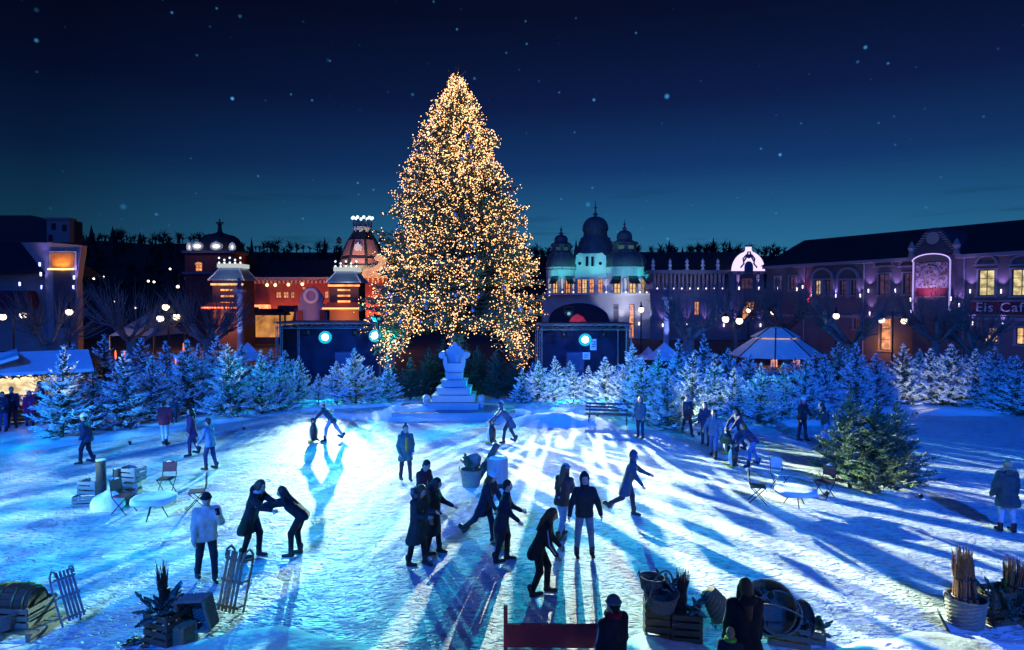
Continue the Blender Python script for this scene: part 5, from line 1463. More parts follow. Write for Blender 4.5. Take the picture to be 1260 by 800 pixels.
for s in (-1, 1):
    V = [(-hw - .5, 0, rz0), (hw + .5, 0, rz0), (hw + .5, s * (hd + .65), ez + .02), (-hw - .5, s * (hd + .65), ez + .02)]
    V2 = [(x, y, z + .14) for x, y, z in V]
    MB().add(V2 + V, [(0, 1, 2, 3), (7, 6, 5, 4), (0, 4, 5, 1), (1, 5, 6, 2), (2, 6, 7, 3), (3, 7, 4, 0)]).build('snowy_roof', M_SNOW, hut)
for s in (-1, 1):
    MB().prism([(-hd, ez), (hd, ez), (0, rz0 - .03)], -.04, .04).build('gable_board', M_HUT, hut).location = (s * hw, 0, 0)
    hut.children[-1].rotation_euler = (0, 0, PI / 2)
gar = MB(); rg = random.Random(5)
edge = [(-hw - .5, -hd - .65), (hw + .5, -hd - .65), (hw + .5, hd + .65)]
for a, b in zip(edge, edge[1:]):
    for i in range(130):
        t = rg.random(); p = Vector((a[0] + (b[0] - a[0]) * t, a[1] + (b[1] - a[1]) * t, ez - .02))
        if a[0] == b[0]: p.z += (1 - abs(p.y) / (hd + .65)) * (rz0 - ez)
        dd = Vector((rg.uniform(-1, 1), rg.uniform(-1, 1), rg.uniform(-1, .6))).normalized() * .22
        gar.tube([p, p + dd], [.05, .008], 3, cap=False)
gar.build('fir_garland', M_DARKFIR, hut)
light('hut_lamp', 'POINT', (0, -.4, 2.0), 130, (1.0, .75, .45), hut, radius=.15)

# ------------------------------------------------------------------ bench on the rink's edge
bp = GP(748, 523); bo = on_snow(bp)
bench = thing('park_bench', 'frosted slatted park bench at the far edge of the ice', 'bench', bo, R(-12))
M_BW = wood('bench_wood', (.07, .06, .07))
for i in range(4): MB().box((0, -.22 + i * .13, .45), (2.1, .10, .04)).build('seat_slat', M_BW, bench)
for i in range(3): MB().box((0, .30 + i * .03, .58 + i * .14), (2.1, .035, .10), Matrix.Rotation(-.2, 3, 'X')).build('back_slat', M_BW, bench)
for s in (-.85, .85): MB().tube([(s, -.25, 0), (s, -.22, .42), (s, .25, .42), (s, .38, .9)], .025, 6).tube([(s, .22, .42), (s, .32, 0)], .025, 6).build('leg_frame', M_DKMETAL, bench)

# ------------------------------------------------------------------ props
UNIT = MB().box((0, 0, 0), (1, 1, 1)).mesh('slat', None)
BOXM = {}
def bx(name, c, d, m, parent, rot=None):
    if m.name not in BOXM:
        me = UNIT.copy(); me.materials.append(m); BOXM[m.name] = me
    o = put(name, BOXM[m.name], parent, c); o.scale = d
    if rot: o.rotation_euler = rot
    return o
M_CRATE = wood('crate_wood', (.14, .09, .05)); M_CRATEB = wood('pale_crate_wood', (.30, .22, .13)); M_WICK = mat('wicker', (.30, .19, .09), .8, vary=.3, scale=30, bump=.5, bscale=90)
M_WICKG = mat('grey_wicker', (.22, .19, .15), .85, vary=.3, scale=30, bump=.5, bscale=90); M_TWIG = mat('brown_twigs', (.10, .05, .03), .9, vary=.4, scale=15)
def crate(pos, size, rz, label, m=M_CRATE, rows=3, tilt=(0, 0), name='wooden_crate'):
    w, d, h = size
    o = thing(name, label, 'crate', pos, rz); o.rotation_euler = (tilt[0], tilt[1], rz)
    for sx in (-1, 1):
        for sy in (-1, 1): bx('corner_post', (sx * (w / 2 - .03), sy * (d / 2 - .03), h / 2), (.04, .04, h), m, o)
    sh = h / rows
    for i in range(rows):
        z = sh * (i + .5)
        for s in (-1, 1):
            bx('slat', (0, s * (d / 2), z), (w, .016, sh * .68), m, o); bx('slat', (s * (w / 2), 0, z), (.016, d - .02, sh * .68), m, o)
    bx('base_board', (0, 0, .012), (w - .03, d - .03, .02), m, o)
    return o
def woven(r0, r1, h, n=30, rows=14, sy=1., bottom=True):
    m = MB(); V, F = [], []
    for j in range(rows + 1):
        t = j / rows; r_ = r0 + (r1 - r0) * t
        for i in range(n):
            a = 2 * PI * i / n; rr = r_ + .010 * (1 if (i // 2 + j) % 2 else -1)
            V.append((math.cos(a) * rr, math.sin(a) * rr * sy, t * h))
    for j in range(rows):
        for i in range(n): F.append((j * n + i, j * n + (i + 1) % n, (j + 1) * n + (i + 1) % n, (j + 1) * n + i))
    if bottom: F.append(tuple(range(n - 1, -1, -1)))
    return m.add(V, F)
def basket(pos, r0, r1, h, label, m=M_WICK, tilt=(0, 0, 0), handle=True, sy=1., big_handle=False):
    o = thing('wicker_basket', label, 'basket', pos); o.rotation_euler = tilt
    woven(r0, r1, h, sy=sy).build('weave', m, o)
    n = 24; MB().tube([(math.cos(2 * PI * i / n) * r1, math.sin(2 * PI * i / n) * r1 * sy, h) for i in range(n + 1)], .022, 6, cap=False).build('rim', m, o, True)
    if handle:
        if big_handle: MB().tube([(math.cos(PI * i / 14) * r1, 0, h + math.sin(PI * i / 14) * r1 * 1.4) for i in range(15)], .02, 6).build('handle', m, o, True)
        else:
            for s in (-1, 1): MB().tube([(s * (r1 + .02), math.cos(PI * i / 8) * .08, h + math.sin(PI * i / 8) * .10) for i in range(9)], .014, 6).build('handle', m, o, True)
    return o
def hamper(pos, w, h, d, label, rot, m=M_WICKG):
    """oblong wicker hamper lying with its open side shown"""
    o = thing('wicker_hamper', label, 'hamper', pos); o.rotation_euler = rot
    for nm, c_, a, b, ax in (('back', (0, d / 2, 0), w, h, 'y'), ('side', (-w / 2, 0, 0), d, h, 'x'), ('side', (w / 2, 0, 0), d, h, 'x'), ('end', (0, 0, -h / 2), w, d, 'z'), ('end', (0, 0, h / 2), w, d, 'z')):
        nx, nz = max(4, int(a / .035)), max(4, int(b / .035)); V, F = [], []
        for j in range(nz + 1):
            for i in range(nx + 1):
                e = .008 * (1 if (i // 2 + j) % 2 else -1); p, q = -a / 2 + a * i / nx, -b / 2 + b * j / nz
                V.append({'y': (p, c_[1] + e, q), 'x': (c_[0] + e, p, q), 'z': (p, q, c_[2] + e)}[ax])
        for j in range(nz):
            for i in range(nx):
                k = j * (nx + 1) + i; F.append((k, k + 1, k + nx + 2, k + nx + 1))
        MB().add(V, F).build(nm, m, o)
    fr = MB(); P = [(-w / 2, -d / 2, -h / 2), (w / 2, -d / 2, -h / 2), (w / 2, -d / 2, h / 2), (-w / 2, -d / 2, h / 2)]
    for a, b in zip(P, P[1:] + P[:1]): fr.cyl(a, b, .03, n=7)
    fr.build('rim', m, o)
    return o
def broom(pos, h, r_, label, tilt=(0, 0), m=M_TWIG, n=70, seed=1, flare=1.5):
    r2 = random.Random(seed); o = thing('twig_bundle', label, 'twig bundle', pos); o.rotation_euler = (tilt[0], tilt[1], r2.random() * 3)
    s = MB()
    for i in range(n):
        a = r2.uniform(0, 6.28); q = r_ * math.sqrt(r2.random()); L = h * r2.uniform(.82, 1.08)
        s.tube([(math.cos(a) * q, math.sin(a) * q, 0), (math.cos(a) * q * .9, math.sin(a) * q * .9, L * .6), (math.cos(a + .2) * q * flare, math.sin(a + .2) * q * flare, L)], [.012, .010, .004], 4, cap=False)
    s.build('twigs', m, o)
    for z in (.3, .6): MB().tube([(math.cos(2 * PI * i / 14) * r_ * 1.02, math.sin(2 * PI * i / 14) * r_ * 1.02, h * z) for i in range(15)], .014, 5, cap=False).build('binding', M_DKMETAL, o)
    return o
def sprays(pos, size, label, n=7, seed=1, m=M_GREEN, up=.6):
    """heap of cut fir branches"""
    r2 = random.Random(seed); o = thing('fir_branches', label, 'fir branches', pos)
    s = MB()
    for i in range(n):
        a = r2.uniform(0, 6.28); e = r2.uniform(up - .6, up + .6); L = size * r2.uniform(.6, 1.05)
        d = Vector((math.cos(a) * math.cos(e), math.sin(a) * math.cos(e), math.sin(e))); b = Vector((r2.uniform(-.15, .15), r2.uniform(-.12, .12), 0)) * size
        sd = d.cross(Vector((0, 0, 1))).normalized(); upv = sd.cross(d)
        s.tube([b, b + d * L], [.012, .004], 4, cap=False)
        for k in range(4, 16):
            t = k / 16; p = b + d * L * t
            for sg in (-1, 1):
                td = (d * .8 + sd * sg * .8 + upv * r2.uniform(-.2, .4)).normalized() * L * .34 * (1.15 - t)
                s.tube([p, p + td], [.02, .006], 3, cap=False)
                for q in (.3, .55, .8):
                    for s2 in (-1, 1): s.tube([p + td * q, p + td * q + (td.normalized() * .6 + td.normalized().cross(upv) * s2 + upv * r2.uniform(-.2, .5)).normalized() * .07 * size], [.016, .003], 3, cap=False)
    s.build('needles', m, o)
    return o
def sledge(pos, L, w, rot, label, m=M_CRATEB):
    """runners and slats; built flat along local Y, then tipped"""
    o = thing('wooden_sledge', label, 'sledge', pos); o.rotation_euler = rot
    for s in (-1, 1):
        MB().tube([(s * w / 2, 0, 0), (s * w / 2, L * .8, 0), (s * w / 2, L * .92, .04), (s * w / 2, L, .16), (s * w / 2, L * .96, .27), (s * w / 2, L * .86, .27)], .022, 6).build('runner', m, o, True)
        for y in (.12, .5, .82): MB().cyl((s * w / 2, L * y, 0), (s * w / 2 * .92, L * y, .22), .018, n=6).build('strut', m, o)
    for y in (.12, .5, .82): bx('cross_bar', (0, L * y, .22), (w + .06, .045, .03), m, o)
    for i in range(5): bx('slat', ((-.4 + .2 * i) * w, L * .5, .25), (.045, L * .9, .018), m, o)
    return o
def folding_chair(pos, rz, label, m=None):
    m = m or mat('chair_maroon', (.10, .03, .05), .6)
    o = thing('folding_chair', label, 'chair', pos, rz, 'bistro chairs on the ice')
    for s in (-.19, .19):
        MB().tube([(s, -.22, 0), (s, .20, .45), (s, .26, .9)], .013, 6).build('leg', M_DKMETAL, o); MB().tube([(s * .9, .24, 0), (s * .9, -.20, .45)], .013, 6).build('leg', M_DKMETAL, o)
    MB().box((0, 0, .46), (.40, .40, .03)).build('seat', m, o)
    n = 8; bk = [(-.19, .60), (.19, .60), (.19, .82)] + [(.19 * math.cos(PI * i / n), .82 + .12 * math.sin(PI * i / n)) for i in range(n + 1)] + [(-.19, .82)]
    MB().prism(bk, .225, .25).build('backrest', m, o)
    MB().lathe([(.03, .905), (.09, .90), (.09, .91), (.03, .935)], 8, (0, .24, 0)).build('snow_cap', M_SNOW, o)
    return o
def snow_table(pos, r_, h, label):
    o = thing('bistro_table', label, 'table', pos)
    MB().lathe([(r_ * .35, h - .05), (r_, h - .04), (r_, h)], 24).build('top', M_DKMETAL, o)
    sm = MB(); V = []; n = 28
    prof = [(.55, .028), (.85, .03), (1.02, .018), (1.05, -.02), (1.03, -.10)]
    sm.lathe([(.01, .028)] + prof, n, (0, 0, h))
    sm.v = [(x * (1 + .05 * noise.noise(Vector((x * 4, y * 4, 1)))), y * (1 + .05 * noise.noise(Vector((x * 4, y * 4, 5)))), z + (.05 * noise.noise(Vector((x * 6, y * 6, 9))) if z < h else 0)) for x, y, z in [(x * r_ if False else x * r_, y * r_, (z - h) + h) for x, y, z in sm.v]]
    sm.build('snow_cover', M_SNOW, o, True)
    for k in range(3):
        a = k * 2.094 + .4; MB().tube([(math.cos(a) * r_ * .15, math.sin(a) * r_ * .15, h - .05), (math.cos(a) * r_ * .6, math.sin(a) * r_ * .6, 0)], .016, 6).build('leg', M_DKMETAL, o)
def up(px, py, z=0.): return GP(px, py) + Vector((0, 0, z))
def shrink(c, k, before):
    """draw a finished cluster together about its foot"""
    for o in list(COL.objects):
        if o.name not in before and o.parent is None:
            o.location = c + (o.location - c) * k; o.scale = o.scale * k
def names(): return {o.name for o in COL.objects}
# left bistro set
snow_table(up(190, 638), .52, .55, 'round snow covered bistro table on the left ice')
folding_chair(up(205, 608), R(5), 'maroon folding chair behind the left snow covered table')
folding_chair(up(243, 625), R(-70), 'folding chair right of the left snow covered table')
folding_chair(up(153, 631), R(80), 'folding chair left of the left table, by the stacked crates')
# right bistro set
snow_table(up(979, 622), .52, .45, 'round snow covered bistro table on the right ice')
folding_chair(up(932, 618), R(75), 'folding chair left of the right snow covered table', M_DKMETAL)
folding_chair(up(960, 602), R(10), 'snow dusted folding chair behind the right snow covered table', mat('chair_pale', (.5, .52, .55), .6))
folding_chair(up(1014, 612), R(-60), 'dark folding chair between the right table and the green firs', mat('chair_dark', (.06, .03, .04), .6))
# crates and stumps by the left table
cp = up(127, 622)
M_CRB = wood('weathered_crate', (.30, .28, .28))
crate(cp + Vector((-.45, .05, 0)), (.62, .42, .30), R(10), 'weathered crate at the bottom left of the pile with stumps', M_CRB)
crate(cp + Vector((-.38, .12, .31)), (.55, .40, .38), R(-8), 'weathered crate on top of the left one beside the tall stump', M_CRB)
crate(cp + Vector((.62, .3, .62)), (.62, .4, .38), R(-15), 'weathered crate raised on posts at the right of the pile', M_CRB)
crate(cp + Vector((.62, .3, 0)), (.4, .36, .6), R(8), 'tall narrow crate under the raised one', M_CRB)
for dx, dy, h, r_, lab in ((-.02, -.05, 1.25, .13, 'tallest dark stump of the crate pile on the left ice'), (.3, .15, .98, .11, 'middle stump of the crate pile on the left ice'), (.45, -.12, .55, .12, 'short stump of the crate pile on the left ice')):
    o = thing('log_stump', lab, 'log', cp + Vector((dx, dy, 0)))
    MB().tube([(0, 0, 0), (.01, 0, h * .5), (0, .01, h)], [r_ * 1.08, r_, r_ * .97], 11).build('bark', M_BARK, o, True)
    MB().cyl((0, .01, h), (0, .01, h + .03), r_ * .9, n=11).build('snow_cap', M_SNOW, o)
tag(blob([('e', (0, 0, .1), (.45, .3, .35)), ('e', (.1, -.05, .3), (.2, .15, .25))], .05, .1).build('snow_heap', M_SNOW, None, True, cp + Vector((.3, -.28, 0))), 'pointed heap of snow against the crates by the left table', 'snow heap')

# decor heap in the middle of the ice
cp = up(595, 598)
basket(cp + Vector((-.38, 0, 0)), .26, .33, .5, 'sagging wicker basket with greenery, left in the middle heap', M_WICKG)
sprays(cp + Vector((-.32, 0, .42)), .7, 'yellow green branches in the basket of the middle heap', 9, 3)
o = thing('leaning_log', 'log leaning up to the right in the middle heap', 'log', cp + Vector((-.2, .1, .2))); MB().tube([(0, 0, 0), (.35, .05, .55), (.62, .1, 1.05)], [.12, .11, .10], 10).build('bark', M_BARK, o, True)
MB().cyl((.62, .1, 1.05), (.63, .1, 1.07), .085, n=10).build('cut_face', M_CRATEB, o)
o = thing('wooden_tub', 'grey tub with dark base and snow on top, right in the middle heap', 'tub', cp + Vector((.42, 0, 0)))
MB().lathe([(.31, 0), (.33, .14), (.32, .15)], 16).build('foot_ring', M_DKMETAL, o)
for k in range(16):
    a = 2 * PI * k / 16; q = bx('stave', (math.cos(a) * .31, math.sin(a) * .31, .50), (.02, .118, .72), M_CRB, o); q.rotation_euler = (0, 0, a)
MB().lathe([(.31, .8), (.2, .9), (.02, .93)], 16).build('snow_cap', M_SNOW, o, True)
tag(blob([('e', (0, 0, 0), (.2, .18, .16)), ('c', (-.1, 0, .1), (.1, 0, .16), .12, .12)], .04, .05).build('sack_bundle', M_WICKG, None, True, cp + Vector((-.32, .05, .72))), 'round bundle with a pale band on the basket of the middle heap', 'bundle')

# bottom left: hand cart with barrel
cp = up(22, 775)
B4 = names()
crate(cp + Vector((.0, 0, .22)), (1.15, .75, .42), R(-6), 'pale slatted crate holding the barrel at bottom left', M_CRATEB)
pl = thing('pallet', 'low pallet under the barrel crate at bottom left', 'pallet', cp + Vector((.05, -.02, 0)), R(-6))
for i in range(5): bx('board', (0, -.38 + i * .19, .17), (1.4, .15, .03), M_CRATEB, pl)
for s in (-.6, 0, .6): bx('bearer', (s, 0, .08), (.1, .9, .14), M_CRATEB, pl)
ba = thing('barrel', 'dark wooden barrel with golden hoops lying in a crate at bottom left', 'barrel', cp + Vector((-.02, .05, .62)), R(-6))
pr = [(-.45, .26), (-.25, .315), (0, .335), (.25, .315), (.45, .26)]
for k in range(16):
    a0, a1 = 2 * PI * k / 16, 2 * PI * (k + .94) / 16; V = []
    for x, r_ in pr: V += [(x, math.cos(a0) * r_, math.sin(a0) * r_), (x, math.cos(a1) * r_, math.sin(a1) * r_)]
    MB().add(V, [(2 * i, 2 * i + 1, 2 * i + 3, 2 * i + 2) for i in range(4)]).build('stave', M_CRATE, ba)
for x, r_ in ((-.36, .296), (-.16, .333), (.16, .333), (.36, .296)):
    MB().tube([(x, math.cos(2 * PI * i / 20) * r_, math.sin(2 * PI * i / 20) * r_) for i in range(21)], .02, 6, cap=False).build('hoop', mat('brass_hoop', (.55, .38, .10), .4, .8), ba)
for s in (-.44, .44): MB().cyl((s, 0, 0), (s * .98, 0, 0), .25, n=16).build('barrel_head', M_CRATE, ba)
basket(cp + Vector((-.1, -.38, .25)), .34, .44, .32, 'shallow wicker basket in front of the barrel', M_WICKG, sy=.8, handle=False)
sledge(cp + Vector((.95, .25, .0)), 1.15, .36, (R(62), 0, R(62)), 'blue grey sledge leaning on the barrel crate at bottom left', M_CRB)
shrink(cp, 0.82, B4)
# crates with broom and hampers, lower left
cp = up(205, 788)
B4 = names()
crate(cp + Vector((0, 0, 0)), (.62, .5, .62), R(-22), 'dark crate full of fir branches beside the wicker hampers', M_CRATE, 4)
broom(cp + Vector((-.08, .1, .3)), 1.15, .09, 'upright twig broom standing in the dark crate of fir branches', (0, R(3)), seed=2)
sprays(cp + Vector((-.05, .0, .55)), .62, 'cut fir branches bristling from the dark crate at lower left', 14, 4, M_GREEN)
sprays(cp + Vector((-.38, -.1, .1)), .55, 'drooping fir branch at the left side of the dark crate', 5, 6, M_GREEN, -.1)
hamper(cp + Vector((.60, .02, .55)), .62, .62, .3, 'open wicker hamper tipped towards the viewer at lower left', (R(8), R(-8), R(-12)), M_WICKG)
hamper(cp + Vector((.36, -.12, .20)), .42, .36, .3, 'small closed wicker hamper under the open one', (0, 0, R(160)), M_WICK)
shrink(cp, 0.84, B4)
sledge(up(288, 752), 1.15, .38, (R(80), R(6), R(-14)), 'wooden sledge standing upright on the snow at lower left', M_CRATEB)
# crates and baskets, lower right of the middle
cp = up(822, 786)
B4 = names()
crate(cp + Vector((-.22, .1, 0)), (.5, .45, .8), R(-6), 'tall dark crate at the left of the basket stack', M_CRATE, 5)
crate(cp + Vector((.36, -.02, 0)), (.6, .45, .62), R(-8), 'slatted dark crate at the right of the basket stack', M_CRATE, 4)
crate(cp + Vector((.15, .35, .35)), (.6, .4, .5), R(-10), 'pale green crate behind the big hooped basket', M_CRATEB, 3)
basket(cp + Vector((-.16, -.05, .68)), .26, .34, .34, 'round basket with a tall hoop handle on the crate stack', M_WICKG, (R(8), R(-6), R(35)), True, 1., True)
basket(cp + Vector((-.30, .25, .92)), .2, .26, .26, 'small basket at the upper left of the crate stack', M_WICKG, (0, R(5), 0))
basket(cp + Vector((.88, .25, .88)), .17, .28, .55, 'conical wicker pannier tipped over at the right of the stack', M_WICK, (R(20), R(150), R(20)))
broom(cp + Vector((.25, .05, .5)), .85, .10, 'dark twig broom leaning among the baskets', (0, R(8)), seed=3)
sprays(cp + Vector((.12, .25, .85)), .55, 'fir sprigs tucked between the baskets on the stack', 10, 7, M_GREEN)
sprays(cp + Vector((.55, -.05, .6)), .45, 'fir sprigs on the right crate of the basket stack', 8, 9, M_GREEN)
shrink(cp, 0.8, B4)
# big round baskets further right
cp = up(945, 788)
B4 = names()
basket(cp + Vector((.05, .15, .55)), .34, .50, .4, 'big round basket standing on edge with greenery inside', M_WICK, (R(62), 0, R(-20)))
basket(cp + Vector((.22, -.05, .5)), .3, .40, .3, 'white hooped basket in front of the big round one', M_WICKG, (R(55), 0, R(-30)), True, 1., True)
basket(cp + Vector((.50, .02, .42)), .24, .34, .22, 'dark round basket facing right beside the big one', mat('dark_wicker', (.08, .05, .035), .8, vary=.3, scale=30), (R(70), 0, R(35)), False)
crate(cp + Vector((.35, -.1, 0)), (.75, .42, .42), R(-20), 'pale open crate under the big round baskets', M_CRATEB, 3)
crate(cp + Vector((.88, -.02, 0)), (.4, .35, .24), R(-20), 'low pale crate at the right foot of the baskets', M_CRATEB, 2)
sprays(cp + Vector((1.0, .0, .2)), .4, 'sprig of fir on the low pale crate', 8, 11, M_GREEN)
sprays(cp + Vector((.05, .12, .75)), .35, 'fir greenery inside the big round basket', 6, 12, M_GREEN)
shrink(cp, 0.84, B4)
# lower right: tubs with brushwood
cp = up(1188, 768)
basket(cp + Vector((0, .0, 0)), .26, .31, .46, 'whitish wicker tub holding brushwood at lower right', M_WICKG)
broom(cp + Vector((-.05, .05, .15)), 1.15, .13, 'brown brushwood bundle leaning left in the whitish tub', (R(2), R(-7)), mat('red_brushwood', (.22, .09, .04), .9, vary=.4, scale=20), 110, 4, 1.25)
broom(cp + Vector((.14, .0, .15)), 1.0, .11, 'shorter brushwood bundle leaning right in the whitish tub', (0, R(10)), mat('red_brushwood', (.2, .1, .05)), 80, 5, 1.2)
crate(cp + Vector((.58, .1, 0)), (.5, .4, .6), R(12), 'dark crate behind fir branches at lower right', M_CRATE, 4)
broom(cp + Vector((.92, .1, .1)), .95, .2, 'broad brushwood bundle at the far lower right', (0, R(-2)), mat('red_brushwood', (.2, .1, .05)), 150, 6, 1.1)
sprays(cp + Vector((.72, -.1, .25)), .75, 'dark fir branches heaped at the right of the whitish tub', 16, 14, M_DARKFIR)
sprays(cp + Vector((1.15, -.1, .2)), .6, 'fir branches lying at the lower right edge', 12, 15, M_DARKFIR, .2)
o = thing('pot_lid', 'dark plate leaning on the left of the whitish tub', 'plate', cp + Vector((-.42, -.05, .02))); o.rotation_euler = (R(20), R(62), 0)
MB().lathe([(.01, 0), (.2, .01), (.26, .03), (.26, .045), (.2, .025), (.01, .015)], 18).build('disc', M_DKMETAL, o, True)
# dark red board with posts in the foreground
bpz = 10.0
p0, p1 = PX(622, 768, bpz), PX(757, 764, bpz)
bd = thing('red_board', 'dark red board between two posts at the bottom of the picture', 'board', ((p0.x + p1.x) / 2, bpz, 0), R(-1.5))
w = p1.x - p0.x; zt = p0.z; z0_ = .15
MB().box((0, 0, (z0_ + zt) / 2), (w, .05, zt - z0_)).build('panel', mat('maroon_paint', (.30, .018, .04), .6, vary=.2, scale=3), bd)
MB().box((-w / 2, .04, (zt + .26) / 2), (.06, .06, zt + .26)).build('post', mat('maroon_paint', ()), bd); MB().box((w / 2, .04, (zt + .24) / 2), (.07, .06, zt + .24)).build('post', mat('maroon_paint', ()), bd)

# globe lamps on the near bank, just outside the view
for x, y, lab in ((-11.5, 7.0, 'globe lamp on the near snow bank left of the view'), (8.2, 4.5, 'globe lamp on the near snow bank right of the view')):
    o = thing('street_lamp', lab, 'street lamp', (x, y, 0), 0, 'globe lamps')
    MB().lathe([(.16, 0), (.14, .5), (.07, .7), (.055, 4.4)], 10).build('pole', M_DKMETAL, o, True); MB().ball((0, 0, 4.6), .24, 14, 9).build('globe', M_GLOBE_B, o, True)
    light('lamp', 'POINT', (0, 0, 4.95), 130, (1.0, .9, .75), o, radius=.24)
# ------------------------------------------------------------------ people
def V3(*a): return Vector(a)
def dirv(fwd, out, side):
    """unit vector from hanging straight down: swung forward (towards -Y) and outwards (along side*X), degrees"""
    f, o = R(fwd), R(out)
    return Vector((side * math.sin(o), -math.sin(f) * math.cos(o), -math.cos(f) * math.cos(o)))
def cloth(col, rough=.85):
    n = 'cloth_%d_%d_%d' % tuple(int(c * 250) for c in col)
    return mat(n, col, rough, vary=.3, scale=7, bump=.55, bscale=14)
SKIN = mat('skin', (.52, .33, .25), .55, vary=.06)
M_EYE = mat('eye_dark', (.02, .015, .015), .3, vary=0)
M_BOOT = mat('skate_boot', (.015, .015, .02), .5, vary=.1)
M_BLADE = mat('steel_blade', (.55, .56, .6), .3, .9, vary=0)
HAIRC = {'dark': (.02, .014, .012), 'brown': (.09, .045, .022), 'blond': (.42, .28, .13)}
STAND = dict(lean=2, tL=3, tR=-3, kL=4, kR=3, aL=(6, 8, 14, 4), aR=(4, 8, 12, 4), sp=4)
def person(px, py, face, label, coat=(.02, .025, .04), legs=(.02, .025, .05), hem=.0, hair='dark', long=False, hat=None, hood=None, H=1.73,
           pose=None, scarf=None, extra=None, skates=True, onsnow=False, vox=.026, bun=False, stripe=None, puff=1.0, group=None, loc=None):
    P = dict(STAND); P.update(pose or {})
    pos = loc if loc is not None else GP(px, py)
    if onsnow: pos = on_snow(pos)
    root = thing('person', label, 'person', pos, R(face), group)
    s = H / 1.75
    L = P['lean']; sd = V3(0, -math.sin(R(L)), math.cos(R(L)))
    hip = V3(0, 0, 0)
    # legs first, then lift the pelvis so that the lower foot touches the ground
    foot_h = .13 if skates else .09
    J = {}
    for k, sg in (('L', 1), ('R', -1)):
        hp_ = V3(sg * .085 * s, 0, 0)
        a, b = P['t' + k], P['k' + k]
        kn = hp_ + dirv(a, P['sp'], sg) * .43 * s
        an = kn + dirv(a - b, P['sp'] * .5, sg) * .42 * s
        J[k] = [hp_, kn, an]
    low = min(J['L'][2].z, J['R'][2].z)
    lift = V3(0, 0, foot_h * s - low)
    mid = (J['L'][2] + J['R'][2]) / 2
    lift -= V3(mid.x, mid.y, 0) * P.get('ctr', 1.0)
    hip = lift
    for k in 'LR': J[k] = [q + lift for q in J[k]]
    chest = hip + sd * .34 * s
    neck = hip + sd * .53 * s
    hd = P.get('head', L * .45); hdir = V3(0, -math.sin(R(hd)), math.cos(R(hd)))
    hc = neck + hdir * .165 * s
    hf = V3(0, -math.cos(R(hd)), -math.sin(R(hd)))      # the way the face looks
    yaw = R(P.get('yaw', 0)); hf = Matrix.Rotation(yaw, 3, 'Z') @ hf
    A = {}
    for k, sg in (('L', 1), ('R', -1)):
        u = P['a' + k]
        sh = neck - sd * .07 * s + V3(sg * .175 * s, 0, 0)
        el = sh + dirv(u[0], u[1], sg) * .29 * s
        wr = el + dirv(u[2], u[3], sg) * .25 * s
        A[k] = [sh, el, wr, dirv(u[2], u[3], sg)]
    t = tuple
    # ---- body: one continuous skin
    pr = [('e', t(hc), (.075 * s, .092 * s, .112 * s)), ('e', t(hc - hdir * .06 * s + hf * .02 * s), (.058 * s, .068 * s, .062 * s)),
          ('c', t(neck - sd * .05), t(hc - hdir * .05 * s), .062 * s, .055 * s), ('c', t(hip), t(chest), .11 * s, .125 * s), ('c', t(chest), t(neck - sd * .06), .12 * s, .08 * s)]
    rt = hf.cross(V3(0, 0, 1)).normalized()
    pr += [('c', t(hc + hf * .085 * s + hdir * .005), t(hc + hf * .105 * s - hdir * .022 * s), .010 * s, .017 * s)]
    for sg in (-1, 1): pr.append(('e', t(hc + rt * sg * .078 * s - hdir * .01), (.014 * s, .024 * s, .032 * s)))
    for k in 'LR':
        h0, kn, an = J[k]; sh, el, wr, fd = A[k]
        pr += [('c', t(h0), t(kn), .08 * s, .058 * s), ('c', t(kn), t(an), .056 * s, .04 * s), ('c', t(sh), t(el), .05 * s, .042 * s), ('c', t(el), t(wr), .042 * s, .03 * s),
               ('e', t(wr + fd * .05 * s), (.036 * s, .036 * s, .042 * s))]
    body = blob(pr, vox, .025)
    for k, sg in (('L', 1), ('R', -1)):                 # five fingers, unequal and bent
        sh, el, wr, fd = A[k]; base = wr + fd * .07 * s
        px_ = fd.cross(V3(sg, 0, .1)).normalized(); py_ = fd.cross(px_).normalized()
        for i, ln in enumerate((.062, .07, .066, .052)):
            b = base + px_ * (.027 - .018 * i) * s
            m1 = b + (fd * .9 + py_ * .25).normalized() * ln * .55 * s; m2 = m1 + (fd * .6 + py_ * .8).normalized() * ln * .5 * s
            body.tube([b, m1, m2], [.0095 * s, .009 * s, .007 * s], 6)
        b = wr + fd * .03 * s + px_ * .03 * s
        body.tube([b, b + (fd * .6 + px_ * .7).normalized() * .035 * s, b + (fd * .9 + px_ * .35 + py_ * .3).normalized() * .065 * s], [.011 * s, .010 * s, .008 * s], 6)
    bo_ = body.build('body', SKIN, root, True)
    for sg in (-1, 1): MB().ball(t(hc + hf * .083 * s + rt * sg * .032 * s + hdir * .012 * s), .011 * s, 6, 4).build('eye', M_EYE, bo_)
    MB().box(t(hc + hf * .086 * s - hdir * .055 * s), (.04 * s, .012 * s, .009 * s), R(P.get('yaw', 0))).build('mouth', mat('lips', (.35, .12, .10), .5, vary=0), bo_)
    # ---- trousers
    pr = [('c', t(hip + V3(.05, 0, .02)), t(hip + V3(-.05, 0, .02)), .125 * s, .125 * s)]
    fl = P.get('flare', 1.0)
    for k in 'LR':
        h0, kn, an = J[k]
        pr += [('c', t(h0), t(kn), .098 * s, .072 * s * fl), ('c', t(kn), t(an + V3(0, 0, .02)), .070 * s * fl, .055 * s * fl * fl)]
    blob(pr, vox, .03).build('trousers', cloth(legs), root, True)
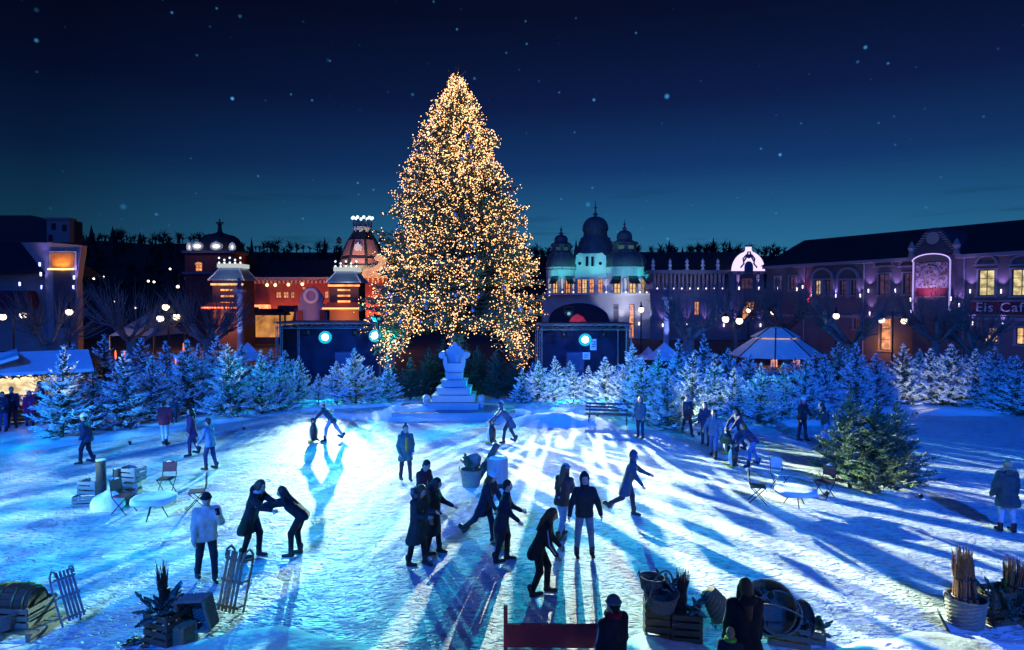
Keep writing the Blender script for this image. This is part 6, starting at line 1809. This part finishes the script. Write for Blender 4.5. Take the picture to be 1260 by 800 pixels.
    # ---- skates or boots
    for k in 'LR':
        kn, an = J[k][1], J[k][2]
        d = (an - kn).normalized(); pitch = math.atan2(-d.y, -d.z)
        toe = V3(0, -math.cos(pitch), -math.sin(pitch) * -1 * -1)
        toe = V3(0, -math.cos(pitch), -math.sin(pitch)) if abs(pitch) < 1.2 else V3(0, -1, 0)
        dn = V3(0, math.sin(pitch), -math.cos(pitch)) * -1
        dn = toe.cross(V3(1, 0, 0)); dn = dn if dn.z < 0 else -dn
        heel = an + dn * .055 * s - toe * .03
        tp_ = an + dn * .065 * s + toe * .17 * s
        b = blob([('c', t(an - dn * .10 * s), t(an + dn * .03 * s), .062 * s, .055 * s), ('c', t(heel), t(tp_), .046 * s, .038 * s)], vox * .8, .03)
        sk = b.build('ice_skate' if skates else 'boot', M_BOOT, root, True)
        if skates:
            c_ = (heel + tp_) / 2 + dn * .055 * s
            q = Matrix(((1, 0, 0), (0, toe.y, -dn.y), (0, toe.z, -dn.z)))
            MB().box(c_, (.008, .27 * s, .04), q).build('blade', M_BLADE, sk)
    # ---- coat or jacket
    g = puff
    pr = [('c', t(hip + sd * .06 * s + V3(.055, 0, 0)), t(chest + V3(.08 * s, 0, 0)), .125 * s * g, .13 * s * g), ('c', t(hip + sd * .06 * s - V3(.055, 0, 0)), t(chest - V3(.08 * s, 0, 0)), .125 * s * g, .13 * s * g),
          ('c', t(chest), t(neck - sd * .05 * s), .13 * s * g, .085 * s), ('c', t(A['L'][0]), t(A['R'][0]), .072 * s * g, .072 * s * g), ('c', t(neck - sd * .03 * s), t(neck + sd * .015 * s), .075 * s, .070 * s)]
    bottom = hip - sd * (hem + .02) * s if hem < .12 else hip - (sd * .35 + V3(0, 0, .65)) * hem * s + V3(0, .03, 0) * (1 if L < 15 else 1.5)
    w = .06 + .10 * hem
    for q in (-1, 1): pr.append(('c', t(hip + V3(q * .05, 0, 0)), t(bottom + V3(q * w, 0, .0)), .13 * s * g, (.13 + .10 * hem) * s * g))
    for k in 'LR':
        sh, el, wr, fd = A[k]
        pr += [('c', t(sh), t(el), .07 * s * g, .062 * s * g), ('c', t(el), t(wr - fd * .01), .061 * s * g, .046 * s * g)]
    cm = blob(pr, vox, .03)
    cm.v = [(x, y, max(z, bottom.z - .06 * s)) for x, y, z in cm.v]
    rw = random.Random(px * 7 + py)
    off = V3(rw.uniform(0, 50), rw.uniform(0, 50), 0)
    cm.v = [tuple(Vector(v) + noise.noise_vector(Vector(v) * 8 + off) * .009) for v in cm.v]
    cobj = cm.build('coat' if hem > .12 else 'jacket', cloth(coat), root, True)
    if extra: MB().add(*[(lambda m: (m.v, m.f))(blob([('c', t(neck - sd * .12 * s + hf * .10), t(hip + V3(0, -.11, .05)), .055 * s, .06 * s)], vox, .02))][0]).build('open_front', cloth(extra), cobj, True)
    if stripe:
        for k in 'LR':
            sh, el, wr, fd = A[k]; o_ = V3((1 if k == 'L' else -1) * .062, -.01, .0)
            MB().tube([sh + o_, el + o_ * .95, wr + o_ * .7 - fd * .04], .014, 5).build('sleeve_stripe', cloth(stripe), cobj, True)
    # ---- scarf, hood
    if scarf:
        n = 14; MB().tube([neck + hdir * .03 * s + V3(math.cos(2 * PI * i / n) * .088, math.sin(2 * PI * i / n) * .088, .0) * s for i in range(n + 1)], .042 * s, 8, cap=False).build('scarf', cloth(scarf), root, True)
    if hood == 'down' or hood == 'fur':
        hm = blob([('e', t(neck - hf * .11 * s + sd * .01), (.13 * s, .075 * s, .10 * s))], vox, .03).build('hood', cloth(coat), cobj, True)
        if hood == 'fur':
            fm = MB(); rf = random.Random(3); n = 16
            for i in range(150):
                a = rf.uniform(0, 2 * PI); c_ = neck - hf * .05 * s + V3(math.cos(a) * .14, 0, 0) * s + (-hf * .09 * math.sin(a) + V3(0, 0, .06 + .03 * math.sin(a))) * s
                d = V3(rf.uniform(-1, 1), rf.uniform(-1, 1), rf.uniform(-.6, 1)).normalized() * .065
                fm.tube([c_, c_ + d], [.018, .004], 4, cap=False)
            fm.build('fur_trim', cloth((.30, .26, .22)), hm)
    # ---- hair
    if hair:
        hm_ = mat('hair_' + hair, HAIRC[hair], .6, vary=.25, scale=25)
        pr = [('e', t(hc - hf * .022 * s + hdir * .022 * s), (.088 * s, .098 * s, .108 * s))]
        if long:
            b0 = hc - hf * .06 * s
            pr += [('c', t(b0), t(neck - hf * .10 * s - sd * .02), .085 * s, .075 * s), ('c', t(neck - hf * .10 * s - sd * .02), t(neck - hf * .13 * s - sd * .22 * s), .075 * s, .045 * s)]
            for sg in (-1, 1): pr.append(('c', t(hc + rt * sg * .07 * s), t(neck + rt * sg * .10 * s - sd * .12 * s + hf * .02), .035 * s, .028 * s))
        else: pr.append(('c', t(hc - hf * .05 * s), t(hc - hf * .06 * s - hdir * .07 * s), .06 * s, .05 * s))
        if bun: pr.append(('e', t(hc + hdir * .15 * s - hf * .02), (.045, .045, .045)))
        hb = blob(pr, vox * .8, .02)
        # leave the face free
        keep = []
        for x, y, z in hb.v:
            v = Vector((x, y, z)) - hc; f = v.dot(hf)
            if f > .045 * s and v.dot(hdir) < .06 * s and abs(v.dot(rt)) < .07 * s: v -= hf * (f - .03 * s)
            keep.append(tuple(hc + v))
        hb.v = keep
        hb.build('hair', hm_, root, True)
    if hood == 'up':
        hb = blob([('e', t(hc - hf * .025 * s + hdir * .02), (.108 * s, .118 * s, .135 * s)), ('c', t(hc - hdir * .08 * s - hf * .02), t(neck), .09 * s, .095 * s), ('e', t(hc + hdir * .12 * s - hf * .05), (.05, .05, .05))], vox * .8, .03)
        keep = []
        for x, y, z in hb.v:
            v = Vector((x, y, z)) - hc; f = v.dot(hf)
            if f > .05 * s and abs(v.dot(rt)) < .075 * s and v.dot(hdir) < .075 * s and v.dot(hdir) > -.1 * s: v -= hf * (f - .035 * s)
            keep.append(tuple(hc + v))
        hb.v = keep
        hb.build('hood', cloth(coat), cobj, True)
    if hat:
        hb = blob([('e', t(hc + hdir * .045 * s - hf * .012), (.093 * s, .103 * s, .095 * s))], vox * .7, .02)
        hb.v = [tuple(Vector(v) - hdir * min(0, (Vector(v) - hc).dot(hdir) - .025 * s)) for v in hb.v]
        ho = hb.build('beanie', cloth(hat), root, True)
        n = 16; MB().tube([hc + hdir * .035 * s + rt * math.cos(2 * PI * i / n) * .092 * s + (hf * .103 * math.sin(2 * PI * i / n)) * s - hf * .012 for i in range(n + 1)], .018 * s, 6, cap=False).build('beanie_cuff', cloth(tuple(min(1, c * 1.3 + .01) for c in hat)), ho, True)
    root['_hand'] = 0
    del root['_hand']
    return root, A, hc
def hand_world(root, A, k):
    m = Matrix.Translation(root.location) @ Matrix.Rotation(root.rotation_euler.z, 4, 'Z')
    return m @ (A[k][2] + A[k][3] * .08)

M_PB = mat('penguin_black', (.012, .014, .02), .35, vary=.05, coat=.3); M_PW = mat('penguin_white', (.75, .76, .76), .4, vary=.03); M_PY = mat('penguin_yellow', (.85, .50, .03), .45, vary=.05)
def penguin(px, py, face, label, h=.88, by=None):
    p = GP(px, py)
    if by:
        a, b = hand_world(by[0], by[1], 'L'), hand_world(by[0], by[1], 'R'); p = (a + b) / 2; p.z = 0
        h = max(.75, min(1.0, (a.z + b.z) / 2 / .74 * .9))
    o = thing('penguin_skating_aid', label, 'skating aid', p, R(face), 'penguin skating aids')
    k = h / .9
    blob([('e', (0, 0, .36 * k), (.155 * k, .15 * k, .34 * k)), ('e', (0, -.01, .76 * k), (.098 * k, .105 * k, .115 * k)), ('c', (0, .1 * k, .10 * k), (0, .2 * k, .04 * k), .05 * k, .02 * k)], .022, .06).build('body', M_PB, o, True)
    blob([('e', (0, -.035 * k, .35 * k), (.125 * k, .135 * k, .31 * k)), ('e', (0, -.055 * k, .74 * k), (.07 * k, .07 * k, .08 * k))], .022, .04).build('white_belly', M_PW, o, True)
    blob([('c', (0, -.10 * k, .77 * k), (0, -.2 * k, .75 * k), .028 * k, .010 * k)], .012, .01).build('beak', M_PY, o, True)
    for s in (-1, 1):
        blob([('e', (s * .08 * k, -.10 * k, .035 * k), (.06 * k, .11 * k, .035 * k))], .018, .01).build('foot', M_PY, o, True)
        blob([('c', (s * .14 * k, 0, .55 * k), (s * .205 * k, -.02 * k, .28 * k), .04 * k, .022 * k)], .018, .01).build('flipper', M_PB, o, True)
        MB().ball((s * .055 * k, -.09 * k, .80 * k), .014 * k, 6, 4).build('eye', M_EYE, o)
        MB().tube([(s * .09 * k, .05 * k, .70 * k), (s * .2 * k, .10 * k, .74 * k)], .016, 6).build('grip', M_DKMETAL, o)
    return o
def phone(root, A, k, lab):
    p = hand_world(root, A, k)
    o = thing('smartphone', lab, 'phone', p + Vector((0, 0, .02))); o.rotation_euler = (R(-50), 0, root.rotation_euler.z)
    MB().box((0, 0, 0), (.075, .012, .15)).build('case', M_DKMETAL, o); MB().box((0, .008, 0), (.068, .004, .14)).build('screen', glow('phone_screen', (.8, .9, 1.0), 1.5, False), o)

PUSH = dict(lean=38, head=12, tL=28, kL=22, tR=-12, kR=14, aL=(48, 4, 40, -6), aR=(46, 4, 38, -6), sp=2)
# -- the middle of the ice
person(499, 592, 25, 'woman with a hair bun in an open teal parka standing with hands in pockets', (.03, .11, .12), (.015, .02, .035), .26, 'brown', hood='down', bun=True, extra=(.42, .22, .03),
       pose=dict(aL=(-5, 14, 22, -8), aR=(-5, 14, 22, -8), tL=6, tR=-6))
person(520, 655, 60, 'young man in a dark jumper looking down, half hidden behind two women', (.05, .018, .03), (.02, .02, .03), .0, 'dark', H=1.76, pose=dict(head=35, aL=(20, 6, 40, 0)))
r1, A1, _ = person(513, 698, 62, 'woman with long hair in a dark green parka looking at her phone', (.025, .04, .04), (.008, .008, .012), .38, 'brown', True, hood='fur', H=1.74,
       pose=dict(head=30, aL=(18, 8, 95, -12), aR=(18, 8, 92, -12), tL=8, tR=-8, lean=4))
phone(r1, A1, 'L', 'lit phone in the hands of the woman in the dark green parka')
person(533, 684, 85, 'woman in a long black coat holding one arm out beside the phone user', (.012, .014, .022), (.008, .008, .012), .40, 'dark', True, hood='down', H=1.70,
       pose=dict(head=22, aL=(30, 10, 62, 10), aR=(-8, 10, 5, 4), tL=8, tR=-8))
PB = person(588, 668, 62, 'woman with long brown hair in a dark coat pushing a penguin aid', (.018, .02, .032), (.012, .014, .03), .22, 'brown', True, hat=(.55, .58, .62), H=1.72,
       pose=dict(lean=18, head=18, tL=14, kL=10, tR=-30, kR=18, aL=(24, 6, 26, -6), aR=(24, 6, 26, -10)))
penguin(603, 667, 70, 'black and white penguin aid pushed by the woman with long brown hair', by=PB)
person(617, 693, 88, 'young man in a navy coat gliding right with both arms held out', (.010, .013, .028), (.010, .012, .022), .22, 'dark', H=1.76, pose=dict(lean=8, head=10, aL=(20, 12, 62, 10), aR=(16, 14, 50, 8), tL=12, kL=14, tR=-6, kR=8))
person(664, 734, 82, 'woman in a black jacket with white sleeve stripes skating bent forward', (.010, .011, .018), (.008, .008, .014), .14, 'brown', True, H=1.74, stripe=(.5, .5, .55),
       pose=dict(lean=24, head=24, aL=(10, 10, 40, 4), aR=(8, 8, 36, 4), tL=24, kL=26, tR=6, kR=26))
person(690, 664, 140, 'skater from behind in grey beanie, brown jacket and light jeans', (.06, .035, .035), (.22, .34, .52), .06, 'brown', True, hat=(.16, .2, .26), H=1.76,
       pose=dict(lean=12, head=12, tL=22, kL=16, tR=-16, kR=10, aL=(10, 16, 50, 4), aR=(14, 12, 40, 6)))
person(719, 686, 5, 'man in a black hooded top and grey jeans standing towards the viewer', (.010, .012, .018), (.10, .14, .20), .02, 'dark', hood='up', H=1.80, puff=1.05,
       pose=dict(aL=(4, 22, 14, 12), aR=(4, 22, 14, 12), tL=2, tR=2, sp=7, kL=2, kR=2))
person(764, 636, 78, 'hooded woman in a blue coat striding right with a leg kicked back', (.02, .05, .10), (.012, .014, .03), .30, 'dark', hood='up', H=1.72, extra=(.20, .20, .05),
       pose=dict(lean=16, head=10, tL=16, kL=10, tR=-18, kR=42, aL=(46, 10, 66, 4), aR=(20, 14, 40, 10)))
PB = person(627, 545, -78, 'hooded skater in a long blue coat bending over a penguin aid near the throne', (.025, .06, .11), (.015, .02, .04), .28, 'dark', hood='up', H=1.76, pose=PUSH)
penguin(613, 546, -80, 'penguin aid held by the hooded skater near the throne', by=PB)
PB = person(411, 543, -80, 'skater in a pale beanie pushing a penguin aid in the bright pool of light', (.02, .04, .09), (.16, .26, .42), .10, 'brown', hat=(.45, .5, .55), H=1.74, pose=dict(PUSH, tR=-26, kR=8))
penguin(397, 544, -80, 'penguin aid in the bright pool of light at the left', by=PB)
person(788, 540, -40, 'slim person in a teal jacket standing alone by the bench', (.03, .08, .11), (.015, .02, .04), .10, 'brown', True, H=1.72, pose=dict(aL=(-2, 8, 18, 0), aR=(-2, 8, 18, 0)))
# -- left part
person(309, 688, 80, 'woman in long black coat and pale scarf holding a friend by the hands', (.012, .014, .02), (.008, .008, .012), .34, 'brown', True, hood='down', scarf=(.40, .36, .36), H=1.76,
       pose=dict(lean=20, head=26, tL=18, kL=22, tR=0, kR=16, aL=(50, 8, 76, -4), aR=(46, 8, 80, -4)))
person(366, 686, -84, 'woman in black bent forward with arms stretched to her friend on the left', (.010, .012, .018), (.008, .009, .014), .02, 'dark', True, H=1.72,
       pose=dict(lean=46, head=20, tL=30, kL=30, tR=18, kR=26, aL=(82, 4, 92, 0), aR=(74, 4, 80, 0), ctr=.75))
r2, A2, _ = person(254, 716, 35, 'man in a cream jacket and black beanie raising a camera to his face', (.55, .52, .42), (.012, .016, .028), .04, 'brown', hat=(.01, .01, .014), H=1.78, puff=1.12,
       pose=dict(lean=4, head=8, tL=14, kL=16, tR=-10, kR=8, aL=(48, 10, 140, -18), aR=(8, 10, 26, 4)))
phone(r2, A2, 'L', 'dark camera phone held by the man in the cream jacket')
person(107, 571, -72, 'skater in a cream cap and navy puffer jacket gliding left', (.015, .03, .09), (.012, .016, .04), .08, 'dark', hat=(.62, .60, .52), H=1.74, puff=1.15, pose=dict(lean=10, tL=22, kL=20, tR=0, kR=18, aL=(-12, 12, 30, 0), aR=(-12, 12, 30, 0)))
person(203, 548, 172, 'person in a maroon jacket and light jeans seen from behind', (.22, .02, .045), (.24, .40, .50), .06, 'dark', H=1.72, puff=1.14, pose=dict(aL=(6, 14, 24, 6), aR=(6, 14, 24, 6), tL=10))
person(214, 524, 200, 'dark clothed child standing behind the person in the maroon jacket', (.02, .03, .07), (.015, .02, .05), .04, 'dark', H=1.25, hat=(.02, .04, .09))
person(239, 561, -55, 'long haired person in a violet blue coat skating left of the blue jacket', (.03, .02, .10), (.03, .03, .12), .20, 'dark', True, H=1.74, pose=dict(lean=6, tL=14, kL=14, tR=-12, kR=8))
person(260, 579, -100, 'man in a bright blue jacket with a dark cap skating away', (.05, .15, .34), (.02, .03, .12), .06, 'dark', hat=(.02, .03, .06), H=1.72, pose=dict(lean=8, tL=14, kL=18, tR=-4, kR=10, aL=(14, 10, 40, 0)))
# -- right part
person(845, 536, 20, 'skater in a long brown coat left of the girl with the bag', (.06, .045, .05), (.02, .02, .04), .24, 'dark', H=1.70, scarf=(.35, .38, .42), pose=dict(tL=14, tR=-10))
person(868, 548, -30, 'dark dressed skater half hidden behind the girl with the bag', (.02, .03, .07), (.02, .025, .05), .10, 'dark', True, H=1.70, pose=dict(lean=14))
rb, Ab, _ = person(878, 563, -35, 'girl with long hair, pale jacket and jeans carrying a green bag', (.06, .14, .22), (.05, .10, .26), .06, 'dark', True, H=1.70, pose=dict(tL=16, tR=-8, kL=12, aL=(-10, 24, 10, 14), aR=(24, 14, 60, 4)))
bgp = hand_world(rb, Ab, 'L')
bg = thing('shoulder_bag', 'green bag hanging from the arm of the long haired girl', 'bag', bgp + Vector((.05, .02, -.12)))
blob([('e', (0, 0, 0), (.2, .09, .17)), ('e', (0, 0, .06), (.15, .07, .14))], .03, .03).build('pouch', cloth((.06, .12, .07)), bg, True); MB().tube([(-.12, 0, .12), (-.05, 0, .3), (.05, 0, .3), (.12, 0, .12)], .012, 6).build('strap', M_BLACK, bg)
PB = person(912, 556, -70, 'skater in dark blue bending over the rear one of two penguin aids', (.02, .025, .07), (.02, .025, .06), .08, 'dark', True, H=1.72, pose=dict(PUSH, lean=24))
penguin(904, 557, -70, 'rear one of the two penguin aids on the right', by=PB)
PB = person(927, 574, -78, 'skater in a navy jacket and jeans bending low over the front penguin aid', (.02, .03, .10), (.06, .13, .34), .02, 'brown', True, H=1.70, pose=dict(PUSH, lean=48))
penguin(916, 574, -80, 'front one of the two penguin aids on the right', by=PB)
person(987, 543, 30, 'person in a white cap and black jacket with a pink scarf', (.012, .015, .025), (.015, .02, .05), .06, 'dark', hat=(.6, .62, .64), scarf=(.5, .06, .2), H=1.76, pose=dict(lean=4, aL=(20, 6, 50, 0), tL=8))
person(1015, 549, -75, 'person in a dark jacket and wide lilac trousers reaching out to the left', (.02, .045, .06), (.20, .20, .38), .02, 'dark', True, hat=(.02, .04, .05), H=1.70, pose=dict(lean=20, head=10, aL=(55, 6, 70, 0), aR=(50, 6, 64, 0), tL=20, kL=10, tR=-10, kR=8, flare=1.35, ctr=.8))
person(1239, 656, 178, 'person in a dark fur hooded parka seen from behind at the right edge', (.02, .05, .06), (.45, .48, .58), .24, 'blond', hood='fur', H=1.72, puff=1.28, pose=dict(aL=(6, 16, 16, 8), aR=(6, 16, 16, 8)))
# -- by the hut
person(4, 534, 20, 'person in a dark jacket and jeans standing at the left picture edge by the hut', (.02, .025, .05), (.05, .08, .22), .06, 'dark', H=1.70, skates=False, onsnow=True, pose=dict(aL=(20, 8, 80, -10), aR=(20, 8, 80, -10)))
person(15, 529, 40, 'taller dark dressed person right behind the one at the picture edge', (.015, .02, .04), (.02, .02, .04), .16, 'dark', H=1.82, skates=False, onsnow=True)
person(37, 527, 30, 'woman in a magenta coat beside the corner of the hut', (.38, .02, .10), (.05, .05, .16), .28, 'brown', True, H=1.58, skates=False, onsnow=True, pose=dict(aL=(20, 6, 60, -8)))
person(51, 522, -30, 'man in a navy jacket and white trousers between hut and first fir', (.015, .025, .08), (.50, .52, .58), .06, 'dark', hat=(.02, .03, .07), H=1.86, skates=False, onsnow=True, puff=1.15, pose=dict(aL=(20, 16, 70, -4), aR=(20, 14, 70, -4)))
# -- foreground, cut by the picture's edge
def near(px, depth): return on_snow(Vector((XA(px, depth), depth, 0)))
person(762, 0, 215, 'person in grey beanie and red scarf beside the red board', (.02, .02, .03), (.02, .02, .03), .04, 'dark', hat=(.10, .12, .15), scarf=(.30, .01, .03), skates=False, H=1.62, loc=near(759, 8.1), puff=1.1, stripe=(.5, .5, .55))
person(925, 0, 185, 'brown haired woman in a black coat from behind before the round baskets', (.010, .011, .016), (.01, .01, .015), .24, 'brown', True, hood='down', skates=False, H=1.68, loc=near(922, 8.4), puff=1.12)
person(905, 0, 160, 'fair haired child with a bright green collar at the bottom edge', (.03, .03, .05), (.02, .02, .04), .04, 'blond', skates=False, H=1.12, loc=near(903, 8.25), scarf=(.18, .55, .05))
